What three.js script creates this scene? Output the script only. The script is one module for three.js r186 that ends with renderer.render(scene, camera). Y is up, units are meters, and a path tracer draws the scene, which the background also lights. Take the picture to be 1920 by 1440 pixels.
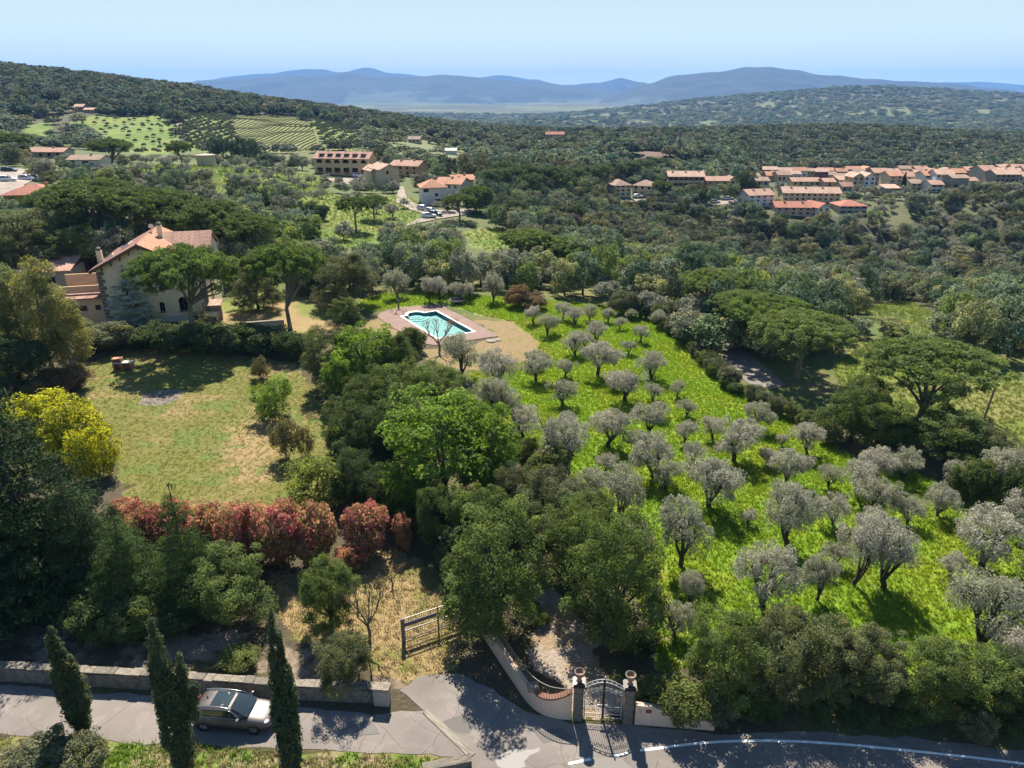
import * as THREE from 'three';
import { mergeGeometries } from 'three/addons/utils/BufferGeometryUtils.js';
import { RoundedBoxGeometry } from 'three/addons/geometries/RoundedBoxGeometry.js';

// ---------------------------------------------------------------- camera, sky, sun, exposure, haze
const scene = new THREE.Scene();
const FOCAL = 1333, EYE = 33, PITCH = Math.atan(540 / FOCAL);       // drone 33 m above the road, looking down 22 degrees
const camera = new THREE.PerspectiveCamera(2 * Math.atan(720 / FOCAL) * 180 / Math.PI, 4 / 3, 0.5, 60000);
camera.position.set(0, EYE, 0);
camera.rotation.x = -PITCH;
scene.add(camera);

const renderer = new THREE.WebGLRenderer({ antialias: true });
renderer.toneMapping = THREE.LinearToneMapping;
renderer.toneMappingExposure = 2.45;
renderer.shadowMap.enabled = true;

const SUN_UP = 49 * Math.PI / 180, SUN_LEFT = 7 * Math.PI / 180;
const sunDir = new THREE.Vector3(-Math.sin(SUN_LEFT) * Math.cos(SUN_UP), Math.sin(SUN_UP), -Math.cos(SUN_LEFT) * Math.cos(SUN_UP));
const sun = new THREE.DirectionalLight(new THREE.Color(1, 0.905, 0.75), 5);
sun.name = 'sun';
sun.position.copy(sunDir).multiplyScalar(400).add(new THREE.Vector3(0, 0, -90));
sun.target.position.set(0, 0, -90);
sun.castShadow = true;
sun.shadow.mapSize.set(4096, 4096);
Object.assign(sun.shadow.camera, { left: -160, right: 160, top: 160, bottom: -160, near: 10, far: 900 });
scene.add(sun, sun.target);

{ // clear spring sky: pale at the horizon, deeper blue overhead, a soft aureole round the sun
  const W = 512, H = 256, a = new Float32Array(W * H * 4), v = new THREE.Vector3();
  for (let j = 0; j < H; j++) for (let i = 0; i < W; i++) {
    const el = ((j + 0.5) / H - 0.5) * Math.PI, az = ((i + 0.5) / W - 0.5) * 2 * Math.PI;
    v.set(Math.cos(az) * Math.cos(el), Math.sin(el), Math.sin(az) * Math.cos(el));
    const t = Math.exp(-Math.max(0, el) / 0.17), t2 = Math.exp(-Math.max(0, el) / 0.6), c = Math.max(0, v.dot(sunDir));
    const glow = 0.5 * Math.pow(c, 8) + 1.1 * Math.pow(c, 60);
    const o = (j * W + i) * 4;
    a[o] = 0.022 + 0.05 * t2 + 0.5 * t + glow * 0.17;
    a[o + 1] = 0.056 + 0.108 * t2 + 0.47 * t + glow * 0.22;
    a[o + 2] = 0.145 + 0.15 * t2 + 0.22 * t + glow * 0.2;
    a[o + 3] = 1;
  }
  const sky = new THREE.DataTexture(a, W, H, THREE.RGBAFormat, THREE.FloatType);
  sky.mapping = THREE.EquirectangularReflectionMapping;
  sky.magFilter = sky.minFilter = THREE.LinearFilter;
  sky.needsUpdate = true;
  scene.background = sky;
  scene.environment = sky;
}
scene.fog = new THREE.FogExp2(new THREE.Color(0.2, 0.46, 1.0), 0.00008);

// ---------------------------------------------------------------- helpers
const TAU = Math.PI * 2;
function rng(seed) { let s = seed >>> 0; return () => { s = (s + 0x6d2b79f5) | 0; let t = Math.imul(s ^ (s >>> 15), 1 | s); t = (t + Math.imul(t ^ (t >>> 7), 61 | t)) ^ t; return ((t ^ (t >>> 14)) >>> 0) / 4294967296; }; }
const lerp = (a, b, t) => a + (b - a) * t, clamp = (x, a, b) => Math.min(b, Math.max(a, x)), smooth = (a, b, x) => { const t = clamp((x - a) / (b - a), 0, 1); return t * t * (3 - 2 * t); };
function hash2(x, y) { let h = Math.imul(x, 374761393) + Math.imul(y, 668265263); h = Math.imul(h ^ (h >>> 13), 1274126177); return ((h ^ (h >>> 16)) >>> 0) / 4294967296; }
function vnoise(x, y) { const ix = Math.floor(x), iy = Math.floor(y), fx = x - ix, fy = y - iy, u = fx * fx * (3 - 2 * fx), v = fy * fy * (3 - 2 * fy); return lerp(lerp(hash2(ix, iy), hash2(ix + 1, iy), u), lerp(hash2(ix, iy + 1), hash2(ix + 1, iy + 1), u), v); }
function fbm(x, y, n = 4) { let s = 0, a = 0.5, t = 0; for (let i = 0; i < n; i++) { s += a * vnoise(x, y); t += a; a *= 0.5; x = x * 2.03 + 17.1; y = y * 2.03 + 5.3; } return s / t; }
const V = (x, y, z) => new THREE.Vector3(x, y, z);
const RGB = (r, g, b) => new THREE.Color().setRGB(r, g, b);

const taken = {};
function numbered(n) { const k = taken[n] = (taken[n] ?? -1) + 1; return k ? n + '_' + String(k).padStart(3, '0') : n; }
function tag(o, label, category, group, kind) { if (label) o.userData.label = label; if (category) o.userData.category = category; if (group) o.userData.group = group; if (kind) o.userData.kind = kind; return o; }
function thing(name, label, category, pos = [0, 0, 0], turn = 0, group) { const o = new THREE.Group(); o.name = numbered(name); o.position.set(...pos); o.rotation.y = turn; scene.add(o); return tag(o, label, category, group); }
function part(name, geo, mat, parent, label) { const m = new THREE.Mesh(geo, mat); m.name = name; m.castShadow = m.receiveShadow = true; if (label) m.userData.label = label; parent.add(m); return m; }
function structure(name, geo, mat) { const m = part(numbered(name), geo, mat, scene); m.userData.kind = 'structure'; return m; }
function solo(name, geo, mat, label, category, group) { return tag(part(numbered(name), geo, mat, scene), label, category, group); }
function strip(g) { const n = g.index ? g.toNonIndexed() : g; for (const k of Object.keys(n.attributes)) if (!['position', 'normal', 'uv'].includes(k)) n.deleteAttribute(k); return n; }
const merged = (list) => mergeGeometries(list.map(strip), false);
function box(w, h, d, x = 0, y = 0, z = 0, ry = 0, rx = 0, rz = 0) { const g = new THREE.BoxGeometry(w, h, d); if (rx) g.rotateX(rx); if (rz) g.rotateZ(rz); if (ry) g.rotateY(ry); return g.translate(x, y, z); }
function cyl(r0, r1, h, x = 0, y = 0, z = 0, n = 10) { return new THREE.CylinderGeometry(r1, r0, h, n).translate(x, y + h / 2, z); }
function bar(a, b, r, n = 5, r2 = r) { const d = b.clone().sub(a), g = new THREE.CylinderGeometry(r2, r, d.length(), n, 1); g.applyQuaternion(new THREE.Quaternion().setFromUnitVectors(V(0, 1, 0), d.clone().normalize())); return g.translate((a.x + b.x) / 2, (a.y + b.y) / 2, (a.z + b.z) / 2); }
function tube(pts, r, seg = 24, n = 5) { return new THREE.TubeGeometry(new THREE.CatmullRomCurve3(pts), seg, r, n, false); }

// ---------------------------------------------------------------- the lie of the land: elevation by forward distance d = -z and bearing u = x / d
const UC = [-1.3, -0.67, -0.45, -0.22, 0, 0.22, 0.45, 0.67, 1.3];
const LAND = [
  [0, 0, 0, 0, 0, 0, 0, 0, 0, 0], [50, 0, 0, 0, 0, 0, 0, 0, 0, 0], [88, 0, 0, 0, 0, 0, 0, 0, 0, 0],
  [102, 1, 0.8, 0.6, 0.2, 0, 0, -0.3, -0.6, -1.5], [125, 5, 3, 2, 0.5, -0.5, -1.5, -3.5, -5, -6], [150, 11, 7, 4, 1, -2, -4.5, -9, -11, -12],
  [185, 14, 11.5, 7, 2.5, -2.5, -9, -17, -17, -16], [220, 15, 11, 8, 3, -1, -12, -24, -22, -20], [260, 15, 10.5, 9, 3, 0.5, -14, -22, -20, -18],
  [285, 15, 10.7, 9, 4.5, 1, -11, -12, -13, -14], [310, 15, 11, 8, 5, 0.5, -7.5, -8, -7, -8], [340, 14, 11, 7, 4.5, 0, -6, -7, -5.5, -6],
  [390, 12, 9, 5, 4, -2, -9, -10, -8, -8], [430, 12, 9, 5, 5, -4, -10, -16, -12, -10], [500, 18, 14, 10, 8, -5, -4, -22, -14, -10],
  [560, 26, 20, 15, 10, -5, -8, -18, -12, -10], [620, 38, 30, 20, 10, -5, -8, -12, -10, -9], [700, 54, 42, 30, 13, -4, -6, -5, -9, -8], [780, 62, 54, 37, 15, -4, -5, -3, -10, -8],
  [900, 68, 61, 40, 8, -10, -14, -10, -15, -10], [1050, 64, 55, 30, -10, -26, -30, -26, -26, -22], [1500, 30, 10, -15, -45, -52, -52, -46, -42, -40],
  [2200, 0, -25, -45, -60, -60, -57, -40, -38, -40], [2800, -20, -40, -50, -60, -60, -40, 0, -5, -8], [3400, -30, -45, -55, -60, -62, 2, 58, 40, 20],
  [4200, -30, -40, -50, -58, -62, -35, 5, 5, 0], [6000, -30, -40, -48, -50, -52, -45, -40, -40, -35], [9000, -20, -30, -40, -42, -42, -40, -35, -35, -30], [14000, 0, 0, 0, 0, 0, 0, 0, 0, 0]];
function cat(p0, p1, p2, p3, t) { return p1 + 0.5 * t * (p2 - p0 + t * (2 * p0 - 5 * p1 + 4 * p2 - p3 + t * (3 * (p1 - p2) + p3 - p0))); }
function landAt(d, u) {
  const d0 = clamp(d, 0, 13990), R = LAND.length;
  let i = 0; while (i < R - 2 && LAND[i + 1][0] <= d0) i++;
  const uu = clamp(u, UC[0], UC[8] - 1e-6);
  let j = 0; while (j < 7 && UC[j + 1] <= uu) j++;
  const tu = (uu - UC[j]) / (UC[j + 1] - UC[j]), td = (d0 - LAND[i][0]) / (LAND[i + 1][0] - LAND[i][0]);
  const row = (k) => { const r = LAND[clamp(k, 0, R - 1)], q = (m) => r[1 + clamp(m, 0, 8)]; return cat(q(j - 1), q(j), q(j + 1), q(j + 2), tu); };
  return d0 < 88 ? 0 : cat(row(i - 1), row(i), row(i + 1), row(i + 2), td);
}
function ground(x, z) {
  const d = -z; if (d < 88) return 0;
  const y = landAt(d, x / d), rough = smooth(110, 420, d), far = smooth(900, 2600, d);
  return y + rough * 4.5 * (fbm(x / 42, z / 42, 3) - 0.5) + far * 46 * (fbm(x / 520 + 3, z / 520, 4) - 0.5);
}
// a picture position of the 1920 x 1440 photograph to the place on the land it shows
let landFn = ground;
const CP = Math.cos(PITCH), SP = Math.sin(PITCH);
const heightAt = (py, d) => { const t = (py - 720) / FOCAL; return EYE - d * (SP + t * CP) / (CP - t * SP); };
const depthOf = (d, y) => d * CP + (EYE - y) * SP;
function G(px, py) {
  const t = (py - 720) / FOCAL, fwd = CP - t * SP, dn = SP + t * CP, sx = (px - 960) / FOCAL;
  let k0 = 20, k = 20; const f = (k) => EYE - k * dn - landFn(k * sx, -k * fwd);
  while (k < 9000 && f(k) > 0) { k0 = k; k *= 1.01; }
  for (let i = 0; i < 24; i++) { const m = (k0 + k) / 2; if (f(m) > 0) k0 = m; else k = m; }
  const d = k * fwd, x = k * sx, y = landFn(x, -d);
  return { x, y, z: -d, d, s: depthOf(d, y) / FOCAL };
}
const toPix = (x, y, z) => { const dep = depthOf(-z, y); return [960 + FOCAL * x / dep, 720 + FOCAL * ((EYE - y) * CP + z * SP) / dep]; };
const poly = (pts) => { const w = pts.map(([a, b]) => { const g = G(a, b); return [g.x, g.z]; }); let x0 = 1e9, x1 = -1e9, z0 = 1e9, z1 = -1e9; for (const [x, z] of w) { x0 = Math.min(x0, x); x1 = Math.max(x1, x); z0 = Math.min(z0, z); z1 = Math.max(z1, z); } w.box = [x0, x1, z0, z1]; return w; };
function inside(p, x, z) { const b = p.box; if (x < b[0] || x > b[1] || z < b[2] || z > b[3]) return false; let c = false; for (let i = 0, j = p.length - 1; i < p.length; j = i++) if ((p[i][1] > z) !== (p[j][1] > z) && x < (p[j][0] - p[i][0]) * (z - p[i][1]) / (p[j][1] - p[i][1]) + p[i][0]) c = !c; return c; }
function edgeDist(p, x, z) { let m = 1e9; for (let i = 0, j = p.length - 1; i < p.length; j = i++) { const ax = p[j][0], az = p[j][1], bx = p[i][0] - ax, bz = p[i][1] - az, t = clamp(((x - ax) * bx + (z - az) * bz) / (bx * bx + bz * bz), 0, 1); m = Math.min(m, Math.hypot(x - ax - bx * t, z - az - bz * t)); } return m; }
// ---------------------------------------------------------------- zones of the land, outlined on the ground
const Z = {
  lawn: poly([[150, 745], [165, 685], [230, 655], [400, 655], [545, 680], [575, 700], [610, 770], [630, 850], [655, 940], [560, 975], [400, 985], [250, 970], [228, 900], [190, 800]]),
  grove: poly([[668, 568], [690, 555], [740, 545], [850, 552], [960, 562], [1070, 566], [1180, 580], [1245, 606], [1290, 640], [1335, 700], [1400, 745], [1500, 800], [1600, 860], [1700, 885], [1830, 925], [1990, 965], [2250, 1030], [2450, 1400], [2050, 1365], [1920, 1330], [1700, 1310], [1480, 1270], [1330, 1260], [1240, 1262], [1215, 1180], [1180, 1080], [1120, 985], [1030, 915], [960, 830], [905, 750], [880, 700], [930, 690], [1005, 665], [1010, 640], [960, 605], [900, 590], [828, 568], [760, 572], [700, 582]]),
  clearing: poly([[500, 1075], [640, 1060], [740, 1030], [790, 1050], [845, 1100], [860, 1180], [870, 1260], [760, 1275], [650, 1215], [560, 1200], [510, 1140]]),
  poolEarth: poly([[690, 585], [740, 600], [800, 655], [830, 652], [936, 635], [890, 600], [960, 603], [1012, 640], [1003, 672], [930, 695], [850, 690], [790, 672], [735, 632], [665, 610]]),
  terrace: poly([[395, 570], [470, 545], [600, 560], [640, 600], [660, 625], [600, 650], [565, 690], [545, 640], [420, 620]]),
  drive: poly([[1085, 1350], [1180, 1355], [1165, 1280], [1105, 1190], [1050, 1120], [1010, 1060], [975, 1065], [1000, 1120], [1010, 1180], [985, 1220], [1010, 1270], [1060, 1300]]),
  track: poly([[-300, 1130], [0, 1160], [300, 1180], [560, 1195], [720, 1225], [760, 1290], [700, 1292], [400, 1255], [0, 1235], [-300, 1215]]),
  verge: poly([[-400, 1362], [0, 1376], [170, 1390], [400, 1402], [640, 1412], [870, 1428], [840, 1600], [-500, 1600]]),
  slope: poly([[1560, 700], [1600, 640], [1700, 640], [1860, 690], [1990, 760], [2060, 900], [1900, 880], [1780, 830], [1700, 800], [1600, 760]]),
  meadow: poly([[575, 395], [620, 372], [700, 366], [775, 372], [800, 398], [812, 415], [760, 425], [720, 440], [690, 470], [640, 462], [600, 455], [585, 430]]),
  meadowMid: poly([[865, 440], [900, 428], [960, 432], [975, 470], [930, 475], [890, 462]]),
  meadowUp: poly([[205, 320], [300, 308], [420, 313], [560, 323], [610, 336], [600, 352], [640, 372], [560, 390], [480, 386], [380, 362], [300, 352], [220, 348]]),
  clearingRight: poly([[1615, 576], [1700, 564], [1756, 586], [1775, 618], [1745, 640], [1680, 632], [1630, 606]]),
  vineyard: poly([[425, 236], [435, 216], [555, 217], [583, 232], [600, 282], [520, 286], [450, 278]]),
  oliveField: poly([[338, 214], [432, 212], [446, 282], [380, 290], [340, 262]]),
  oliveField2: poly([[575, 220], [650, 236], [680, 262], [672, 282], [612, 282], [592, 250]]),
  fieldLeft: poly([[130, 230], [180, 216], [300, 216], [332, 238], [330, 288], [270, 290], [200, 266]]),
  fieldLeft2: poly([[40, 240], [90, 228], [105, 245], [80, 262], [45, 262]]),
  redField: poly([[1190, 282], [1290, 280], [1312, 290], [1250, 297], [1200, 294]]),
  villageSlope: poly([[1600, 380], [1640, 372], [1700, 400], [1720, 440], [1690, 450], [1650, 425]]),
  greenPatch: poly([[1822, 392], [1842, 385], [1848, 402], [1826, 412]]),
  terraceField: poly([[720, 268], [860, 262], [960, 272], [1000, 300], [940, 318], [800, 325], [715, 305]]),
  carPark: poly([[-60, 312], [60, 318], [75, 335], [30, 372], [-80, 385]]),
};
const ROADS = {
  lane: poly([[-500, 1262], [0, 1284], [160, 1296], [320, 1308], [500, 1324], [700, 1340], [800, 1332], [870, 1420], [760, 1412], [600, 1409], [400, 1399], [250, 1394], [0, 1380], [-500, 1356]]),
  main: poly([[745, 1296], [790, 1268], [862, 1262], [925, 1296], [985, 1338], [1075, 1356], [1180, 1362], [1340, 1376], [1500, 1372], [1700, 1384], [1930, 1410], [2300, 1462], [2900, 1570], [3300, 1750], [3000, 2100], [300, 2100], [500, 1800], [800, 1450], [872, 1424], [800, 1338]]),
  side: poly([[1326, 622], [1345, 618], [1372, 645], [1420, 675], [1475, 722], [1450, 730], [1405, 722], [1370, 690], [1350, 655]]),
};

// ---------------------------------------------------------------- textures
function dataTex(n, fn, srgb = false, m = n) {
  const a = new Uint8Array(n * m * 4);
  for (let j = 0; j < m; j++) for (let i = 0; i < n; i++) { const c = fn(i / n, j / m, i, j), o = (j * n + i) * 4; a[o] = clamp(c[0], 0, 1) * 255; a[o + 1] = clamp(c[1] ?? c[0], 0, 1) * 255; a[o + 2] = clamp(c[2] ?? c[0], 0, 1) * 255; a[o + 3] = 255; }
  const t = new THREE.DataTexture(a, n, m); t.magFilter = THREE.LinearFilter; t.minFilter = THREE.LinearFilter; t.wrapS = t.wrapT = THREE.RepeatWrapping; if (srgb) t.colorSpace = THREE.SRGBColorSpace; t.needsUpdate = true; return t;
}
const enc = (l) => l <= 0.0031308 ? l * 12.92 : 1.055 * Math.pow(l, 1 / 2.4) - 0.055;
function wrapF(u, v, k, seed, n = 4) { // tileable fbm
  let s = 0, a = 0.5, t = 0;
  for (let o = 0; o < n; o++) { const K = k << o, x = u * K, y = v * K, ix = Math.floor(x), iy = Math.floor(y), fx = x - ix, fy = y - iy, p = fx * fx * (3 - 2 * fx), q = fy * fy * (3 - 2 * fy), h = (i, j) => hash2(((ix + i) % K) + seed * 131 + o * 977, ((iy + j) % K) + seed * 57); s += a * lerp(lerp(h(0, 0), h(1, 0), p), lerp(h(0, 1), h(1, 1), p), q); t += a; a *= 0.55; }
  return s / t;
}
const asphaltTex = (() => {
  const N = 1024, c = document.createElement('canvas'); c.width = c.height = N; const g = c.getContext('2d'), im = g.createImageData(N, N);
  for (let j = 0; j < N; j++) for (let i = 0; i < N; i++) { const f = wrapF(i / N, j / N, 4, 3, 5), q = hash2(i, j), w = wrapF(i / N, j / N, 12, 9, 3); const l = 0.15 * (0.62 + 0.75 * f) * (0.9 + 0.2 * q) * (w > 0.62 ? 1.12 : 1), o = (j * N + i) * 4; im.data[o] = enc(l * 1.12) * 255; im.data[o + 1] = enc(l * 0.98) * 255; im.data[o + 2] = enc(l * 0.9) * 255; im.data[o + 3] = 255; }
  g.putImageData(im, 0, 0);
  const r = rng(5); g.strokeStyle = 'rgba(40,36,34,0.75)';
  for (let k = 0; k < 16; k++) { let x = r() * N, y = r() * N, a = r() * TAU; g.lineWidth = 1 + r() * 1.8; g.beginPath(); g.moveTo(x, y); for (let s = 0; s < 26; s++) { a += (r() - 0.5) * 1.1; x += Math.cos(a) * 16; y += Math.sin(a) * 16; g.lineTo(x, y); } g.stroke(); }
  const t = new THREE.CanvasTexture(c); t.wrapS = t.wrapT = THREE.RepeatWrapping; t.colorSpace = THREE.SRGBColorSpace; t.repeat.set(1 / 11, 1 / 11); return t;
})();
const grainTex = dataTex(256, (u, v, i, j) => [wrapF(u, v, 16, 1, 4) * 0.7 + hash2(i, j) * 0.3]);
const plasterTex = dataTex(512, (u, v) => { const f = wrapF(u, v, 5, 21, 5), s = wrapF(u * 1, v * 1, 24, 8, 2); const l = 0.82 + 0.26 * (f - 0.5) + 0.1 * (s - 0.5); return [enc(l), enc(l * 0.985), enc(l * 0.965)]; }, true);
const roofTex = dataTex(512, (u, v, i, j) => { const tx = Math.floor(u * 32), ty = Math.floor(v * 16), h = hash2(tx + 7, ty + 3), f = wrapF(u, v, 4, 33, 4), l = 0.62 + 0.5 * h * 0.6 + 0.35 * (f - 0.5) - 0.28 * Math.pow(Math.abs(((u * 32) % 1) - 0.5) * 2, 6); return [enc(clamp(l, 0, 1)), enc(clamp(l * (0.93 + 0.1 * h), 0, 1)), enc(clamp(l * (0.88 + 0.16 * h), 0, 1))]; }, true);
const roofBump = dataTex(256, (u, v) => [0.5 + 0.5 * Math.cos(u * 16 * TAU) * 0.8 + 0.2 * ((v * 8) % 1) - 0.2]);
const stoneTex = dataTex(512, (u, v) => { const f = wrapF(u, v, 8, 41, 5), k = wrapF(u, v, 20, 17, 3), l = 0.24 + 0.3 * (f - 0.45) + 0.24 * (k - 0.5); return [enc(clamp(l * 1.05, 0.02, 1)), enc(clamp(l, 0.02, 1)), enc(clamp(l * 0.88, 0.02, 1))]; }, true);
const std = (o) => new THREE.MeshStandardMaterial({ roughness: 0.95, metalness: 0, ...o });
const at = (tex, s) => { const t = tex.clone(); t.repeat.set(s, s); t.needsUpdate = true; return t; };
const M = {
  asphalt: std({ map: asphaltTex, bumpMap: at(grainTex, 0.9), bumpScale: 0.012, roughness: 0.88 }),
  paint: std({ color: RGB(0.72, 0.72, 0.7), bumpMap: at(grainTex, 2), bumpScale: 0.004, roughness: 0.7 }),
  kerb: std({ color: RGB(0.75, 0.72, 0.68), map: at(stoneTex, 0.4), roughness: 0.9 }),
  stone: std({ map: at(stoneTex, 0.35), color: RGB(0.62, 0.58, 0.54), bumpMap: at(grainTex, 0.7), bumpScale: 0.05 }),
  stoneCap: std({ map: at(stoneTex, 0.5), color: RGB(0.85, 0.78, 0.72), bumpMap: at(grainTex, 0.9), bumpScale: 0.03 }),
  iron: std({ color: RGB(0.05, 0.048, 0.05), metalness: 0.6, roughness: 0.42 }),
  paleIron: std({ color: RGB(0.2, 0.185, 0.175), metalness: 0.25, roughness: 0.55 }),
  woodGrey: std({ color: RGB(0.13, 0.115, 0.12), roughness: 0.8 }),
  terracotta: std({ color: RGB(0.42, 0.2, 0.11), roughness: 0.85 }),
  glass: new THREE.MeshPhysicalMaterial({ color: RGB(0.012, 0.014, 0.018), roughness: 0.12, metalness: 0, specularIntensity: 0.9 }),
  white: std({ color: RGB(0.72, 0.7, 0.67), roughness: 0.7 }),
  steel: std({ color: RGB(0.55, 0.56, 0.58), metalness: 0.85, roughness: 0.35 }),
};
const plaster = (r, g, b) => std({ color: RGB(r, g, b), map: at(plasterTex, 0.16), bumpMap: at(grainTex, 0.8), bumpScale: 0.006 });
const roofing = (r, g, b) => std({ color: RGB(r, g, b), map: at(roofTex, 0.125), bumpMap: at(roofBump, 0.25), bumpScale: 0.08, roughness: 0.92 });

// a sheet over a ground polygon, edges a little uneven, uv in metres
function outline(p, jitter, step = 0.7) { const o = []; for (let i = 0; i < p.length; i++) { const a = p[i], b = p[(i + 1) % p.length], L = Math.hypot(b[0] - a[0], b[1] - a[1]), n = Math.max(1, Math.round(L / step)); for (let k = 0; k < n; k++) { const t = k / n, x = lerp(a[0], b[0], t), z = lerp(a[1], b[1], t); o.push([x + jitter * (fbm(x * 0.9, z * 0.9 + 9, 2) - 0.5) * 2, z + jitter * (fbm(x * 0.9 + 31, z * 0.9, 2) - 0.5) * 2]); } } return o; }
function sheetGeo(pts, y, hole) {
  const sh = new THREE.Shape(pts.map(([x, z]) => new THREE.Vector2(x, -z)));
  if (hole) sh.holes.push(new THREE.Path(hole.map(([x, z]) => new THREE.Vector2(x, -z))));
  const g = new THREE.ShapeGeometry(sh); g.rotateX(-Math.PI / 2); g.translate(0, y, 0);
  const p = g.attributes.position, uv = g.attributes.uv; for (let i = 0; i < p.count; i++) uv.setXY(i, p.getX(i), p.getZ(i)); return g;
}

// ---------------------------------------------------------------- pool, set level into the land
const POOL = [[757, 595], [815, 583], [885, 622], [822, 634]].map(([a, b]) => { const t = (b - 720) / FOCAL, k = EYE / (SP + t * CP); return [k * (a - 960) / FOCAL, -k * (CP - t * SP)]; });
const poolAt = [(POOL[0][0] + POOL[2][0]) / 2, (POOL[0][1] + POOL[2][1]) / 2];
const poolTurn = (() => { const dx = POOL[2][0] - POOL[1][0] + POOL[3][0] - POOL[0][0], dz = POOL[2][1] - POOL[1][1] + POOL[3][1] - POOL[0][1]; return Math.atan2(-dz, dx); })();
const PL = 12.9, PW = 5.9;
const poolLocal = (x, z) => { const dx = x - poolAt[0], dz = z - poolAt[1], c = Math.cos(poolTurn), s = Math.sin(poolTurn); return [dx * c - dz * s, dx * s + dz * c]; };
const land0 = ground;
const PADS = [[poolAt[0], poolAt[1], 17, 26, 0], [-57, -112, 12, 20, 0.9]];
function land(x, z) { let y = land0(x, z); for (const [a, b, r0, r1, h] of PADS) { const q = Math.hypot(x - a, z - b); if (q < r1) y = lerp(h, y, smooth(r0, r1, q)); } return y; }

landFn = land;
// ---------------------------------------------------------------- near ground: one sheet with its soil, straw and grass colours
const NX0 = -112, NX1 = 112, NZ0 = -138, NZ1 = -14;
const onRoad = (x, z) => inside(ROADS.lane, x, z) || inside(ROADS.main, x, z) || inside(ROADS.side, x, z);
function soil(x, z) {
  const wx = x + 2.2 * (fbm(x * 0.35, z * 0.35, 3) - 0.5) + 0.7 * (vnoise(x * 2.1, z * 2.1) - 0.5), wz = z + 2.2 * (fbm(x * 0.35 + 40, z * 0.35, 3) - 0.5) + 0.7 * (vnoise(x * 2.1, z * 2.1 + 50) - 0.5);
  const n1 = fbm(x * 0.16, z * 0.16, 4), n2 = fbm(x * 0.9 + 11, z * 0.9, 3), n3 = hash2(Math.floor(x * 9.1), Math.floor(z * 9.1)), sp = 0.75 + 0.5 * n3;
  const mix = (a, b, t) => [lerp(a[0], b[0], t), lerp(a[1], b[1], t), lerp(a[2], b[2], t)];
  const litter = [0.085, 0.068, 0.04], green = [0.16, 0.27, 0.01], yellow = [0.22, 0.29, 0.013], straw = [0.31, 0.225, 0.105], dull = [0.155, 0.16, 0.033], earth = [0.25, 0.18, 0.09], gravel = [0.34, 0.28, 0.23];
  let c = mix(litter, [0.1, 0.1, 0.03], smooth(0.45, 0.65, n1)); if (x > 15 && z < -70 || z < -100 && x > -50) c = mix([0.085, 0.12, 0.022], [0.15, 0.14, 0.05], smooth(0.4, 0.65, n1 * 0.6 + n2 * 0.4));
  if (inside(Z.track, wx, wz)) c = mix([0.26, 0.2, 0.15], litter, smooth(0.4, 0.62, n2));
  if (inside(Z.clearing, wx, wz)) c = mix(straw, dull, smooth(0.5, 0.72, n1 * 0.6 + n2 * 0.4));
  if (inside(Z.lawn, wx, wz)) { const streak = fbm(x * 0.12 + z * 0.03, z * 0.55, 3), worn = Math.exp(-(((x + 27) / 4.5) ** 2) - (((z + 66) / 6) ** 2)); c = mix(dull, straw, smooth(0.45, 0.74, n1 * 0.45 + streak * 0.35 + n2 * 0.2 + worn * 0.28)); c = mix(c, [0.11, 0.17, 0.03], 0.75 * smooth(0.6, 0.7, fbm(x * 0.4 + 80, z * 0.4, 3))); }
  if (inside(Z.grove, wx, wz)) { c = mix(green, yellow, smooth(0.42, 0.72, n1 * 0.6 + n2 * 0.4)); c = mix(c, [0.09, 0.15, 0.015], 0.6 * smooth(0.6, 0.75, fbm(x * 0.5, z * 0.5 + 70, 3))); const e = edgeDist(Z.grove, x, z); if (z > -48 || x < 14) c = mix(c, straw, 0.55 * smooth(4.5, 0.5, e) * smooth(0.35, 0.6, n2)); }
  if (inside(Z.slope, wx, wz)) c = mix([0.13, 0.18, 0.02], [0.2, 0.2, 0.055], smooth(0.4, 0.62, n1));
  if (inside(Z.poolEarth, wx, wz)) c = mix(earth, [0.2, 0.175, 0.06], smooth(0.5, 0.7, n2));
  if (inside(Z.terrace, wx, wz)) c = mix([0.17, 0.2, 0.04], straw, smooth(0.45, 0.65, n1));
  if (inside(Z.drive, wx, wz)) c = mix(gravel, [0.3, 0.22, 0.14], smooth(0.42, 0.6, n2));
  if (inside(Z.verge, wx, wz)) c = mix([0.13, 0.2, 0.025], [0.27, 0.22, 0.12], smooth(0.42, 0.6, n2 * 0.5 + n1 * 0.5));
  const ash = Math.hypot((x - ashAt.x) / 2.3, (z - ashAt.z) / 2.5); if (ash + 0.5 * (n2 - 0.5) < 1) c = mix([0.2, 0.175, 0.165], [0.32, 0.29, 0.28], smooth(0.5, 0.62, n2));
  return [c[0] * sp, c[1] * sp, c[2] * sp];
}
const ashAt = G(300, 745);
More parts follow.
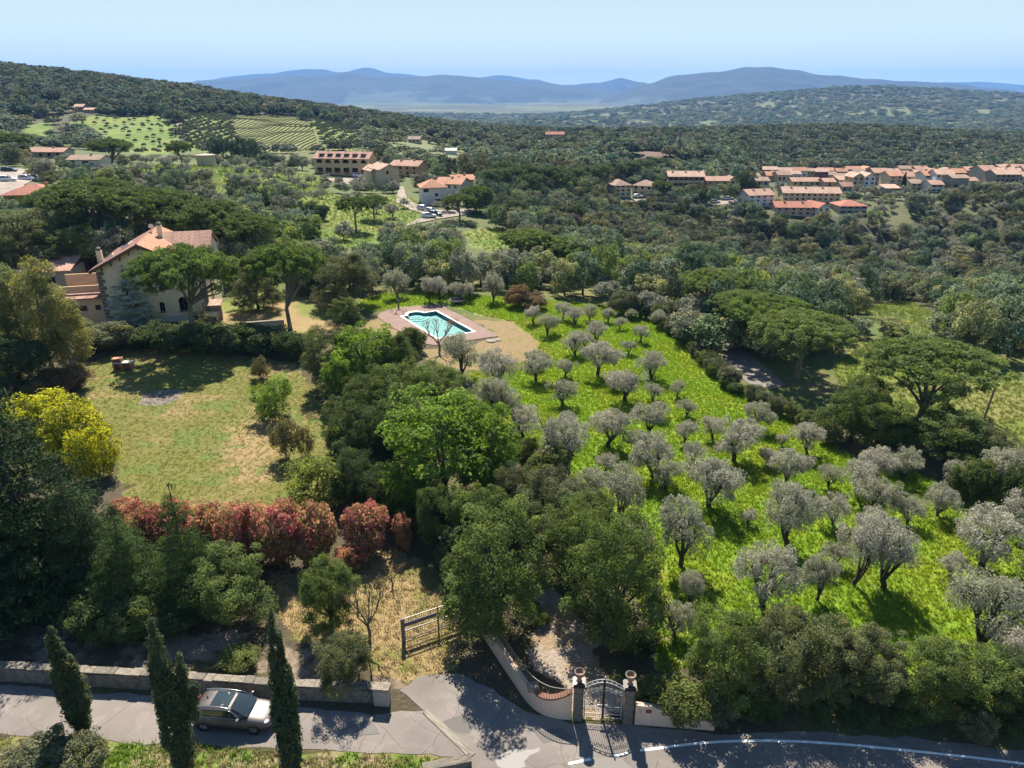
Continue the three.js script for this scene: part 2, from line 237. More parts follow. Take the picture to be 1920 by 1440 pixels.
{
  const W = 2048, H = 1134;
  const map = dataTex(W, (u, v) => { const c = soil(lerp(NX0, NX1, u), lerp(NZ1, NZ0, v)); return [enc(c[0]), enc(c[1]), enc(c[2])]; }, true, H);
  map.wrapS = map.wrapT = THREE.ClampToEdgeWrapping;
  const g = new THREE.PlaneGeometry(NX1 - NX0, NZ1 - NZ0, 224, 124).rotateX(-Math.PI / 2).translate((NX0 + NX1) / 2, 0, (NZ0 + NZ1) / 2);
  g.deleteAttribute('normal');
  const p = g.attributes.position, uv = g.attributes.uv, uv1 = new Float32Array(p.count * 2);
  for (let i = 0; i < p.count; i++) { const x = p.getX(i), z = p.getZ(i), [a, b] = poolLocal(x, z); p.setY(i, Math.abs(a) < PL / 2 + 0.9 && Math.abs(b) < PW / 2 + 0.9 ? -2.2 : land(x, z)); uv.setXY(i, (x - NX0) / (NX1 - NX0), (z - NZ1) / (NZ0 - NZ1)); uv1[i * 2] = x * 0.45; uv1[i * 2 + 1] = z * 0.45; }
  g.setAttribute('uv1', new THREE.BufferAttribute(uv1, 2));
  g.computeVertexNormals();
  const bump = grainTex.clone(); bump.channel = 1; bump.needsUpdate = true;
  const m = structure('ground', g, std({ map, bumpMap: bump, bumpScale: 0.14, roughness: 1 }));
}

// ---------------------------------------------------------------- terrain out to the valley
function far_cell(x, z, k) { // field patchwork
  const gx = x / k, gz = z / k, ix = Math.floor(gx), iz = Math.floor(gz); let best = 9, id = 0;
  for (let a = -1; a <= 1; a++) for (let b = -1; b <= 1; b++) { const cx = ix + a + hash2(ix + a, iz + b), cz = iz + b + hash2(iz + b + 99, ix + a), q = Math.hypot(gx - cx, gz - cz); if (q < best) { best = q; id = hash2(ix + a + 5, iz + b + 8); } } return id;
}
const WOOD = [0.04, 0.045, 0.024];
function terrainColor(x, z) {
  const d = -z, n1 = fbm(x * 0.03, z * 0.03, 4), n2 = fbm(x * 0.2, z * 0.2, 3), mix = (a, b, t) => [lerp(a[0], b[0], t), lerp(a[1], b[1], t), lerp(a[2], b[2], t)];
  let c = mix(WOOD, [0.07, 0.065, 0.03], n2); if (d < 430 && x < -0.02 * d && d > 150) c = mix([0.05, 0.075, 0.018], [0.1, 0.12, 0.04], n1 * 0.5 + n2 * 0.5);
  if (d < 700) {
    const wx = x + 5 * (n2 - 0.5), wz = z + 9 * (n1 - 0.5);
    const meadow = mix([0.085, 0.145, 0.015], [0.155, 0.18, 0.035], smooth(0.35, 0.65, n1 * 0.5 + n2 * 0.5));
    for (const k of ['meadow', 'meadowMid', 'meadowUp', 'fieldLeft', 'fieldLeft2', 'oliveField', 'oliveField2', 'greenPatch', 'clearingRight', 'slope']) if (inside(Z[k], wx, wz)) c = meadow;
    if (inside(Z.terraceField, wx, wz)) c = mix([0.09, 0.12, 0.04], [0.14, 0.145, 0.065], n2);
    if (inside(Z.vineyard, wx, wz)) c = mix([0.13, 0.155, 0.045], [0.17, 0.175, 0.06], n2);
    if (inside(Z.redField, wx, wz)) c = mix([0.1, 0.06, 0.045], [0.14, 0.085, 0.06], n2);
    if (inside(Z.villageSlope, wx, wz)) c = mix([0.11, 0.11, 0.055], [0.085, 0.105, 0.035], n2);
    if (inside(Z.carPark, x, z)) c = [0.24, 0.23, 0.225];
    if (d > 290 && d < 360 && x > 40) c = mix([0.085, 0.09, 0.04], [0.07, 0.085, 0.03], n2);
  } else if (d > 1150) {
    const f = far_cell(x + 120 * (n1 - 0.5), z + 120 * (n2 - 0.5), d > 4200 ? 420 : 120), hill = smooth(2600, 3100, d) * smooth(4300, 3600, d) * smooth(0.02, 0.2, x / d);
    if (f > lerp(0.52, 0.84, hill)) c = mix([0.07, 0.105, 0.03], [0.12, 0.125, 0.055], hash2(Math.floor(f * 9999), 4)); else c = mix([0.035, 0.045, 0.022], [0.075, 0.075, 0.04], n2 * 0.6 + f * 0.7);
  }
  return c;
}
{
  const A = [], Rr = []; for (let a = -50; a <= 50; a += 0.2) A.push(a); for (let a = 54; a < 310; a += 8) A.push(a); A.push(310); A.sort((p, q) => p - q);
  for (let r = 6; r < 11000; r *= r < 1000 ? 1.0145 : 1.02) Rr.push(r);
  const pos = new Float32Array(A.length * Rr.length * 3), col = new Float32Array(A.length * Rr.length * 3), idx = [];
  A.forEach((a, i) => Rr.forEach((r, j) => {
    const th = a * Math.PI / 180, x = Math.sin(th) * r, z = -Math.cos(th) * r, o = (i * Rr.length + j) * 3;
    let y = z < 0 ? land(x, z) : 0;
    const e = Math.min(x - NX0, NX1 - x, z - NZ0, NZ1 - z); if (e > 0) y -= 0.03 + 0.9 * smooth(0, 6, e) + (Math.hypot(x - poolAt[0], z - poolAt[1]) < 12 ? 2.5 : 0);
    pos[o] = x; pos[o + 1] = y; pos[o + 2] = z;
    const c = Math.abs(a) <= 52 && r > 60 ? terrainColor(x, z) : [0.08, 0.08, 0.035]; col[o] = c[0]; col[o + 1] = c[1]; col[o + 2] = c[2];
    if (i && j) { const p = i * Rr.length + j, q = p - Rr.length; idx.push(q - 1, p - 1, p, q - 1, p, q); }
  }));
  const g = new THREE.BufferGeometry(); g.setAttribute('position', new THREE.BufferAttribute(pos, 3)); g.setAttribute('color', new THREE.BufferAttribute(col, 3)); g.setIndex(idx); g.computeVertexNormals();
  structure('terrain', g, std({ vertexColors: true, roughness: 1 }));
}

// ---------------------------------------------------------------- far mountains, each range its own relief
const RANGES = [
  ['mountain_range', 10500, 3600, [[200, 175], [330, 156], [400, 151], [520, 144], [620, 141], [655, 134], [700, 143], [800, 144], [820, 141], [880, 144], [1000, 153], [1080, 163], [1150, 170], [1260, 182]], [0.024, 0.032, 0.026]],
  ['mountain_range', 15500, 3000, [[300, 170], [380, 150], [480, 140], [600, 129], [640, 136], [690, 128], [740, 139], [860, 150], [950, 141], [1000, 150], [1060, 160], [1130, 176]], [0.026, 0.034, 0.028]],
  ['mountain_range', 13500, 2400, [[1000, 178], [1060, 160], [1120, 156], [1165, 147], [1200, 153], [1240, 166], [1300, 178]], [0.024, 0.032, 0.026]],
  ['mountain_range', 8800, 3000, [[1090, 190], [1150, 178], [1210, 158], [1270, 141], [1340, 136], [1400, 127], [1440, 126], [1480, 131], [1550, 141], [1640, 148], [1700, 151], [1800, 157], [1860, 166], [1950, 176], [2100, 182]], [0.022, 0.03, 0.024]],
  ['mountain_range', 14500, 2600, [[1560, 176], [1700, 158], [1780, 155], [1850, 154], [1930, 159], [2050, 158], [2200, 165]], [0.026, 0.034, 0.028]],
];
for (const [name, D, T, prof, c] of RANGES) {
  const nx = 220, nd = 44, pos = [], col = [], idx = [], px0 = prof[0][0], px1 = prof[prof.length - 1][0];
  for (let i = 0; i <= nx; i++) for (let j = 0; j <= nd; j++) {
    const px = lerp(px0, px1, i / nx); let k = 0; while (k < prof.length - 2 && prof[k + 1][0] < px) k++;
    const t = (px - prof[k][0]) / (prof[k + 1][0] - prof[k][0]), py = lerp(prof[k][1], prof[k + 1][1], t * t * (3 - 2 * t));
    const v = j / nd, d = D + (v - 0.6) * T, x = (px - 960) / FOCAL * depthOf(D, heightAt(py, D)) * (d / D), top = heightAt(py, D);
    const edge = smooth(0, 0.06, i / nx) * smooth(1, 0.94, i / nx), sh = v < 0.6 ? Math.pow(v / 0.6, 1.35) : 1 - Math.pow((v - 0.6) / 0.4, 1.6);
    const spur = 1 - Math.abs(2 * fbm(x / 900 + D, d / 1500, 4) - 1), rel = v < 0.6 ? (1 - v / 0.6) * (v / 0.6) * 4 : 0.3;
    pos.push(x, lerp(-90, top, clamp(sh, 0, 1) * edge) + (spur - 0.72) * 0.42 * (top + 90) * rel + (fbm(x / 200, d / 200, 3) - 0.5) * (v < 0.58 ? 30 : 12), -d);
    const w = fbm(x / 300, d / 300, 4), f = v < 0.3 && w > 0.56 ? 2.6 : 1; col.push(c[0] * (0.7 + 0.6 * w) * f, c[1] * (0.7 + 0.6 * w) * f, c[2] * (0.7 + 0.6 * w) * f);
    if (i && j) { const p = i * (nd + 1) + j, q = p - nd - 1; idx.push(q - 1, p - 1, p, q - 1, p, q); }
  }
  const g = new THREE.BufferGeometry(); g.setAttribute('position', new THREE.Float32BufferAttribute(pos, 3)); g.setAttribute('color', new THREE.Float32BufferAttribute(col, 3)); g.setIndex(idx); g.computeVertexNormals();
  structure(name, g, std({ vertexColors: true, roughness: 1, side: THREE.DoubleSide }));
}

// ---------------------------------------------------------------- roads and pool deck
structure('side_lane_road', sheetGeo(outline(ROADS.lane, 0.22), 0.02), M.asphalt);
structure('main_road', sheetGeo(outline(ROADS.main, 0.22), 0.03), M.asphalt);
{ const pts = outline(ROADS.side, 0.15), g = sheetGeo(pts, 0); const p = g.attributes.position; for (let i = 0; i < p.count; i++) p.setY(i, land(p.getX(i), p.getZ(i)) + 0.05); structure('hillside_road', g, M.asphalt); }
{
  const root = thing('swimming_pool', 'turquoise rectangular swimming pool with white coping and rounded step bay', 'pool', [poolAt[0], 0, poolAt[1]], poolTurn);
  // pool outline: rectangle with a half-round step bay on the far short side
  const bayR = 1.3, hole = (grow) => { const a = PL / 2 + grow, b = PW / 2 + grow, r = bayR + grow, s = new THREE.Shape(); s.moveTo(-a, -b); s.lineTo(a, -b); s.lineTo(a, b); s.lineTo(-a, b); s.lineTo(-a, r - 0.6); s.absarc(-a, -0.6, r, Math.PI / 2, Math.PI * 1.5, false); s.lineTo(-a, -b); return s; };
  const flat = (sh, y, depth) => { const g = depth ? new THREE.ExtrudeGeometry(sh, { depth, bevelEnabled: false, curveSegments: 16 }) : new THREE.ShapeGeometry(sh, 16); g.rotateX(-Math.PI / 2); return g.translate(0, y, 0); };
  const coping = hole(0.34); coping.holes.push(hole(0)); part('coping', flat(coping, 0.075, 0.05), M.white, root);
  const wall = hole(0.16); wall.holes.push(hole(0.001)); part('basin_wall', flat(wall, -0.62, 0.69), std({ color: RGB(0.05, 0.21, 0.225), roughness: 0.5 }), root);
  part('basin_floor', flat(hole(0.1), -0.52), std({ color: RGB(0.035, 0.205, 0.215), map: at(plasterTex, 0.2), roughness: 0.6 }), root);
  for (let k = 0; k < 3; k++) { const s = new THREE.Shape(); s.absarc(-PL / 2, -0.6, bayR + 0.9 - k * 0.75, 0, TAU); part('step', flat(s, -0.52, 0.08 + k * 0.07), std({ color: RGB(0.05, 0.23, 0.24), roughness: 0.6 }), root); }
  const wg = new THREE.PlaneGeometry(PL + 2 * bayR, PW, 60, 30); wg.rotateX(-Math.PI / 2);
  part('water', flat(hole(0), -0.13), new THREE.MeshPhysicalMaterial({ color: RGB(0.85, 0.98, 0.98), transmission: 1, thickness: 0, roughness: 0.02, ior: 1.33, bumpMap: at(grainTex, 0.16), bumpScale: 0.004, specularIntensity: 0.28 }), root);
  // railing hoop and ladder
  const lad = (x, z) => part('ladder', merged([tube([V(x, -0.5, z - 0.05), V(x, 0.6, z), V(x, 0.75, z + 0.3), V(x, 0.1, z + 0.5)], 0.025), tube([V(x + 0.5, -0.5, z - 0.05), V(x + 0.5, 0.6, z), V(x + 0.5, 0.75, z + 0.3), V(x + 0.5, 0.1, z + 0.5)], 0.025), bar(V(x, -0.2, z), V(x + 0.5, -0.2, z), 0.02)]), M.steel, root);
  lad(-PL / 2 + 2.2, PW / 2 - 0.1);
  // deck of square slabs
  const deckPts = poly([[703, 592], [728, 582], [752, 577], [825, 572], [880, 600], [936, 631], [872, 640], [815, 648], [797, 645], [745, 620], [720, 604]]);
  const c = Math.cos(poolTurn), s = Math.sin(poolTurn), toW = ([a, b]) => [poolAt[0] + a * c + b * s, poolAt[1] - a * s + b * c];
  const holePts = hole(0.3).getPoints(16).map((p) => toW([p.x, -p.y]));
  structure('pool_deck', sheetGeo(outline(deckPts, 0.12), 0.08, holePts), std({ color: RGB(0.25, 0.17, 0.15), map: at(plasterTex, 0.12), bumpMap: at(grainTex, 0.6), bumpScale: 0.01 }));
}
// ---------------------------------------------------------------- plants: limbs as tapered tubes, crowns as many leaf-sized faces gathered in sprays
const leafMat = (r, g, b, thru = 0.4, o = {}) => new THREE.MeshPhysicalMaterial({ color: RGB(r, g, b), vertexColors: true, roughness: 1, transmission: thru, thickness: 0, specularIntensity: 0.35, side: THREE.DoubleSide, ...o });
const barkMat = (r, g, b) => std({ color: RGB(r, g, b), vertexColors: false, map: at(stoneTex, 0.9), bumpMap: at(grainTex, 3), bumpScale: 0.04 });
const BARK = { dark: barkMat(0.26, 0.22, 0.19), grey: barkMat(0.62, 0.55, 0.48), red: barkMat(0.62, 0.42, 0.3), pale: barkMat(1.1, 1, 0.88) };
function limb(pts, r0, r1, n = 6) { // tapered tube through points
  const cv = new THREE.CatmullRomCurve3(pts), S = Math.max(3, pts.length * 2), pos = [], nor = [], uv = [], idx = [], a = V(), b = V(), c = V(), p = V();
  for (let i = 0; i <= S; i++) { cv.getPoint(i / S, p); cv.getTangent(i / S, a); b.set(0, 0, 1); if (Math.abs(a.z) > 0.9) b.set(1, 0, 0); b.cross(a).normalize(); c.copy(a).cross(b); const r = lerp(r0, r1, Math.pow(i / S, 0.8)); for (let k = 0; k <= n; k++) { const t = k / n * TAU, x = Math.cos(t), y = Math.sin(t), nx = b.x * x + c.x * y, ny = b.y * x + c.y * y, nz = b.z * x + c.z * y; pos.push(p.x + nx * r, p.y + ny * r, p.z + nz * r); nor.push(nx, ny, nz); uv.push(k / n, i / S * 2); if (i && k) { const q = i * (n + 1) + k, w = q - n - 1; idx.push(w - 1, w, q, w - 1, q, q - 1); } } }
  const g = new THREE.BufferGeometry(); g.setAttribute('position', new THREE.Float32BufferAttribute(pos, 3)); g.setAttribute('normal', new THREE.Float32BufferAttribute(nor, 3)); g.setAttribute('uv', new THREE.Float32BufferAttribute(uv, 2)); g.setIndex(idx); return g;
}
// blobs: [x, y, z, rx, ry, rz]; sprays sit on and in the blobs, leaves in the sprays
function crown(R, blobs, o) {
  const { sprays, leaves, size, w = 0.5, sprayR = 0.5, flat = 0.6, up = 0.35, inner = 0.55, tone = 0.35, tips, droop = 0, low = -1, loose = 1.5, spiky = 0 } = o, pos = [], col = [], idx = [], n = V(), a = V(), b = V(), t = V();
  const area = blobs.map((q) => q[3] * q[4] + q[4] * q[5] + q[3] * q[5]), total = area.reduce((x, y) => x + y, 0);
  for (let s = 0; s < sprays; s++) {
    let k = 0, pick = R() * total; while (k < blobs.length - 1 && (pick -= area[k]) > 0) k++;
    const q = blobs[k]; let y, ph, tries = 0, cx, cy, cz;
    do {
      y = R() * 2 - 1; if (y < low) y = low + R() * 0.3; ph = R() * TAU; const h = Math.sqrt(Math.max(0, 1 - y * y)), rr = lerp(inner, 1.03, Math.sqrt(R()));
      n.set(h * Math.cos(ph), y, h * Math.sin(ph)); cx = q[0] + n.x * q[3] * rr; cy = q[1] + n.y * q[4] * rr; cz = q[2] + n.z * q[5] * rr;
    } while (++tries < 3 && blobs.some((p, i) => i !== k && ((cx - p[0]) / p[3]) ** 2 + ((cy - p[1]) / p[4]) ** 2 + ((cz - p[2]) / p[5]) ** 2 < 0.5));
    const st = 1 + tone * (R() - 0.5) * 2, hue = R(), sr = sprayR * (0.6 + 0.8 * R());
    for (let l = 0; l < leaves; l++) {
      let u = R() * 2 - 1; if (u < -0.35 && R() < 0.5) u = -u; const g = R() * TAU, hh = Math.sqrt(1 - u * u), rr = Math.pow(R(), 0.26) * sr, ex = hh * Math.cos(g), ez = hh * Math.sin(g);
      const x = cx + ex * rr, yy = cy + u * rr * flat - droop * rr * rr, z = cz + ez * rr;
      const L = size * (0.65 + 0.7 * R()), Wd = L * w * (0.8 + 0.4 * R());
      t.set(ex + (R() - 0.5) * loose, u + up * 0.5 + (R() - 0.5) * loose, ez + (R() - 0.5) * loose).normalize(); a.set(R() - 0.5, R() - 0.5, R() - 0.5).addScaledVector(t, spiky); b.copy(t).cross(a).normalize(); if (!spiky) a.copy(b).cross(t).normalize(); else a.normalize(); t.copy(a).cross(b);
      const o4 = pos.length / 3, f = Wd * 0.22;
      pos.push(x - a.x * L / 2, yy - a.y * L / 2, z - a.z * L / 2, x + b.x * Wd / 2 + t.x * f, yy + b.y * Wd / 2 + t.y * f, z + b.z * Wd / 2 + t.z * f, x + a.x * L / 2, yy + a.y * L / 2, z + a.z * L / 2, x - b.x * Wd / 2 + t.x * f, yy - b.y * Wd / 2 + t.y * f, z - b.z * Wd / 2 + t.z * f);
      const lt = st * (0.8 + 0.4 * R()); let c = [lt, lt, lt];
      if (tips) c = tips(hue, R(), lt, n, k);
      for (let m = 0; m < 4; m++) col.push(c[0], c[1], c[2]);
      idx.push(o4, o4 + 1, o4 + 2, o4, o4 + 2, o4 + 3);
    }
  }
  const g = new THREE.BufferGeometry(); g.setAttribute('position', new THREE.Float32BufferAttribute(pos, 3)); g.setAttribute('color', new THREE.Float32BufferAttribute(col, 3)); g.setIndex(idx); return g;
}
const KINDS = {};
function kind(key, name, variants, make, mats, bark) { KINDS[key] = { name, bark, mats, v: [] }; for (let i = 0; i < variants; i++) { const p = make(rng(1000 + i * 77 + key.length * 991 + key.charCodeAt(0) * 13), i), a = p.crown.attributes.position, rs = [], ys = []; for (let k = 0; k < a.count; k += 4) { rs.push(Math.hypot(a.getX(k), a.getZ(k))); ys.push(a.getY(k)); } rs.sort((x, y) => x - y); ys.sort((x, y) => x - y); p.w = 2 * rs[Math.floor(rs.length * 0.95)]; p.h = ys[Math.floor(ys.length * 0.985)]; KINDS[key].v.push(p); } }
// every prototype: { crown, trunk, w: crown width, h: height }
function branches(R, base, split, targets, r0, r1, o = {}) { const g = [limb([V(0, -0.3, 0), V((R() - 0.5) * 0.2, split * 0.5, (R() - 0.5) * 0.2), V(base[0], split, base[1])], r0, r0 * 0.75, 7)]; for (const q of targets) { const m = V(lerp(base[0], q[0], 0.45) + (R() - 0.5) * 0.4, lerp(split, q[1], o.lift ?? 0.55), lerp(base[1], q[2], 0.45) + (R() - 0.5) * 0.4); g.push(limb([V(base[0], split - 0.1, base[1]), m, V(q[0], q[1], q[2])], r0 * 0.6, r1, 5)); if (o.twigs) for (let k = 0; k < o.twigs; k++) { const e = V(q[0] + (R() - 0.5) * o.spread, q[1] + R() * o.spread * 0.6, q[2] + (R() - 0.5) * o.spread); g.push(limb([m, V((m.x + e.x) / 2 + (R() - 0.5) * 0.3, (m.y + e.y) / 2 + 0.2, (m.z + e.z) / 2), e], r0 * 0.28, r1 * 0.5, 4)); } } return mergeGeometries(g); }

// silvery olive: open crown on a few dark twisting limbs
kind('olive', 'olive_tree', 7, (R, i) => {
  const n = 5 + Math.floor(R() * 3), blobs = [], split = 0.35 + R() * 0.6;
  for (let k = 0; k < n; k++) { const t = k / n * TAU + R() * 0.8, r = 0.75 + R() * 0.75; blobs.push([Math.cos(t) * r, 2.0 + R() * 1.3, Math.sin(t) * r, 0.8 + R() * 0.4, 0.65 + R() * 0.35, 0.8 + R() * 0.4]); }
  blobs.push([(R() - 0.5) * 0.8, 3.2, (R() - 0.5) * 0.8, 1.0, 0.75, 1.0]);
  return { crown: crown(R, blobs, { sprays: 112, leaves: 58, size: 0.19, w: 0.36, sprayR: 0.42, flat: 1.0, inner: 0.5, tone: 0.2, low: -0.8, loose: 2.4, tips: (h, r, l) => [l * (r > 0.55 ? 1.18 : 0.95), l * (r > 0.55 ? 1.15 : 0.97), l * (r > 0.55 ? 1.2 : 0.9)] }), trunk: branches(R, [(R() - 0.5) * 0.3, (R() - 0.5) * 0.3], split, blobs.slice(0, 4 + i % 2).map((q) => [q[0] * 0.9, q[1] + 0.1, q[2] * 0.9]), 0.2 + R() * 0.07, 0.045, { twigs: 4, spread: 1.3, lift: 0.45 }), w: 4.3, h: 4.15 };
}, [leafMat(0.345, 0.34, 0.265, 0.36), leafMat(0.375, 0.36, 0.295, 0.34), leafMat(0.31, 0.315, 0.225, 0.38)], BARK.dark);
kind('oliveFar', 'olive_tree', 3, (R) => { const blobs = []; for (let k = 0; k < 5; k++) { const t = k / 5 * TAU; blobs.push([Math.cos(t) * 1.1, 1.7 + R() * 1.2, Math.sin(t) * 1.1, 1.1, 0.9, 1.1]); } return { crown: crown(R, blobs, { sprays: 44, leaves: 26, size: 0.46, w: 0.45, sprayR: 0.6, inner: 0.5, tone: 0.25, low: -0.7, loose: 2 }), trunk: branches(R, [0, 0], 0.8, blobs.slice(0, 3).map((q) => [q[0] * 0.8, q[1], q[2] * 0.8]), 0.17, 0.05), w: 4.3, h: 3.9 }; }, [leafMat(0.28, 0.28, 0.22, 0.34), leafMat(0.25, 0.26, 0.19, 0.34)], BARK.dark);
// evergreen oak: dense rounded crown to the ground
const oakBlobs = (R, n, w, h) => { const b = [[0, h * 0.55, 0, w * 0.36, h * 0.36, w * 0.36]]; for (let k = 0; k < n; k++) { const t = k / n * TAU * 2.4 + R(), e = R(), r = w * 0.3 * (0.55 + 0.6 * R()); b.push([Math.cos(t) * r, h * lerp(0.25, 0.86, e), Math.sin(t) * r, w * lerp(0.24, 0.15, e), h * 0.15, w * lerp(0.24, 0.15, e)]); } return b; };
const leafy = (gold = 0.15) => (h, r, l) => h < gold ? [l * 1.35, l * 1.22, l * 0.8] : [l, l, l];
kind('oak', 'evergreen_oak', 5, (R) => { const b = oakBlobs(R, 15, 7, 8.5); return { crown: crown(R, b, { sprays: 240, leaves: 125, size: 0.16, w: 0.64, sprayR: 0.6, flat: 0.8, inner: 0.66, tone: 0.34, low: -0.75, loose: 1.7, tips: leafy(0.22) }), trunk: branches(R, [0.2, 0], 1.4, b.slice(1, 6), 0.26, 0.06, { twigs: 2, spread: 1.6 }), w: 6.8, h: 8.9 }; },
  [leafMat(0.1, 0.14, 0.035, 0.42), leafMat(0.125, 0.175, 0.042, 0.44), leafMat(0.135, 0.155, 0.065, 0.4), leafMat(0.07, 0.105, 0.035, 0.4)], BARK.dark);
kind('oakMid', 'woodland_oak', 4, (R) => { const b = oakBlobs(R, 11, 7, 7.5); return { crown: crown(R, b, { sprays: 80, leaves: 40, size: 0.42, w: 0.66, sprayR: 0.8, flat: 0.8, inner: 0.7, tone: 0.3, low: -0.5, tips: leafy(0.15) }), trunk: branches(R, [0, 0], 1.6, b.slice(1, 4), 0.25, 0.07), w: 6.8, h: 7.7 }; },
  [leafMat(0.152, 0.211, 0.104, 0.28), leafMat(0.244, 0.282, 0.183, 0.26), leafMat(0.098, 0.154, 0.091, 0.26), leafMat(0.281, 0.288, 0.201, 0.26), leafMat(0.220, 0.282, 0.085, 0.34), leafMat(0.189, 0.250, 0.146, 0.28), leafMat(0.293, 0.314, 0.146, 0.32)], BARK.dark);
// umbrella pine: clumped flat dome on a bare forking trunk
const pineBlobs = (R, w, h, n) => { const b = []; for (let k = 0; k < n; k++) { const t = k * 2.4 + R() * 0.4, r = Math.sqrt((k + 0.4) / n) * w * 0.43, e = 1 - (r / (w * 0.5)) ** 2; b.push([Math.cos(t) * r, h * (0.6 + 0.3 * Math.sqrt(Math.max(0, e))) + (R() - 0.5) * 0.35, Math.sin(t) * r, w * (0.058 + 0.026 * R()), h * 0.058, w * (0.058 + 0.026 * R())]); if (k % 3 === 0) b.push([Math.cos(t + 0.3) * r * 0.92, h * (0.56 + 0.2 * e), Math.sin(t + 0.3) * r * 0.92, w * 0.06, h * 0.05, w * 0.06]); } return b; };
kind('pine', 'umbrella_pine', 4, (R, i) => { const b = pineBlobs(R, 12, 10.5, 92), t = b.filter((q, k) => k % 14 === 9).map((q) => [q[0] * 0.92, q[1] - 0.35, q[2] * 0.92]); return { crown: crown(R, b, { sprays: 560, leaves: 54, size: 0.34, w: 0.34, sprayR: 0.42, flat: 0.85, up: 0.8, inner: 0.4, tone: 0.28, low: -0.5, spiky: 0.7, tips: (h, r, l) => h < 0.25 ? [l * 1.25, l * 1.22, l * 0.8] : [l, l, l] }), trunk: branches(R, [(R() - 0.5) * 0.8, (R() - 0.5) * 0.5], 4.6 - (i % 2) * 1.9, t, 0.34, 0.06, { lift: 0.5, twigs: 1, spread: 2.4 }), w: 12, h: 10.3 }; },
  [leafMat(0.14, 0.2, 0.05, 0.36), leafMat(0.115, 0.16, 0.048, 0.36), leafMat(0.165, 0.215, 0.065, 0.36)], BARK.grey);
kind('pineFar', 'umbrella_pine', 2, (R) => { const b = pineBlobs(R, 10, 9, 22), t = b.filter((q, k) => k % 4 === 1).map((q) => [q[0] * 0.9, q[1] - 0.3, q[2] * 0.9]); return { crown: crown(R, b, { sprays: 110, leaves: 38, size: 0.46, w: 0.4, sprayR: 0.75, flat: 0.85, up: 0.8, inner: 0.4, tone: 0.3, low: -0.4 }), trunk: branches(R, [0, 0], 3.8, t, 0.3, 0.08, { lift: 0.42 }), w: 10.2, h: 9 }; }, [leafMat(0.085, 0.125, 0.045, 0.34), leafMat(0.1, 0.14, 0.05, 0.34)], BARK.grey);
// fresh green broadleaf in spring leaf
kind('lime', 'broadleaf_tree', 4, (R) => { const b = oakBlobs(R, 17, 7.4, 8.6); return { crown: crown(R, b, { sprays: 170, leaves: 64, size: 0.27, w: 0.6, sprayR: 0.72, flat: 0.5, inner: 0.6, tone: 0.25, low: -0.75, droop: 0.3, tips: leafy(0.25) }), trunk: branches(R, [0.1, 0], 1.7, b.slice(1, 8), 0.24, 0.05, { twigs: 2, spread: 1.8 }), w: 7.2, h: 8.9 }; },
  [leafMat(0.165, 0.265, 0.03, 0.48), leafMat(0.21, 0.28, 0.04, 0.5), leafMat(0.2, 0.25, 0.05, 0.5)], BARK.grey);
// narrow cypress
const cypBlobs = (R, h, w) => { const b = []; for (let k = 0; k < 16; k++) { const e = k / 15, r = w * 0.5 * Math.pow(Math.sin(Math.PI * clamp(0.1 + e * 0.9, 0, 1)), 0.75) * (1 - 0.35 * e); b.push([(R() - 0.5) * w * 0.12, h * (0.03 + 0.94 * e), (R() - 0.5) * w * 0.12, Math.max(0.08, r), h * 0.055, Math.max(0.08, r)]); } return b; };
kind('cypress', 'cypress_tree', 3, (R, i) => { const b = cypBlobs(R, 9, 1.5); if (i === 1) for (let k = 0; k < 6; k++) b.push([0.6 + k * 0.05, 4.4 + k * 0.42, (R() - 0.5) * 0.2, 0.26 - k * 0.03, 0.4, 0.26 - k * 0.03], [0.9 + k * 0.06, 3.6 + k * 0.34, (R() - 0.5) * 0.2, 0.2 - k * 0.02, 0.32, 0.2 - k * 0.02]); return { crown: crown(R, b, { sprays: 420, leaves: 44, size: 0.19, w: 0.36, sprayR: 0.2, flat: 2.2, up: 0.6, inner: 0.75, tone: 0.3, low: -1, loose: 1.2, tips: (h, r, l) => h < 0.08 ? [l * 1.9, l * 1.35, l * 1.1] : [l, l, l] }), trunk: limb([V(0, -0.3, 0), V(0.03, 3, 0), V(0, 7, 0)], 0.16, 0.03), w: 1.5, h: 9.1 }; }, [leafMat(0.075, 0.1, 0.04, 0.3), leafMat(0.062, 0.09, 0.038, 0.3)], BARK.grey);
kind('cypressFar', 'cypress_tree', 2, (R) => ({ crown: crown(R, cypBlobs(R, 8, 1.7), { sprays: 90, leaves: 7, size: 0.5, w: 0.4, sprayR: 0.3, flat: 1.6, up: 2, inner: 0.6 }), trunk: limb([V(0, -0.3, 0), V(0, 4, 0)], 0.14, 0.05), w: 1.7, h: 8.2 }), [leafMat(0.05, 0.07, 0.035, 0.25)], BARK.dark);
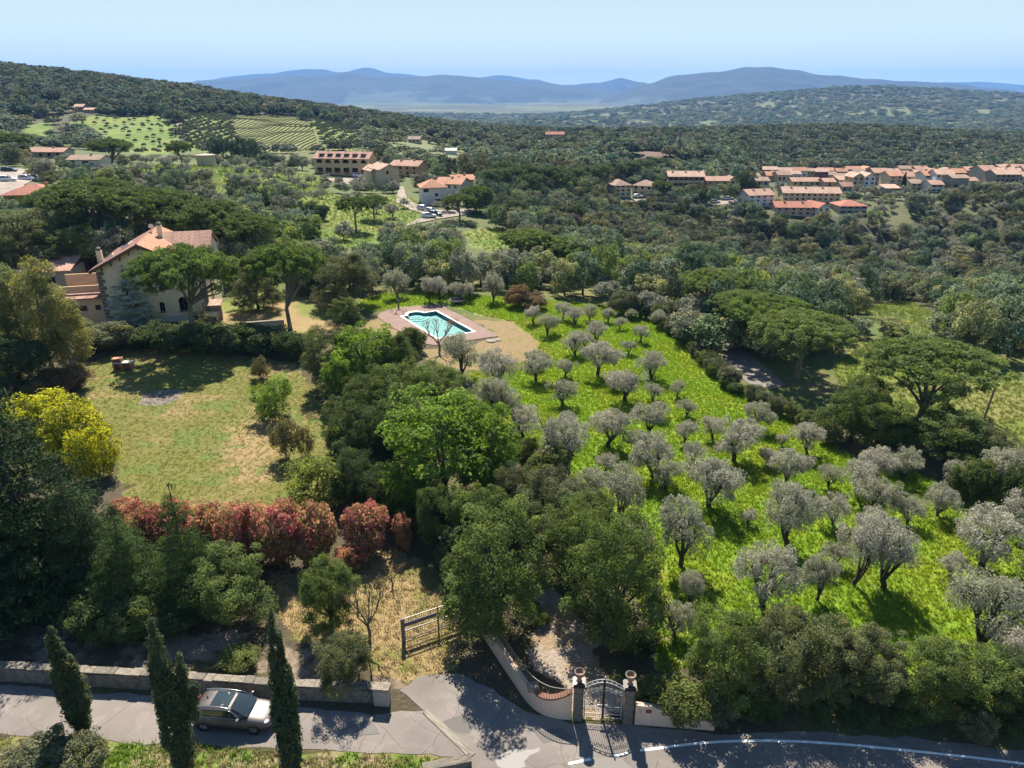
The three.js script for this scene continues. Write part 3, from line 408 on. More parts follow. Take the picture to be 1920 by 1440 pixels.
// cedar: tiers of flat sprays
const cedarBlobs = (R, w, h, lv) => { const b = []; for (let k = 0; k < lv; k++) { const e = k / (lv - 1), r = w * 0.5 * (1 - Math.pow(e, 1.25)) + 0.25, n = Math.max(3, Math.round(9 * (1 - e) + 3)); for (let m = 0; m < n; m++) { const t = m / n * TAU + k * 1.7 + R() * 0.6, q = r * (0.5 + 0.22 * R()); b.push([Math.cos(t) * q, h * (0.09 + 0.88 * e) - q * 0.1 + (R() - 0.5) * 0.3, Math.sin(t) * q, 0.22 * w * (1 - e) + 0.3, 0.22, 0.22 * w * (1 - e) + 0.3]); } } return b; };
kind('cedar', 'cedar_tree', 3, (R) => { const b = cedarBlobs(R, 8.5, 12, 13); return { crown: crown(R, b, { sprays: 760, leaves: 56, size: 0.22, w: 0.4, sprayR: 0.72, flat: 0.2, up: 0.5, inner: 0.3, tone: 0.45, droop: 0.3, loose: 1.2, tips: leafy(0.2) }), trunk: mergeGeometries([limb([V(0, -0.3, 0), V(0.1, 5, 0), V(0, 11.6, 0)], 0.34, 0.04), ...b.filter((q, k) => k % 2 === 0).map((q) => limb([V(0, q[1] - 0.2, 0), V(q[0] * 0.5, q[1] + 0.1, q[2] * 0.5), V(q[0] * 1.3, q[1], q[2] * 1.3)], 0.08, 0.015, 4))]), w: 8.6, h: 12.2 }; },
  [leafMat(0.036, 0.065, 0.022, 0.25), leafMat(0.46, 0.52, 0.46, 0.36), leafMat(0.07, 0.115, 0.03, 0.34)], BARK.dark);
// slender tree with upright hanging foliage
kind('gum', 'eucalyptus_tree', 2, (R) => { const b = []; for (let k = 0; k < 11; k++) { const e = k / 10, r = 1.0 * Math.sin(Math.PI * (0.12 + 0.8 * e)); b.push([(R() - 0.5) * 1.1, 3 + e * 9, (R() - 0.5) * 1.1, 0.75 + r * 0.75, 1.0, 0.75 + r * 0.75]); } return { crown: crown(R, b, { sprays: 210, leaves: 70, size: 0.25, w: 0.3, sprayR: 0.5, flat: 1.3, inner: 0.5, tone: 0.28, droop: 0.6, loose: 2.2, tips: leafy(0.3) }), trunk: mergeGeometries([limb([V(0, -0.3, 0), V(0.3, 4, 0.1), V(0, 12, 0)], 0.2, 0.04), ...b.filter((q, k) => k % 2).map((q) => limb([V(0.1, q[1] - 1.4, 0), V(q[0], q[1] - 0.4, q[2]), V(q[0] * 2, q[1] + 0.4, q[2] * 2)], 0.09, 0.02, 4))]), w: 3.7, h: 13 }; }, [leafMat(0.24, 0.245, 0.08, 0.45), leafMat(0.2, 0.225, 0.08, 0.45)], BARK.pale);
// shrubs and hedge bushes
const bushBlobs = (R, w, h, n) => { const b = [[0, h * 0.42, 0, w * 0.34, h * 0.42, w * 0.34]]; for (let k = 0; k < n; k++) { const t = k / n * TAU, r = w * 0.24; b.push([Math.cos(t) * r, h * (0.3 + 0.42 * R()), Math.sin(t) * r, w * 0.24, h * 0.24, w * 0.24]); } return b; };
const bush = (o) => (R) => { const b = bushBlobs(R, 3, 2.6, 8); return { crown: crown(R, b, { sprays: 125, leaves: 82, size: 0.13, w: 0.62, sprayR: 0.36, flat: 0.85, inner: 0.6, tone: 0.32, low: -0.85, loose: 1.8, ...o }), trunk: mergeGeometries([0, 1, 2, 3].map((k) => limb([V(0, -0.2, 0), V((R() - 0.5) * 0.8, 0.8, (R() - 0.5) * 0.8), V((R() - 0.5) * 1.8, 1.9, (R() - 0.5) * 1.8)], 0.05, 0.015, 4))), w: 3, h: 2.75 }; };
kind('bush', 'evergreen_shrub', 4, bush({ tips: leafy(0.2) }), [leafMat(0.1, 0.14, 0.038, 0.4), leafMat(0.145, 0.18, 0.05, 0.42), leafMat(0.15, 0.165, 0.09, 0.36), leafMat(0.07, 0.105, 0.036, 0.36), leafMat(0.2, 0.14, 0.07, 0.38)], BARK.dark);
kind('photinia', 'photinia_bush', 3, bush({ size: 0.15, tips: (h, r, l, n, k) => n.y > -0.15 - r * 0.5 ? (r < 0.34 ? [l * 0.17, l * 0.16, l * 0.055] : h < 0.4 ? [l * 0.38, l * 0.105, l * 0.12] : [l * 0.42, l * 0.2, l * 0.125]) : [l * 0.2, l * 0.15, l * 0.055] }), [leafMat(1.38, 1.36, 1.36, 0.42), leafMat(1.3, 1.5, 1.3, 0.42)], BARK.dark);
kind('broom', 'yellow_broom_bush', 3, bush({ size: 0.15, w: 0.5, flat: 1.2, up: 1, tips: (h, r, l) => r < 0.72 ? [l * 0.52, l * 0.5, l * 0.015] : [l * 0.14, l * 0.18, l * 0.03] }), [leafMat(1, 1, 1, 0.4)], BARK.dark);
kind('thin', 'young_broadleaf_tree', 3, bush({ sprays: 90, leaves: 50, size: 0.15, w: 0.5, inner: 0.3, sprayR: 0.35, tips: leafy(0.3) }), [leafMat(0.16, 0.25, 0.03, 0.5), leafMat(0.2, 0.25, 0.05, 0.5), leafMat(0.16, 0.15, 0.06, 0.4)], BARK.grey);
// leafless tree
kind('bare', 'bare_tree', 2, (R) => { const g = [limb([V(0, -0.3, 0), V(0.1, 0.6, 0), V(0, 1.1, 0)], 0.13, 0.1)], tips = []; const grow = (p, dir, len, r, lv) => { const e = p.clone().addScaledVector(dir, len), m = p.clone().lerp(e, 0.5).add(V((R() - 0.5) * 0.15, 0.05, (R() - 0.5) * 0.15)); g.push(limb([p, m, e], r, r * 0.55, 4)); if (lv < 4) for (let k = 0; k < 3; k++) grow(e, dir.clone().add(V((R() - 0.5) * 1.3, R() * 0.5, (R() - 0.5) * 1.3)).normalize(), len * 0.68, r * 0.52, lv + 1); else tips.push([e.x, e.y, e.z, 0.25, 0.2, 0.25]); }; for (let k = 0; k < 5; k++) grow(V(0, 1, 0), V(Math.cos(k * 1.26) * 0.8, 0.9, Math.sin(k * 1.26) * 0.8).normalize(), 1.1, 0.075, 1); return { crown: crown(R, tips.slice(0, 40), { sprays: 60, leaves: 5, size: 0.1, sprayR: 0.2 }), trunk: mergeGeometries(g), w: 4.4, h: 4.2 }; }, [leafMat(0.2, 0.14, 0.09, 0.3)], BARK.grey);

function plant(key, x, z, w, h, o = {}) {
  const K = KINDS[key], k = o.v ?? Math.floor(hash2(Math.round(x * 13), Math.round(z * 17)) * K.v.length), p = K.v[k % K.v.length], m = K.mats[(o.m ?? Math.floor(hash2(Math.round(z * 19), Math.round(x * 7)) * K.mats.length)) % K.mats.length];
  const t = thing(o.name ?? K.name, o.label, o.category ?? 'tree', [x, o.y ?? land(x, z), z], o.turn ?? hash2(Math.round(x * 31), Math.round(z * 11)) * TAU, o.group);
  const q1 = hash2(Math.round(x * 23), Math.round(z * 5)), q2 = hash2(Math.round(x * 3), Math.round(z * 29)), wob = key.startsWith('olive') ? 0.34 : 0.16;
  t.scale.set(w / p.w * (1 + wob * (q1 - 0.5)), h / p.h, w / p.w * (1 - wob * (q1 - 0.5)));
  t.rotation.z = o.lean ?? (q2 - 0.5) * (key.startsWith('olive') ? 0.22 : 0.05);
  part('crown', p.crown, m, t); part('trunk', p.trunk, o.bark ?? K.bark, t);
  return t;
}
// a plant whose foot, top and crown width are read off the photograph
const SOLID = { oak: 0.42, lime: 0.36, bush: 0.42, photinia: 0.42, broom: 0.42, thin: 0.3, cedar: 0.3, gum: 0.2 };
function plantAt(key, px, foot, top, wpx, o = {}) { const g = G(px, foot), bk = (o.solid ?? SOLID[key] ?? 0) * wpx * g.s; if (bk) { const d1 = g.d + bk; g.x *= d1 / g.d; g.z = -d1; g.d = d1; g.y = land(g.x, g.z); g.s = depthOf(d1, g.y) / FOCAL; } const h = Math.max(0.6, heightAt(top, g.d - (o.back ?? 0)) - g.y), w = wpx * g.s; return plant(key, g.x, g.z, w, h, o); }
// ---------------------------------------------------------------- buildings: walls with real openings, panes behind them, roofs with thickness
const FOOT = [], PROTECT = [[15, 345, 118, 388, 160]];
function panel(w, h, holes, gable = 0, t = 0.32, peak = 0) { // a wall in x-y, outside at z = 0, openings cut through
  const s = new THREE.Shape(); s.moveTo(-w / 2, -1.5); s.lineTo(w / 2, -1.5); s.lineTo(w / 2, h); if (gable) s.lineTo(peak, h + gable); s.lineTo(-w / 2, h); s.closePath();
  for (const q of holes) s.holes.push(openPath(q));
  return new THREE.ExtrudeGeometry(s, { depth: t, bevelEnabled: false, curveSegments: 6 }).translate(0, 0, -t);
}
function openPath(q) { const p = new THREE.Path(), x0 = q.x - q.w / 2, x1 = q.x + q.w / 2, y0 = q.y, y1 = q.y + q.h; p.moveTo(x0, y0); if (q.arch) { const r = q.w / 2; p.lineTo(x1, y0); p.lineTo(x1, y1 - r); p.absarc(q.x, y1 - r, r, 0, Math.PI, false); } else { p.lineTo(x1, y0); p.lineTo(x1, y1); p.lineTo(x0, y1); } p.closePath(); return p; }
function slabRoof(len, run, rise, t, tx = 0) { // one slope: eave on the x axis at z = 0, rising towards -z
  const L = Math.hypot(run, rise), g = new THREE.BoxGeometry(len, t, L), uv = g.attributes.uv; for (let i = 0; i < uv.count; i++) uv.setXY(i, uv.getX(i) * len, uv.getY(i) * L);
  g.translate(0, t / 2, -L / 2); g.rotateX(Math.atan2(rise, run)); return g;
}
function hipRoof(w, d, rise, ov, t = 0.18) { // four sloping faces over a w x d plan
  const a = w / 2 + ov, b = d / 2 + ov, r = Math.max(0, a - b), rz = Math.max(0, b - a), dy = -ov * rise / Math.min(a, b) * 0.6, P = [[-a, dy, b], [a, dy, b], [a, dy, -b], [-a, dy, -b], [-r, rise, rz], [r, rise, rz], [r, rise, -rz], [-r, rise, -rz]], pos = [], uv = [];
  const tri = (i, j, k) => { for (const m of [i, j, k]) pos.push(...P[m]); };
  const quad = (i, j, k, l) => { tri(i, j, k); tri(i, k, l); };
  quad(0, 1, 5, 4); quad(1, 2, 6, 5); quad(2, 3, 7, 6); quad(3, 0, 4, 7); quad(4, 5, 6, 7);
  for (const m of [0, 3, 2, 0, 2, 1]) pos.push(P[m][0], P[m][1] - t, P[m][2]);
  for (let k = 0; k < 4; k++) { const A = P[k], B = P[(k + 1) % 4]; pos.push(A[0], A[1] - t, A[2], B[0], B[1] - t, B[2], ...B, A[0], A[1] - t, A[2], ...B, ...A); }
  for (let i = 0; i < pos.length; i += 9) { const n = V(pos[i + 3] - pos[i], pos[i + 4] - pos[i + 1], pos[i + 5] - pos[i + 2]).cross(V(pos[i + 6] - pos[i], pos[i + 7] - pos[i + 1], pos[i + 8] - pos[i + 2])); const side = Math.abs(n.x) > Math.abs(n.z); for (let k = 0; k < 9; k += 3) uv.push(side ? pos[i + k + 2] : pos[i + k], side ? pos[i + k] : pos[i + k + 2]); }
  const g = new THREE.BufferGeometry(); g.setAttribute('position', new THREE.Float32BufferAttribute(pos, 3)); g.setAttribute('uv', new THREE.Float32BufferAttribute(uv, 2)); g.computeVertexNormals(); return g;
}
const WALL = { cream: plaster(0.62, 0.5, 0.34), white: plaster(0.72, 0.7, 0.66), yellow: plaster(0.52, 0.46, 0.12), ochre: plaster(0.56, 0.38, 0.2), orange: plaster(0.6, 0.26, 0.11), red: plaster(0.34, 0.06, 0.05), grey: plaster(0.42, 0.38, 0.33), pink: plaster(0.6, 0.42, 0.33), stone: std({ map: at(stoneTex, 0.3), color: RGB(0.9, 0.85, 0.8) }), blue: plaster(0.55, 0.6, 0.68), peach: plaster(0.7, 0.5, 0.3) };
const ROOF = { pink: roofing(0.52, 0.31, 0.24), orange: roofing(0.56, 0.28, 0.18), brown: roofing(0.38, 0.27, 0.21), red: roofing(0.5, 0.2, 0.14), pale: roofing(0.6, 0.4, 0.32), dusk: roofing(0.36, 0.2, 0.16) };
const SHUT = [std({ color: RGB(0.14, 0.08, 0.045) }), std({ color: RGB(0.05, 0.12, 0.07) }), std({ color: RGB(0.2, 0.2, 0.2) })];
function windowPart(root, q, face, W, D, sh) {
  const g = new THREE.ShapeGeometry(new THREE.Shape(openPath({ ...q, w: q.w + 0.1, h: q.h + 0.1, x: q.x, y: q.y - 0.05 }).getPoints(6)));
  g.translate(0, 0, -0.2);
  const turn = (h) => { if (face === 'front') h.translate(0, 0, D / 2); else if (face === 'back') h.rotateY(Math.PI).translate(0, 0, -D / 2); else if (face === 'right') h.rotateY(Math.PI / 2).translate(W / 2, 0, 0); else h.rotateY(-Math.PI / 2).translate(-W / 2, 0, 0); return h; };
  const p = part(q.door ? 'door' : 'window', turn(g), q.door ? SHUT[0] : M.glass, root);
  if (!q.arch && q.w < 1.6 && sh !== undefined) { part('sill', turn(box(q.w + 0.3, 0.1, 0.2, q.x, q.y - 0.06, 0.06)), M.white, p); for (const s of [-1, 1]) part('shutter', turn(box(q.w * 0.5, q.h, 0.06, q.x + s * q.w * 0.76, q.y + q.h / 2, 0.035)), SHUT[sh], p); }
  return p;
}
function house(o) {
  const { name = 'house', label, category = 'house', group, x, z, turn = 0, w, d, h, roof = 'gable', rise = 1.4, along = 'x', wall = WALL.cream, tiles = ROOF.pink, front = [], right = [], left = [], chim = [], ov = 0.5, shut } = o;
  const y = o.y ?? land(x, z), root = thing(name, label, category, [x, y, z], turn, group);
  const gx = roof === 'gable' && along === 'x' ? rise : 0, gz = roof === 'gable' && along === 'z' ? rise : 0;
  part('wall', merged([panel(w, h, front, gz).translate(0, 0, d / 2), panel(w, h, [], gz).rotateY(Math.PI).translate(0, 0, -d / 2), panel(d - 0.64, h, right, gx).rotateY(Math.PI / 2).translate(w / 2, 0, 0), panel(d - 0.64, h, left, gx).rotateY(-Math.PI / 2).translate(-w / 2, 0, 0)]), wall, root);
  part('floor', box(w - 0.7, 0.1, d - 0.7, 0, 0.02, 0), M.woodGrey, root);
  let rf;
  if (roof === 'gable') { const W = along === 'x' ? w : d, D = along === 'x' ? d : w, k = (D / 2 + ov) / (D / 2), run = D / 2 + ov; const a = slabRoof(W + 2 * ov, run, rise * k, 0.2).translate(0, h - rise * ov / (D / 2), D / 2 + ov), b = a.clone().rotateY(Math.PI), g = merged([a, b]); if (along === 'z') g.rotateY(Math.PI / 2); rf = part('roof', g, tiles, root); }
  else if (roof === 'hip') rf = part('roof', hipRoof(w, d, rise, ov).translate(0, h + 0.02, 0), tiles, root);
  else if (roof === 'shed') rf = part('roof', slabRoof(w + 2 * ov, d + 2 * ov, rise, 0.2).translate(0, h, d / 2 + ov), tiles, root);
  else { rf = part('roof', box(w - 0.5, 0.15, d - 0.5, 0, h - 0.5, 0), tiles, root); }
  for (const [cx, cz, ch = 1.1] of chim) { const c = part('chimney', box(0.6, ch + 1.4, 0.6, cx, h + (ch + (roof === 'flat' ? 0 : rise * 0.6)) / 2, cz), wall, rf); part('chimney_cap', box(0.85, 0.14, 0.85, cx, h + ch + 0.72 + (roof === 'flat' ? 0 : rise * 0.3), cz), tiles, rf); }
  for (const q of front) windowPart(root, q, 'front', w, d, shut); for (const q of right) windowPart(root, q, 'right', w, d, shut); for (const q of left) windowPart(root, q, 'left', w, d, shut);
  FOOT.push([x, z, Math.max(w, d) * 0.5 + 1.5]);
  const c = toPix(x, y + h / 2, z), s = depthOf(-z, y) / FOCAL; PROTECT.push([c[0] - w / 2 / s - 3, toPix(x, y + h + rise, z)[1], c[0] + w / 2 / s + 3, toPix(x, y + h * 0.35, z)[1], -z - d / 2]);
  return root;
}
const grid = (w, cols, rows, o = {}) => { const r = []; for (let i = 0; i < cols; i++) for (let j = 0; j < rows; j++) r.push({ x: (i + 0.5 - cols / 2) * (w / cols), y: (o.y0 ?? 1) + j * (o.step ?? 2.9), w: o.w ?? 1, h: o.h ?? 1.4 }); return r; };
// place by picture: base centre, base row, width, eave row
function houseAt(px, base, wpx, eave, o) { const g = G(px, base), w = wpx * g.s, d = o.d ?? w * 0.7, z = g.z - d / 2; const h = Math.max(2.4, heightAt(eave, g.d) - g.y); return house({ ...o, x: g.x * (z / g.z), z, y: g.y, w, h, d, ...(o.rows ? { front: grid(w, o.cols ?? Math.max(2, Math.round(w / 3.2)), o.rows, { step: h / o.rows, y0: h / o.rows * 0.32, w: o.ww ?? 1.05, h: o.wh ?? Math.min(1.5, h / o.rows * 0.5) }) } : {}), ...(o.sideRows ? { left: grid(d, 2, o.sideRows, { step: h / o.sideRows, y0: h / o.sideRows * 0.32 }), right: grid(d, 2, o.sideRows, { step: h / o.sideRows, y0: h / o.sideRows * 0.32 }) } : {}) }); }

// the villa: a gabled block facing the lawn with a tiled cross wing
{
  const g = G(294, 606), s = g.s, W = 12.4, E = 8.7, RISE = 3.2, DEP = 15.5, turn = 0.26;
  const root = thing('villa', 'cream two storey villa with arched windows, stone quoins and terracotta roof', 'house', [g.x - 0.6, 0.9, g.z], turn);
  FOOT.push([g.x - 3, g.z - 7, 13]); PROTECT.push([185, 415, 385, 600, 100]);
  const fx = (px) => (px - 282) * s * 1.02, wallM = plaster(0.93, 0.77, 0.53);
  const front = [{ x: fx(251), y: 5.2, w: 1.35, h: 2.0, arch: 1 }, { x: fx(303), y: 1.7, w: 0.75, h: 1.5, arch: 1 }, { x: fx(340), y: 1.6, w: 1.35, h: 2.2, arch: 1 }, { x: fx(315), y: 5.2, w: 1.35, h: 2, arch: 1 }, { x: fx(262), y: 1.7, w: 0.75, h: 1.5, arch: 1 }];
  const m = [];
  m.push(panel(W, E, front, RISE)); m.push(panel(W, E, [], RISE).rotateY(Math.PI).translate(0, 0, -DEP));
  m.push(panel(DEP - 0.66, E, [{ x: 2, y: 5.2, w: 1.1, h: 1.8, arch: 1 }]).rotateY(Math.PI / 2).translate(W / 2, 0, -DEP / 2)); m.push(panel(DEP - 0.66, E, [{ x: -2, y: 5.2, w: 1.1, h: 1.8, arch: 1 }]).rotateY(-Math.PI / 2).translate(-W / 2, 0, -DEP / 2));
  const wx0 = W / 2, wx1 = W / 2 + 2.2, wd = 9; // wing, its front just behind the gable wall
  m.push(panel(2.2, 7.6, []).translate((wx0 + wx1) / 2, 0, -0.25)); m.push(panel(wd, 7.6, [], 2.3).rotateY(Math.PI / 2).translate(wx1, 0, -0.25 - wd / 2));
  part('wall', merged(m), wallM, root); part('floor', box(W - 1, 0.1, DEP - 1, 0, 0.1, -DEP / 2), M.woodGrey, root);
  for (const q of front) { const pg = new THREE.ShapeGeometry(new THREE.Shape(openPath({ ...q, w: q.w + 0.1 }).getPoints(10))).translate(0, 0, -0.24); const p = part('window', pg, M.glass, root); part('mullion', box(0.07, q.h - 0.2, 0.06, q.x, q.y + q.h / 2, -0.2), SHUT[0], p); part('sill', box(q.w + 0.3, 0.12, 0.26, q.x, q.y - 0.06, 0.05), M.stone, p); }
  part('plinth', box(W + 0.16, 1.3, 0.1, 0, 0.35, 0.07), plaster(0.62, 0.62, 0.62), root);
  // tiled slopes: courses stepped down the slope, each course its own piece
  const courses = (len, run, rise, n, mat, name, parent, place) => { const L = Math.hypot(run, rise), a = Math.atan2(rise, run); for (let k = 0; k < n; k++) { const c = new THREE.BoxGeometry(len, 0.1, L / n + 0.1, Math.round(len / 0.28), 1, 1), p = c.attributes.position, uv = c.attributes.uv; for (let i = 0; i < p.count; i++) { if (p.getY(i) > 0) p.setY(i, p.getY(i) + 0.07 * Math.abs(Math.sin(p.getX(i) / 0.28 * Math.PI / 2 * 1.999))); uv.setXY(i, p.getX(i), p.getZ(i) + k * 0.3); } c.rotateX(0.05).translate(0, 0.13, -L * (k + 0.5) / n).rotateX(a); c.computeVertexNormals(); place(c); part(name, c, mat, parent); } };
  const ov = 0.75, run = W / 2 + ov, rr = RISE * run / (W / 2), y0 = E - RISE * ov / (W / 2);
  const rl = part('roof', merged([slabRoof(DEP + 2 * ov, run, rr, 0.12).translate(0, y0, W / 2 + ov).rotateY(-Math.PI / 2).translate(0, 0, -DEP / 2), slabRoof(DEP + 2 * ov, run, rr, 0.12).translate(0, y0, W / 2 + ov).rotateY(Math.PI / 2).translate(0, 0, -DEP / 2)]), ROOF.dusk, root);
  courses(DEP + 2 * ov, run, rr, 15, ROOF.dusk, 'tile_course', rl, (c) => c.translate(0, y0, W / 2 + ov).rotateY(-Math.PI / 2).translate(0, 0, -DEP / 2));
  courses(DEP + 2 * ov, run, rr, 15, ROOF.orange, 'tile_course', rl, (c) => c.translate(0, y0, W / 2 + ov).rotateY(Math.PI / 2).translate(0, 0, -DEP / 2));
  const wl = 9, wz = -4.2, wrun = 6.4, wri = 3.0, we = 8.75; // cross wing: ridge along x, nearly as high as the main ridge
  part('wing_wall', merged([panel(2.6, we, []).translate(7.3, 0, wz - 0.5), panel(2 * wrun - 1, we, [], wri - 0.2).rotateY(Math.PI / 2).translate(8.6, 0, wz - wrun)]), wallM, root);
  const wr = part('wing_roof', slabRoof(wl, wrun, wri, 0.12).translate(9 - wl / 2, we, wz), ROOF.pink, root);
  courses(wl, wrun, wri, 9, ROOF.pink, 'tile_course', wr, (c) => c.translate(9 - wl / 2, we, wz));
  part('wing_back_slope', slabRoof(wl, wrun, wri, 0.12).rotateY(Math.PI).translate(9 - wl / 2, we, wz - 2 * wrun), ROOF.pink, wr);
  part('low_roof', slabRoof(3, 4.2, 1.2, 0.14).translate(7.3, 7.5, 0.2), ROOF.pink, root);
  part('ridge', bar(V(0, E + RISE + 0.22, ov), V(0, E + RISE + 0.22, -DEP - ov), 0.14, 8), ROOF.orange, rl);
  for (let k = 0; k < 9; k++) { const t = (k + 0.5) / 9 * 2 - 1; part('bracket', box(0.14, 0.5, 0.55, t * (W / 2 - 0.2), E + RISE * (1 - Math.abs(t)) - 0.42, 0.27), SHUT[0], rl); }
  part('barge_board', merged([-1, 1].map((q) => box(Math.hypot(run, rr), 0.28, 0.08, 0, 0, 0, 0, 0, -q * Math.atan2(rr, run)).translate(q * run / 2, y0 + rr / 2 - 0.05, ov - 0.03))), SHUT[0], rl);
  const slopeY = (x) => E + RISE * (1 - Math.abs(x) / (W / 2)), sky = (x, z, w, l) => { const q = part('skylight', box(w, 0.14, l, 0, 0, 0, 0, 0, Math.atan2(RISE, W / 2)).translate(x, slopeY(x) + 0.56, z), M.white, rl); part('pane', box(w - 0.25, 0.05, l - 0.25, 0, 0.09, 0, 0, 0, Math.atan2(RISE, W / 2)).translate(x, slopeY(x) + 0.57, z), M.glass, q); };
  sky(-3.1, -5.8, 1.5, 0.8); sky(-3.2, -7.6, 1.5, 0.8); sky(-4.6, -2.2, 1.3, 0.7);
  const ch = (x, z, yb, hh, capm = M.terracotta) => { const c = part('chimney', box(0.7, hh, 0.7, x, yb + hh / 2, z), wallM, rl); part('chimney_cap', merged([cyl(0.3, 0.26, 0.35, x, yb + hh, z), cyl(0.4, 0.12, 0.25, x, yb + hh + 0.35, z)]), M.stone, rl); return c; };
  ch(1.5, -9.2, 11, 2.2); ch(-W / 2 - 0.2, -4.2, 7.2, 3.4);
  const dish = part('satellite_dish', new THREE.SphereGeometry(0.5, 14, 6, 0, TAU, 0, 0.9).scale(1, 0.45, 1).rotateX(1.9).translate(0.2, 13.1, -10), M.white, rl); part('mast', bar(V(0.2, 11.6, -10.1), V(0.2, 13.1, -10.1), 0.04), M.steel, dish);
  // quoins: each stone its own block
  for (const [qx, qz, hh] of [[-W / 2, 0, 8.6], [wx1, -0.25, 7.4]]) for (let k = 0; k < Math.floor(hh / 0.55); k++) part('quoin', box(k % 2 ? 0.62 : 0.95, 0.46, 0.1, qx - Math.sign(qx) * (k % 2 ? 0.31 : 0.475) * 0.98, 0.3 + k * 0.55, qz + 0.055), M.stone, root);
}
// flat-roofed annex with terrace beside the villa
{
  const g = G(176, 612), root = thing('terrace_annex', 'terracotta coloured annex with roof terrace and dark strip windows beside the villa', 'house', [g.x - 1.2, 0.6, g.z - 1], 0.26);
  FOOT.push([g.x - 2, g.z - 4, 8]); PROTECT.push([135, 520, 210, 585, 100]);
  const wm = plaster(0.76, 0.52, 0.32), f = [{ x: -1.1, y: 2.4, w: 2.6, h: 0.85 }, { x: 1.7, y: 2.4, w: 0.8, h: 0.85 }];
  part('wall', merged([panel(8.2, 4.3, f), panel(7, 4.3, []).rotateY(Math.PI / 2).translate(4.1, 0, -3.9), panel(7, 4.3, []).rotateY(-Math.PI / 2).translate(-4.1, 0, -3.9), box(8.2, 1.1, 0.25, 0, 5.0, -3.2), box(8.2, 1.9, 0.25, 0, 5.6, -7.4)]), wm, root);
  part('terrace_floor', box(7.4, 0.16, 7, 0, 4.2, -3.9), ROOF.dusk, root); part('tile_coping', box(8.6, 0.14, 0.7, 0, 4.35, 0.05), ROOF.dusk, root);
  for (const q of f) { const w = part('window', new THREE.PlaneGeometry(q.w + 0.1, q.h + 0.1).translate(q.x, q.y + q.h / 2, -0.22), M.glass, root); for (let k = 1; k < q.w / 0.65; k++) part('mullion', box(0.06, q.h, 0.06, q.x - q.w / 2 + k * 0.65, q.y + q.h / 2, -0.18), SHUT[2], w); }
  part('chimney', box(0.6, 1.1, 0.6, 3.4, 6.9, -7.3), wm, root);
}
houseAt(100, 545, 100, 512, { label: 'grey walled outbuilding with a low sloping tiled roof left of the villa', name: 'outbuilding', d: 9, roof: 'shed', rise: 1.5, wall: WALL.grey, tiles: ROOF.pink, ov: 0.3, turn: 0.26, front: [{ x: 1.5, y: 1, w: 1.4, h: 1.2 }] });
{ const g = G(402, 600), root = thing('garden_oven', 'white plastered outdoor oven with brick arch beside the villa', 'oven', [g.x, 0.9, g.z], 0.2); part('body', merged([box(2.2, 1.3, 1.4, 0, 0.65, -0.7), new THREE.CylinderGeometry(0.75, 0.75, 1.9, 12, 1, false, 0, Math.PI).rotateZ(Math.PI / 2).rotateX(-Math.PI / 2).translate(0, 1.3, -0.7)]), WALL.white, root); part('roof', slabRoof(2.8, 2, 0.5, 0.12).translate(0, 2.3, 0.4), ROOF.pale, root); for (const s of [-1, 1]) part('pillar', box(0.32, 2.3, 0.32, s * 1.15, 1.15, 0.1), M.terracotta, root); }
{ const g = G(233, 692), root = thing('brick_barbecue', 'brick barbecue with pale worktop at the edge of the lawn', 'barbecue', [g.x, 0, g.z], 0.1); part('worktop', box(2.5, 0.12, 0.9, 0, 0.95, 0), WALL.white, root); for (const x of [-1.1, -0.1, 1.1]) part('pier', box(0.22, 0.9, 0.8, x, 0.45, 0), M.terracotta, root); part('back_panel', box(2.3, 0.9, 0.12, 0, 0.45, -0.36), M.terracotta, root); part('fire_box', merged([box(0.16, 0.45, 0.8, -1.1, 1.23, 0), box(0.16, 0.45, 0.8, -0.1, 1.23, 0), box(1.16, 0.45, 0.14, -0.6, 1.23, -0.34), box(1.16, 0.1, 0.8, -0.6, 1.5, 0)]), M.terracotta, root); }
{ const a = G(455, 622), b = G(534, 618), root = thing('retaining_wall', 'low plastered retaining wall below the villa garden', 'wall', [(a.x + b.x) / 2, 0.5, (a.z + b.z) / 2], Math.atan2(-(b.z - a.z), b.x - a.x)); const L = Math.hypot(b.x - a.x, b.z - a.z); part('wall', box(L, 2.2, 0.35, 0, 0.2, 0), WALL.grey, root); part('coping', box(L + 0.1, 0.1, 0.55, 0, 1.35, 0), M.stoneCap, root); }

// houses on the left
houseAt(72, 386, 82, 364, { label: 'yellow bungalow with red hipped roof below the car park', roof: 'hip', rise: 1.9, d: 9, wall: WALL.yellow, tiles: ROOF.red, front: [{ x: 1.2, y: 0.8, w: 1.8, h: 1.4 }, { x: -3.4, y: 0.8, w: 1, h: 1.2 }], chim: [[3.2, 1, 0.9]], turn: 0.2, ov: 0.7 });
houseAt(97, 297, 70, 285, { label: 'long low house with brownish tiled roof above the car park', rise: 1.3, d: 8, wall: WALL.grey, tiles: ROOF.pink, front: grid(14, 4, 1, { y0: 0.8, w: 1.3 }), chim: [[2, 0, 0.7]] });
houseAt(171, 313, 60, 300, { label: 'white bungalow with tan tiled roof beside a pine', rise: 1.2, d: 8, wall: WALL.white, tiles: ROOF.brown, front: [{ x: 0.5, y: 0.7, w: 2.2, h: 1.3 }, { x: -4, y: 0.6, w: 1.6, h: 1.6 }], chim: [[1, 0, 0.8]] });
{ const g = G(382, 312), root = thing('water_tank', 'round cream water tank building with flat conical top on the hillside', 'water tank', [g.x, g.y, g.z - 3]); part('drum', cyl(3.4, 3.4, 4.6, 0, -0.6, 0, 28), WALL.cream, root); part('top', cyl(3.6, 0.3, 0.5, 0, 4, 0, 28), WALL.grey, root); FOOT.push([g.x, g.z - 3, 6]); PROTECT.push([362, 288, 402, 308, g.d]); }
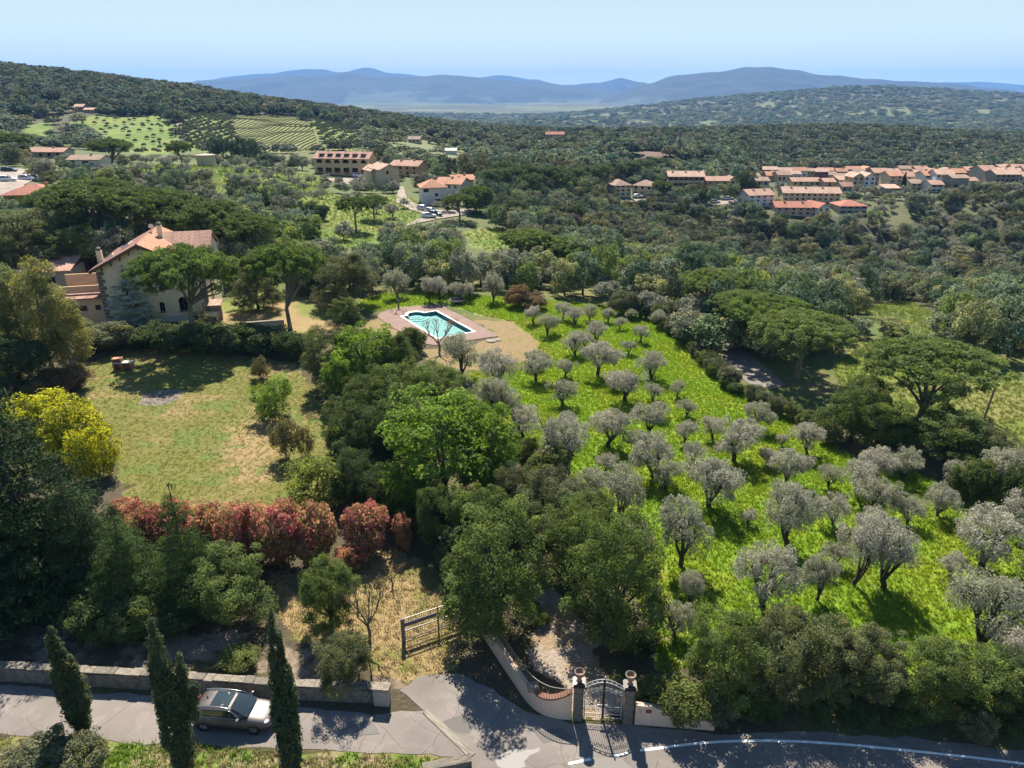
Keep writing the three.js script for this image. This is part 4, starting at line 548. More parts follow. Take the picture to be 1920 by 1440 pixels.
// apartments with an arcade of loggias
{
  const g = G(640, 328), L = 22, H = 6.2, root = thing('apartment_block', 'long cream apartment block with arched loggias and dormered pink roof', 'apartment block', [g.x + 1.2, g.y, g.z - 4], -0.16);
  FOOT.push([g.x, g.z - 4, 14]); PROTECT.push([590, 280, 705, 325, g.d]);
  const f = []; for (let k = 0; k < 6; k++) { const x = -L / 2 + 2.1 + k * (L - 4.2) / 5; f.push({ x, y: 3.5, w: 2.4, h: 2.2, arch: k % 3 !== 0 }, { x, y: 0.3, w: 2.4, h: 2.4, arch: 0 }); }
  part('wall', merged([panel(L, H, f).translate(0, 0, 4.5), panel(L, H, []).rotateY(Math.PI).translate(0, 0, -4.5), panel(8.36, H, grid(8, 2, 2, { step: 3 }), 2).rotateY(Math.PI / 2).translate(L / 2, 0, 0), panel(8.36, H, grid(8, 2, 2, { step: 3 }), 2).rotateY(-Math.PI / 2).translate(-L / 2, 0, 0)]), WALL.peach, root);
  for (const q of f) { const w = part('window', new THREE.PlaneGeometry(q.w + 0.2, q.h + 0.2).translate(q.x, q.y + q.h / 2, 3.3), M.glass, root); part('balcony_rail', box(q.w, 0.9, 0.08, q.x, q.y + 0.45, 4.42), q.y > 2 ? WALL.cream : M.terracotta, w); }
  const r = part('roof', merged([slabRoof(L + 1, 5.2, 2.3, 0.2).translate(0, H - 0.3, 5.2), slabRoof(L + 1, 5.2, 2.3, 0.2).translate(0, H - 0.3, 5.2).rotateY(Math.PI)]), ROOF.pink, root);
  for (let k = 0; k < 6; k++) { const x = -L / 2 + 2.6 + k * (L - 5.2) / 5, dm = part('dormer', merged([box(1.7, 1.0, 2.2, x, H + 1.1, 2.1), slabRoof(2.1, 1.3, 0.5, 0.12).rotateY(Math.PI / 2).translate(x - 0.05, H + 1.5, 1.1 + 1.05)].slice(0, 1)), ROOF.dusk, r); part('dormer_roof', hipRoof(1.7, 2.2, 0.45, 0.2, 0.1).translate(x, H + 1.6, 2.1), ROOF.dusk, dm); part('pane', new THREE.PlaneGeometry(1.1, 0.7).translate(x, H + 1.1, 3.215), M.glass, dm); }
  for (const x of [-7, 0, 7]) part('chimney', box(0.6, 1.4, 0.6, x, H + 2.4, -0.8), WALL.cream, r);
}
houseAt(722, 352, 36, 318, { label: 'tall cream house with gable and outside stair beside the sloping street', along: 'z', rise: 1.6, d: 12, wall: WALL.cream, tiles: ROOF.pale, turn: 0.5, front: [{ x: -0.8, y: 4.6, w: 0.9, h: 1.2 }, { x: 0.8, y: 1.6, w: 1, h: 1.2 }], right: grid(12, 4, 2, { w: 1, y0: 1 }), chim: [[0, -3, 0.9]] });
houseAt(703, 347, 26, 320, { label: 'lower cream wing joined behind the tall gabled house', along: 'z', rise: 1.5, d: 9, wall: WALL.cream, tiles: ROOF.pale, turn: 0.5, front: [{ x: 0, y: 3, w: 0.9, h: 1.1 }] });
houseAt(768, 330, 58, 311, { label: 'cream house row with stepped pink roofs behind the tall gabled house', rise: 1.6, d: 9, wall: WALL.ochre, tiles: ROOF.pink, turn: -0.35, rows: 2, chim: [[-3, 0.5, 0.9], [2.5, 0, 0.9]], left: [{ x: -1.4, y: 3.2, w: 1, h: 1.2 }, { x: 1.4, y: 3.2, w: 1, h: 1.2 }] });
houseAt(812, 384, 46, 351, { label: 'white two storey house with orange hipped roof above the road bend', roof: 'hip', rise: 2.1, d: 8.5, wall: WALL.white, tiles: ROOF.orange, turn: 0.25, front: [{ x: 0.6, y: 2.5, w: 0.9, h: 1 }, { x: 1.4, y: 0.1, w: 2.6, h: 1.6 }, { x: -2.6, y: 3.9, w: 1.6, h: 1 }], right: grid(8, 2, 2) });
houseAt(850, 366, 50, 345, { label: 'white house with balcony and shallow orange roof behind the pines', rise: 1.6, d: 9, wall: WALL.white, tiles: ROOF.orange, turn: -0.3, front: [{ x: -2.4, y: 2.2, w: 1.3, h: 1.3 }, { x: 0.4, y: 2.2, w: 0.9, h: 1.3 }, { x: 2.6, y: 2.2, w: 1, h: 1.3 }], chim: [[0, 0.5, 0.8], [2, -0.5, 0.8]] });
houseAt(866, 350, 40, 340, { label: 'orange roofed house crowning the white house cluster', rise: 1.3, d: 8, wall: WALL.cream, tiles: ROOF.orange, turn: 0.2, rows: 1, chim: [[1, 0, 0.9]] });
houseAt(1040, 259, 34, 252, { label: 'lone red roofed farmhouse on the distant wooded ridge', rise: 2.2, d: 9, wall: WALL.pink, tiles: ROOF.red, rows: 1 });
houseAt(154, 209, 17, 200, { label: 'small pink hillside villa below the forest on the left ridge', rise: 1.8, d: 9, wall: WALL.pink, tiles: ROOF.pale, rows: 1, cols: 3 });
houseAt(172, 212, 18, 206, { label: 'low pale wing beside the hillside villa', rise: 1.3, d: 8, wall: WALL.pink, tiles: ROOF.pale, rows: 1, cols: 3 });
houseAt(778, 268, 22, 262, { label: 'small cream farmhouse at the foot of the wooded hill', rise: 1.6, d: 8, wall: WALL.cream, tiles: ROOF.brown, rows: 1 });
houseAt(846, 290, 20, 285, { label: 'white greenhouse like shed on the terraced slope', category: 'shed', name: 'shed', rise: 1.2, d: 6, wall: WALL.white, tiles: WALL.white });
// village: [px, base, width, eave, label, options]
const VILLAGE = [
  [1159, 368, 32, 347, 'cream three storey house with hipped tan roof near the umbrella pines', { roof: 'hip', rise: 1.8, d: 10, wall: WALL.cream, tiles: ROOF.brown, rows: 3, cols: 3, sideRows: 2, turn: 0.25 }],
  [1208, 368, 38, 348, 'cream farmhouse with two rows of windows and tan hipped roof', { roof: 'hip', rise: 2, d: 9, wall: WALL.cream, tiles: ROOF.brown, rows: 2, cols: 3, turn: -0.4, sideRows: 2 }],
  [1282, 352, 66, 331, 'long pink terrace of houses with grey brown roof and balconies', { rise: 1.9, d: 10, wall: WALL.pink, tiles: ROOF.pale, rows: 2, cols: 7, shut: 0, turn: -0.06, chim: [[-6, 1, 0.9], [0, 1, 0.9], [6, 0.5, 0.9]] }],
  [1340, 352, 42, 339, 'low brick coloured house between the long terrace and the dark tree', { rise: 1.5, d: 9, wall: WALL.ochre, tiles: ROOF.pink, rows: 1, cols: 3 }],
  [1369, 350, 14, 337, 'small cream gabled house beside the dark round tree', { rise: 1.2, d: 8, wall: WALL.cream, tiles: ROOF.brown, rows: 1, cols: 1, along: 'z' }],
  [1414, 387, 52, 366, 'white three storey house with balconies at the village edge', { rise: 1.8, d: 10, wall: WALL.white, tiles: ROOF.pink, rows: 3, cols: 4, turn: 0.22, left: grid(9, 2, 2), chim: [[-2, 1, 0.9], [3, 1, 0.9]] }],
  [1514, 378, 104, 362, 'long cream row of houses with a single stepped pink roof', { rise: 1.9, d: 9.5, wall: WALL.cream, tiles: ROOF.pale, rows: 2, cols: 10, turn: -0.08, chim: [[-8, 1, 0.8], [-2, 1, 0.8], [5, 1, 0.8]] }],
  [1480, 404, 66, 389, 'lower pink roofed terrace with awnings in front of the long row', { rise: 1.7, d: 9, wall: WALL.pink, tiles: ROOF.red, rows: 2, cols: 5, turn: -0.06, chim: [[-3, 1, 0.8], [4, 1, 0.8]] }],
  [1527, 410, 28, 389, 'white end house with red roof at the foot of the village', { rise: 1.6, d: 9, wall: WALL.white, tiles: ROOF.red, rows: 2, cols: 2, sideRows: 2, turn: 0.35, along: 'z' }],
  [1588, 402, 50, 386, 'grey house with red hipped roof and small cypress in front', { roof: 'hip', rise: 1.8, d: 10, wall: WALL.grey, tiles: ROOF.red, rows: 2, cols: 4, shut: 1 }],
  [1581, 360, 20, 350, 'dark roofed shed at the end of the long row', { rise: 1.4, d: 8, wall: WALL.grey, tiles: ROOF.dusk, rows: 1 }],
  [1424, 350, 24, 339, 'small house with tan roof behind the dark round tree', { rise: 1.3, d: 8, wall: WALL.grey, tiles: ROOF.brown, rows: 1 }],
  [1412, 343, 14, 331, 'pale blue house at the left end of the upper village row', { rise: 1.3, d: 8, wall: WALL.blue, tiles: ROOF.brown, rows: 1, cols: 2 }],
  [1442, 342, 20, 329, 'cream house with bright orange roof in the upper row', { rise: 1.5, d: 8, wall: WALL.cream, tiles: ROOF.orange, rows: 1, cols: 2 }],
  [1464, 342, 24, 328, 'cream house with brown roof next to the bright orange roof', { rise: 1.5, d: 8, wall: WALL.cream, tiles: ROOF.brown, rows: 1, cols: 3 }],
  [1486, 338, 20, 326, 'white house with pale pink roof in the upper row', { rise: 1.5, d: 8, wall: WALL.white, tiles: ROOF.pale, rows: 1, cols: 3 }],
  [1508, 337, 24, 321, 'tan three windowed house beside the dark red house', { rise: 1.6, d: 9, wall: WALL.ochre, tiles: ROOF.brown, rows: 2, cols: 3 }],
  [1533, 340, 26, 322, 'dark red painted house in the upper village row', { rise: 1.7, d: 9, wall: WALL.red, tiles: ROOF.pale, rows: 2, cols: 3, shut: 2 }],
  [1505, 350, 52, 341, 'low cream garden house with pink roof above the long row', { rise: 1.4, d: 8, wall: WALL.cream, tiles: ROOF.pink, rows: 1, cols: 5 }],
  [1564, 338, 40, 328, 'broad house with weathered pink roof right of the dark red house', { rise: 1.7, d: 10, wall: WALL.cream, tiles: ROOF.brown, rows: 1, cols: 4 }],
  [1574, 350, 32, 337, 'cream house with loggia below the broad pink roof', { rise: 1.5, d: 9, wall: WALL.cream, tiles: ROOF.pale, rows: 2, cols: 3, turn: 0.2 }],
  [1598, 356, 20, 332, 'tall cream gabled house, left of the twin gables', { rise: 1.6, d: 9, wall: WALL.cream, tiles: ROOF.pale, rows: 3, cols: 2, along: 'z', sideRows: 2 }],
  [1619, 356, 21, 332, 'tall white gabled house, right of the twin gables', { rise: 1.6, d: 9, wall: WALL.white, tiles: ROOF.pale, rows: 3, cols: 2, along: 'z', sideRows: 2 }],
  [1641, 348, 28, 324, 'tall grey house with brown pink roof behind the twin gables', { rise: 1.8, d: 10, wall: WALL.grey, tiles: ROOF.pink, rows: 3, cols: 3 }],
  [1668, 350, 25, 330, 'cream house with orange roof beside the tall village cypress', { rise: 1.7, d: 10, wall: WALL.cream, tiles: ROOF.orange, rows: 3, cols: 2 }],
  [1666, 364, 27, 355, 'small lean-to with pink roof at the foot of the tall cypress', { roof: 'shed', rise: 1, d: 6, wall: WALL.grey, tiles: ROOF.pale }],
  [1704, 348, 32, 331, 'cream house with stepped roof right of the tall cypress', { rise: 1.7, d: 9, wall: WALL.cream, tiles: ROOF.pink, rows: 2, cols: 3 }],
  [1732, 350, 22, 329, 'white house with blue shutters in the village row', { rise: 1.6, d: 9, wall: WALL.white, tiles: ROOF.orange, rows: 3, cols: 2, shut: 2 }],
  [1759, 352, 30, 327, 'pale blue white house with many balconies', { rise: 1.7, d: 9, wall: WALL.blue, tiles: ROOF.pale, rows: 3, cols: 4, turn: -0.1 }],
  [1786, 361, 30, 334, 'ruined dark stone house without plaster below the orange house', { name: 'stone_house', rise: 1, d: 8, wall: WALL.stone, tiles: ROOF.brown, rows: 1, cols: 2 }],
  [1790, 340, 26, 324, 'orange house with pale orange roof, left of the big orange block', { rise: 1.7, d: 9, wall: WALL.orange, tiles: ROOF.orange, rows: 2, cols: 3 }],
  [1814, 340, 24, 320, 'big bright orange block in the middle of the village street', { rise: 1.5, d: 10, wall: WALL.orange, tiles: ROOF.pink, rows: 2, cols: 2, turn: -0.15 }],
  [1839, 342, 28, 320, 'large grey house adjoining the big orange block', { rise: 1.9, d: 10, wall: WALL.grey, tiles: ROOF.pink, rows: 2, cols: 4, turn: 0.1 }],
  [1814, 349, 17, 339, 'small white annexe under the big orange block', { rise: 1.1, d: 7, wall: WALL.white, tiles: ROOF.pink, rows: 1, cols: 1 }],
  [1874, 350, 46, 327, 'dark fronted house with two pink roofs right of the grey house', { rise: 1.6, d: 9, wall: WALL.stone, tiles: ROOF.pale, rows: 3, cols: 5 }],
  [1872, 326, 36, 315, 'house with bright pink gable roof above the village street', { rise: 1.9, d: 10, wall: WALL.pink, tiles: ROOF.pale, rows: 1, cols: 3, turn: 0.5 }],
  [1912, 326, 40, 315, 'long pink roofed house at the upper right of the village', { rise: 1.8, d: 10, wall: WALL.pink, tiles: ROOF.pink, rows: 1, cols: 5, turn: -0.2 }],
  [1908, 350, 24, 331, 'pale house with pink roof at the right edge of the village', { rise: 1.6, d: 9, wall: WALL.cream, tiles: ROOF.pale, rows: 2, cols: 3, turn: -0.1 }],
  [1452, 334, 18, 324, 'grey roofed house peeping over the bright orange roof', { rise: 1.4, d: 8, wall: WALL.grey, tiles: ROOF.brown, rows: 1, cols: 2 }],
  [1606, 336, 24, 323, 'house with broad brown roof above the twin gables', { rise: 1.7, d: 9, wall: WALL.ochre, tiles: ROOF.brown, rows: 1, cols: 2 }],
  [1690, 338, 20, 326, 'low pink roofed house behind the tall village cypress', { rise: 1.5, d: 9, wall: WALL.cream, tiles: ROOF.pink, rows: 1, cols: 2 }],
  [1718, 337, 22, 324, 'house with salmon roof above the stepped roof', { rise: 1.6, d: 9, wall: WALL.pink, tiles: ROOF.pale, rows: 1, cols: 2 }],
  [1744, 338, 20, 323, 'house with weathered orange roof above the balconied house', { rise: 1.6, d: 9, wall: WALL.cream, tiles: ROOF.orange, rows: 1, cols: 2 }],
  [1708, 358, 20, 344, 'cream house with small balcony below the stepped roof', { rise: 1.3, d: 8, wall: WALL.cream, tiles: ROOF.brown, rows: 2, cols: 2 }],
  [1745, 361, 22, 346, 'white washed house below the balconied house', { rise: 1.3, d: 8, wall: WALL.white, tiles: ROOF.pink, rows: 2, cols: 2, shut: 2 }],
  [1895, 338, 22, 324, 'tan house between the dark front and the upper right roofs', { rise: 1.5, d: 9, wall: WALL.ochre, tiles: ROOF.pale, rows: 1, cols: 2 }],
  [1548, 352, 20, 341, 'narrow house with pink lean roof above the dark shed', { rise: 1.2, d: 8, wall: WALL.pink, tiles: ROOF.pink, rows: 1, cols: 1 }],
  [1936, 345, 30, 325, 'house cut by the right edge of the photo', { rise: 1.6, d: 9, wall: WALL.cream, tiles: ROOF.pink, rows: 2, cols: 3 }],
];
for (const [px, base, w, eave, label, o] of VILLAGE) houseAt(px, base, w, eave, { label, group: 'village houses', ...o });
// back row of the village street, roof to roof
const NTH = ['first', 'second', 'third', 'fourth', 'fifth', 'sixth', 'seventh', 'eighth', 'ninth', 'tenth', 'eleventh', 'twelfth', 'thirteenth', 'fourteenth', 'fifteenth', 'sixteenth', 'seventeenth', 'eighteenth', 'nineteenth', 'twentieth'];
{ const r = rng(31), wn = ['cream', 'white', 'ochre', 'grey', 'pink', 'peach'], tn = ['pink', 'brown', 'pale', 'orange']; for (let k = 0, px = 1440; px < 1930; k++) { const w = 20 + r() * 9, a = wn[Math.floor(r() * 6)], b = tn[Math.floor(r() * 4)], base = 331 + r() * 5; houseAt(px, base, w, base - 11 - r() * 5, { label: `${a} house with ${b === 'pale' ? 'faded' : b} roof in the back row of the village, ${NTH[k]} from the left`, group: 'village houses', rise: 1.4 + r() * 0.6, d: 8.5, wall: WALL[a], tiles: ROOF[b], rows: 1, cols: 2, turn: (r() - 0.5) * 0.3, along: r() < 0.25 ? 'z' : 'x', chim: r() < 0.6 ? [[r() * 3 - 1.5, 0.6, 0.9]] : [] }); px += w + 1; } }
// ---------------------------------------------------------------- entrance: pillars, wrought iron gate, curved wall with railing
const flatAt = (px, py) => { const g = G(px, py); return V(g.x, 0, g.z); };
const gateIron = std({ color: RGB(0.42, 0.4, 0.39), metalness: 0.2, roughness: 0.5 }), gateWall = plaster(0.74, 0.55, 0.42), brickM = std({ color: RGB(0.2, 0.1, 0.075), map: at(plasterTex, 0.8), roughness: 0.9 });
{
  const L = flatAt(1083, 1346), Rr = flatAt(1176, 1352), dir = Rr.clone().sub(L), span = dir.length(), turn = Math.atan2(-dir.z, dir.x), H = 2.75;
  [[L, 'grey stone gate pillar with urn, joined to the curved pink wall'], [Rr, 'grey stone gate pillar with urn, beside the overhanging hedge']].forEach(([p, label]) => {
    const r = thing('gate_pillar', label, 'pillar', [p.x, 0, p.z], turn, 'gate pillars');
    for (let k = 0; k < 5; k++) part('stone_block', new RoundedBoxGeometry(0.56 - (k % 2) * 0.012, 0.5, 0.56 - (k % 2) * 0.012, 2, 0.02).translate(0, 0.27 + k * 0.505, 0), M.stone, r);
    part('cap', merged([box(0.74, 0.1, 0.74, 0, 2.6, 0), box(0.64, 0.1, 0.64, 0, 2.71, 0)]), M.iron, r);
    const u = part('urn', new THREE.LatheGeometry([[0.001, 0], [0.2, 0], [0.16, 0.06], [0.09, 0.14], [0.16, 0.24], [0.29, 0.42], [0.31, 0.56], [0.35, 0.6], [0.35, 0.65], [0.27, 0.65], [0.25, 0.5], [0.001, 0.44]].map(([a, b]) => new THREE.Vector2(a * 0.86, b)), 18).translate(0, 2.77, 0), std({ color: RGB(0.3, 0.2, 0.14), map: at(plasterTex, 1.2) }), r);
    part('rim', new THREE.TorusGeometry(0.275, 0.028, 6, 20).rotateX(Math.PI / 2).translate(0, 3.42, 0), M.kerb, u);
  });
  // two gate leaves
  const leaf = (side) => {
    const w = (span - 0.66) / 2, r = thing('gate_leaf', side < 0 ? 'left wrought iron leaf of the arched entrance gate with scrolls' : 'right wrought iron leaf of the arched entrance gate with scrolls', 'gate', [L.x + dir.x * (side < 0 ? 0.33 / span : 1 - 0.33 / span), 0, L.z + dir.z * (side < 0 ? 0.33 / span : 1 - 0.33 / span)], turn, 'entrance gate leaves');
    const X = (t) => -side * t, topY = (t) => 2.5 + 0.46 * Math.sin(Math.PI / 2 * t / w), sq = (x0, y0, x1, y1, t = 0.03) => bar(V(X(x0), y0, 0), V(X(x1), y1, 0), t, 6);
    part('stile', sq(0.03, 0.1, 0.03, 2.58, 0.035), gateIron, r); part('stile', sq(w - 0.03, 0.1, w - 0.03, 2.96, 0.035), M.iron, r);
    for (const y of [0.14, 0.42, 0.95]) part('rail', sq(0.02, y, w - 0.02, y, 0.026), gateIron, r);
    for (const o of [0, 0.22]) { const pts = []; for (let k = 0; k <= 8; k++) pts.push(V(X(w * k / 8), topY(w * k / 8) - o, 0)); part('arch_rail', tube(pts, 0.028, 16), gateIron, r); }
    const n = 9; for (let k = 1; k < n; k++) part('gate_bar', sq(w * k / n, 0.95, w * k / n, topY(w * k / n) - 0.22, 0.012), gateIron, r);
    for (let k = 0; k < 9; k++) part('gate_bar', sq(w * (k + 0.5) / 9, 0.14, w * (k + 0.5) / 9, 0.42, 0.012), M.iron, r);
    const scroll = (cx, cy, R0, mir) => { const p = []; for (let k = 0; k <= 30; k++) { const t = k / 30 * TAU * 1.6, q = R0 * (1 - k / 34); p.push(V(X(cx + mir * Math.cos(t) * q), cy + Math.sin(t) * q, 0.01)); } return tube(p, 0.017, 44, 4); };
    for (let k = 0; k < 4; k++) { part('scroll', scroll(w * (k + 0.5) / 4, 0.69, 0.17, k % 2 ? 1 : -1), gateIron, r); part('scroll', scroll(w * (k + 0.5) / 4, 1.98 + 0.09 * k, 0.19, k % 2 ? -1 : 1), gateIron, r); part('scroll', scroll(w * (k + 0.5) / 4, topY(w * (k + 0.5) / 4) - 0.11, 0.08, k % 2 ? 1 : -1), gateIron, r); }
    if (side > 0) part('finial', merged([cyl(0.03, 0.05, 0.16, X(w - 0.03), 2.96, 0), new THREE.SphereGeometry(0.05, 8, 6).translate(X(w - 0.03), 3.16, 0)]), gateIron, r);
    part('lock_plate', box(0.26, 0.12, 0.05, X(w - 0.2), 1.05, 0.01), gateIron, r);
  };
  leaf(-1); leaf(1);
  // walls: a path on the ground and a height at each point
  const wallStrip = (pts, th) => { // pts: [Vector3, height]
    const pos = [], uv = [], idx = []; let run = 0;
    pts.forEach(([p, h], i) => { const a = pts[Math.max(0, i - 1)][0], b = pts[Math.min(pts.length - 1, i + 1)][0], t = b.clone().sub(a).normalize(), nx = -t.z * th / 2, nz = t.x * th / 2; if (i) run += p.distanceTo(pts[i - 1][0]); for (const [x, y, z, v] of [[p.x + nx, -0.2, p.z + nz, 0], [p.x + nx, h, p.z + nz, h], [p.x - nx, h, p.z - nz, h + th], [p.x - nx, -0.2, p.z - nz, 2 * h]]) { pos.push(x, y, z); uv.push(run, v); } if (i) for (let k = 0; k < 3; k++) { const q = i * 4 + k, w = q - 4; idx.push(w, q, q + 1, w, q + 1, w + 1); } });
    const n = pts.length - 1; idx.push(0, 1, 2, 0, 2, 3, n * 4, n * 4 + 2, n * 4 + 1, n * 4, n * 4 + 3, n * 4 + 2);
    const g = new THREE.BufferGeometry(); g.setAttribute('position', new THREE.Float32BufferAttribute(pos, 3)); g.setAttribute('uv', new THREE.Float32BufferAttribute(uv, 2)); g.setIndex(idx); const f = g.toNonIndexed(); f.computeVertexNormals(); return f;
  };
  const path = new THREE.CatmullRomCurve3([[1071, 1346], [1050, 1345], [1030, 1341], [1010, 1331], [993, 1316], [977, 1294], [958, 1266], [938, 1236], [916, 1202], [900, 1175]].map(([a, b]) => flatAt(a, b))), N = 60, pts = [], len = path.getLength();
  const hAt = (s) => s < 2.2 ? 1.15 + 0.85 * Math.pow(1 - s / 2.2, 2) : s < 2.75 ? 1.42 : 1.15;  // scooped beside the pillar, block, then level
  for (let k = 0; k <= N; k++) { const t = k / N; pts.push([path.getPointAt(t), hAt(t * len) - (t * len >= 2.2 && t * len < 2.75 ? 0.27 : 0)]); }
  const wl = thing('entrance_wall', 'curved pink plastered wall with iron railing left of the gate', 'wall', [0, 0, 0]);
  part('wall', wallStrip(pts, 0.3), gateWall, wl);
  const cop = []; for (let k = 0; k <= 14; k++) { const s = k / 14 * 2.2; cop.push([path.getPointAt(s / len).setY(0), hAt(s)]); }
  for (let k = 0; k < 14; k++) { const [a, ha] = cop[k], [b, hb] = cop[k + 1]; const g = box(a.distanceTo(b) * 1.02 + 0.01, 0.1, 0.4, 0, 0, 0); g.rotateZ(Math.atan2(hb - ha, a.distanceTo(b))); g.rotateY(Math.atan2(-(b.z - a.z), b.x - a.x)); g.translate((a.x + b.x) / 2, (ha + hb) / 2 + 0.05, (a.z + b.z) / 2); part('brick', g, brickM, wl); }
  const bp = path.getPointAt(2.48 / len); part('stone_block', new RoundedBoxGeometry(0.62, 0.42, 0.46, 2, 0.03).rotateY(0.1).translate(bp.x, 1.36, bp.z), M.stoneCap, wl);
  const rail = []; for (let k = 0; k <= 26; k++) { const p = path.getPointAt(k / 26 * 0.96 + 0.005); rail.push(V(p.x, 2.15, p.z)); } part('top_rail', tube(rail, 0.025, 80, 6), M.paleIron, wl);
  for (let s = 0.12; s < len * 0.96; s += 0.17) { const p = path.getPointAt(s / len); part('railing_bar', bar(V(p.x, hAt(s), p.z), V(p.x, 2.15, p.z), 0.011, 4), M.paleIron, wl); }
  const wr = thing('roadside_wall', 'pink plastered wall under the hedge right of the gate', 'wall', [0, 0, 0]), rp = [];
  const A = flatAt(1189, 1355), B = flatAt(1338, 1366); for (let k = 0; k <= 10; k++) rp.push([A.clone().lerp(B, k / 10), lerp(1.45, 0.62, smooth(0, 1, k / 10))]); part('wall', wallStrip(rp, 0.3), gateWall, wr);
  const q = A.clone().lerp(B, 0.16); part('letter_box', box(0.3, 0.2, 0.06, q.x, 1.1, q.z + 0.19, turn), std({ color: RGB(0.2, 0.05, 0.04) }), wr); const q2 = A.clone().lerp(B, 0.06); part('intercom', box(0.12, 0.18, 0.05, q2.x, 1.1, q2.z + 0.18, turn), M.steel, wr);
  for (const [t, h] of [[0.2, 1.55]]) void t;
  // old stone wall along the lane, capped with single slabs
  const sw = thing('stone_wall', 'weathered grey stone wall along the lane behind the car', 'wall', [0, 0, 0]), sp = new THREE.CatmullRomCurve3([[-260, 1252], [0, 1271], [170, 1281], [330, 1291], [520, 1304], [726, 1314]].map(([a, b]) => flatAt(a, b))), sl = sp.getLength(), sps = []; for (let k = 0; k <= 50; k++) sps.push([sp.getPointAt(k / 50), 0.98 + 0.05 * Math.sin(k)]); part('wall', wallStrip(sps, 0.5), M.stone, sw);
  const R = rng(8); for (let s = 0; s < sl - 0.5;) { const l = 0.3 + R() * 0.75, p = sp.getPointAt((s + l / 2) / sl), t = sp.getTangentAt((s + l / 2) / sl); part('cap_stone', new RoundedBoxGeometry(l - 0.01, 0.07 + R() * 0.05, 0.52 + R() * 0.12, 1, 0.025).rotateY(Math.atan2(-t.z, t.x) + (R() - 0.5) * 0.06).translate(p.x + (R() - 0.5) * 0.04, 1.045 + R() * 0.05, p.z + (R() - 0.5) * 0.06), R() < 0.5 ? M.stoneCap : M.stone, sw); s += l; }
  const e = flatAt(718, 1316); const bx = thing('meter_cabinet', 'grey utility cabinet at the end of the stone wall', 'cabinet', [e.x, 0, e.z + 0.1], -0.1); part('body', new RoundedBoxGeometry(0.9, 1.25, 0.5, 2, 0.03).translate(0, 0.62, 0), WALL.grey, bx); part('lid', box(1, 0.08, 0.6, 0, 1.28, 0), M.stoneCap, bx); part('door', box(0.7, 0.9, 0.04, 0, 0.65, 0.26), WALL.grey, bx);
  // concrete strip across the lane mouth, low block on the verge, whitish worn patch
  const k0 = flatAt(798, 1334), k1 = flatAt(886, 1418), kl = k0.distanceTo(k1); { const g = box(kl, 0.05, 0.42, 0, 0.045, 0); g.rotateY(Math.atan2(-(k1.z - k0.z), k1.x - k0.x)); g.translate((k0.x + k1.x) / 2, 0, (k0.z + k1.z) / 2); structure('concrete_strip', g, M.kerb); }
  const vb = flatAt(838, 1440); solo('verge_block', new RoundedBoxGeometry(2.6, 0.5, 0.55, 2, 0.05).rotateY(0.22).translate(vb.x, 0.2, vb.z), M.stone, 'low stone block on the grass verge by the junction', 'stone block');
  structure('worn_patch', sheetGeo(outline(poly([[930, 1424], [955, 1408], [985, 1403], [1008, 1400], [1012, 1406], [992, 1414], [982, 1426], [985, 1438], [955, 1444], [935, 1438]]), 0.22, 0.16), 0.036), std({ color: RGB(0.27, 0.255, 0.245), bumpMap: at(grainTex, 1.5), bumpScale: 0.01 }));
  for (const [pts, c] of [[[[830, 1352], [872, 1338], [900, 1352], [880, 1376], [846, 1372]], 0.115], [[[1000, 1372], [1060, 1366], [1075, 1384], [1020, 1396]], 0.12], [[[640, 1356], [700, 1352], [712, 1376], [650, 1382]], 0.14], [[[1100, 1424], [1160, 1420], [1190, 1445], [1120, 1452]], 0.17]]) structure('road_patch', sheetGeo(outline(poly(pts), 0.12, 0.2), 0.0345), std({ color: RGB(c * 1.08, c, c * 0.94), bumpMap: at(grainTex, 1.1), bumpScale: 0.02 }));
  // painted lines
  const line = (pix, w, name) => { const c = new THREE.CatmullRomCurve3(pix.map(([a, b]) => flatAt(a, b))), n = Math.max(2, pix.length * 8), pos = [], idx = []; for (let k = 0; k <= n; k++) { const p = c.getPointAt(k / n), t = c.getTangentAt(k / n), ww = w * (0.93 + 0.14 * hash2(k, 3)); pos.push(p.x - t.z * ww / 2, 0.042, p.z + t.x * ww / 2, p.x + t.z * ww / 2, 0.042, p.z - t.x * ww / 2); if (k) idx.push(k * 2 - 2, k * 2, k * 2 - 1, k * 2 - 1, k * 2, k * 2 + 1); } const g = new THREE.BufferGeometry(); g.setAttribute('position', new THREE.Float32BufferAttribute(pos, 3)); g.setAttribute('uv', new THREE.Float32BufferAttribute(pos.filter((q, i) => i % 3 !== 1), 2)); g.setIndex(idx); g.computeVertexNormals(); structure(name, g, M.paint); };
  line([[1200, 1408], [1330, 1393], [1450, 1390], [1560, 1395], [1700, 1408], [1920, 1433], [2100, 1460]], 0.16, 'edge_line_marking'); line([[1066, 1433], [1108, 1424]], 0.16, 'edge_line_marking'); line([[1150, 1419], [1176, 1412]], 0.16, 'edge_line_marking');
}
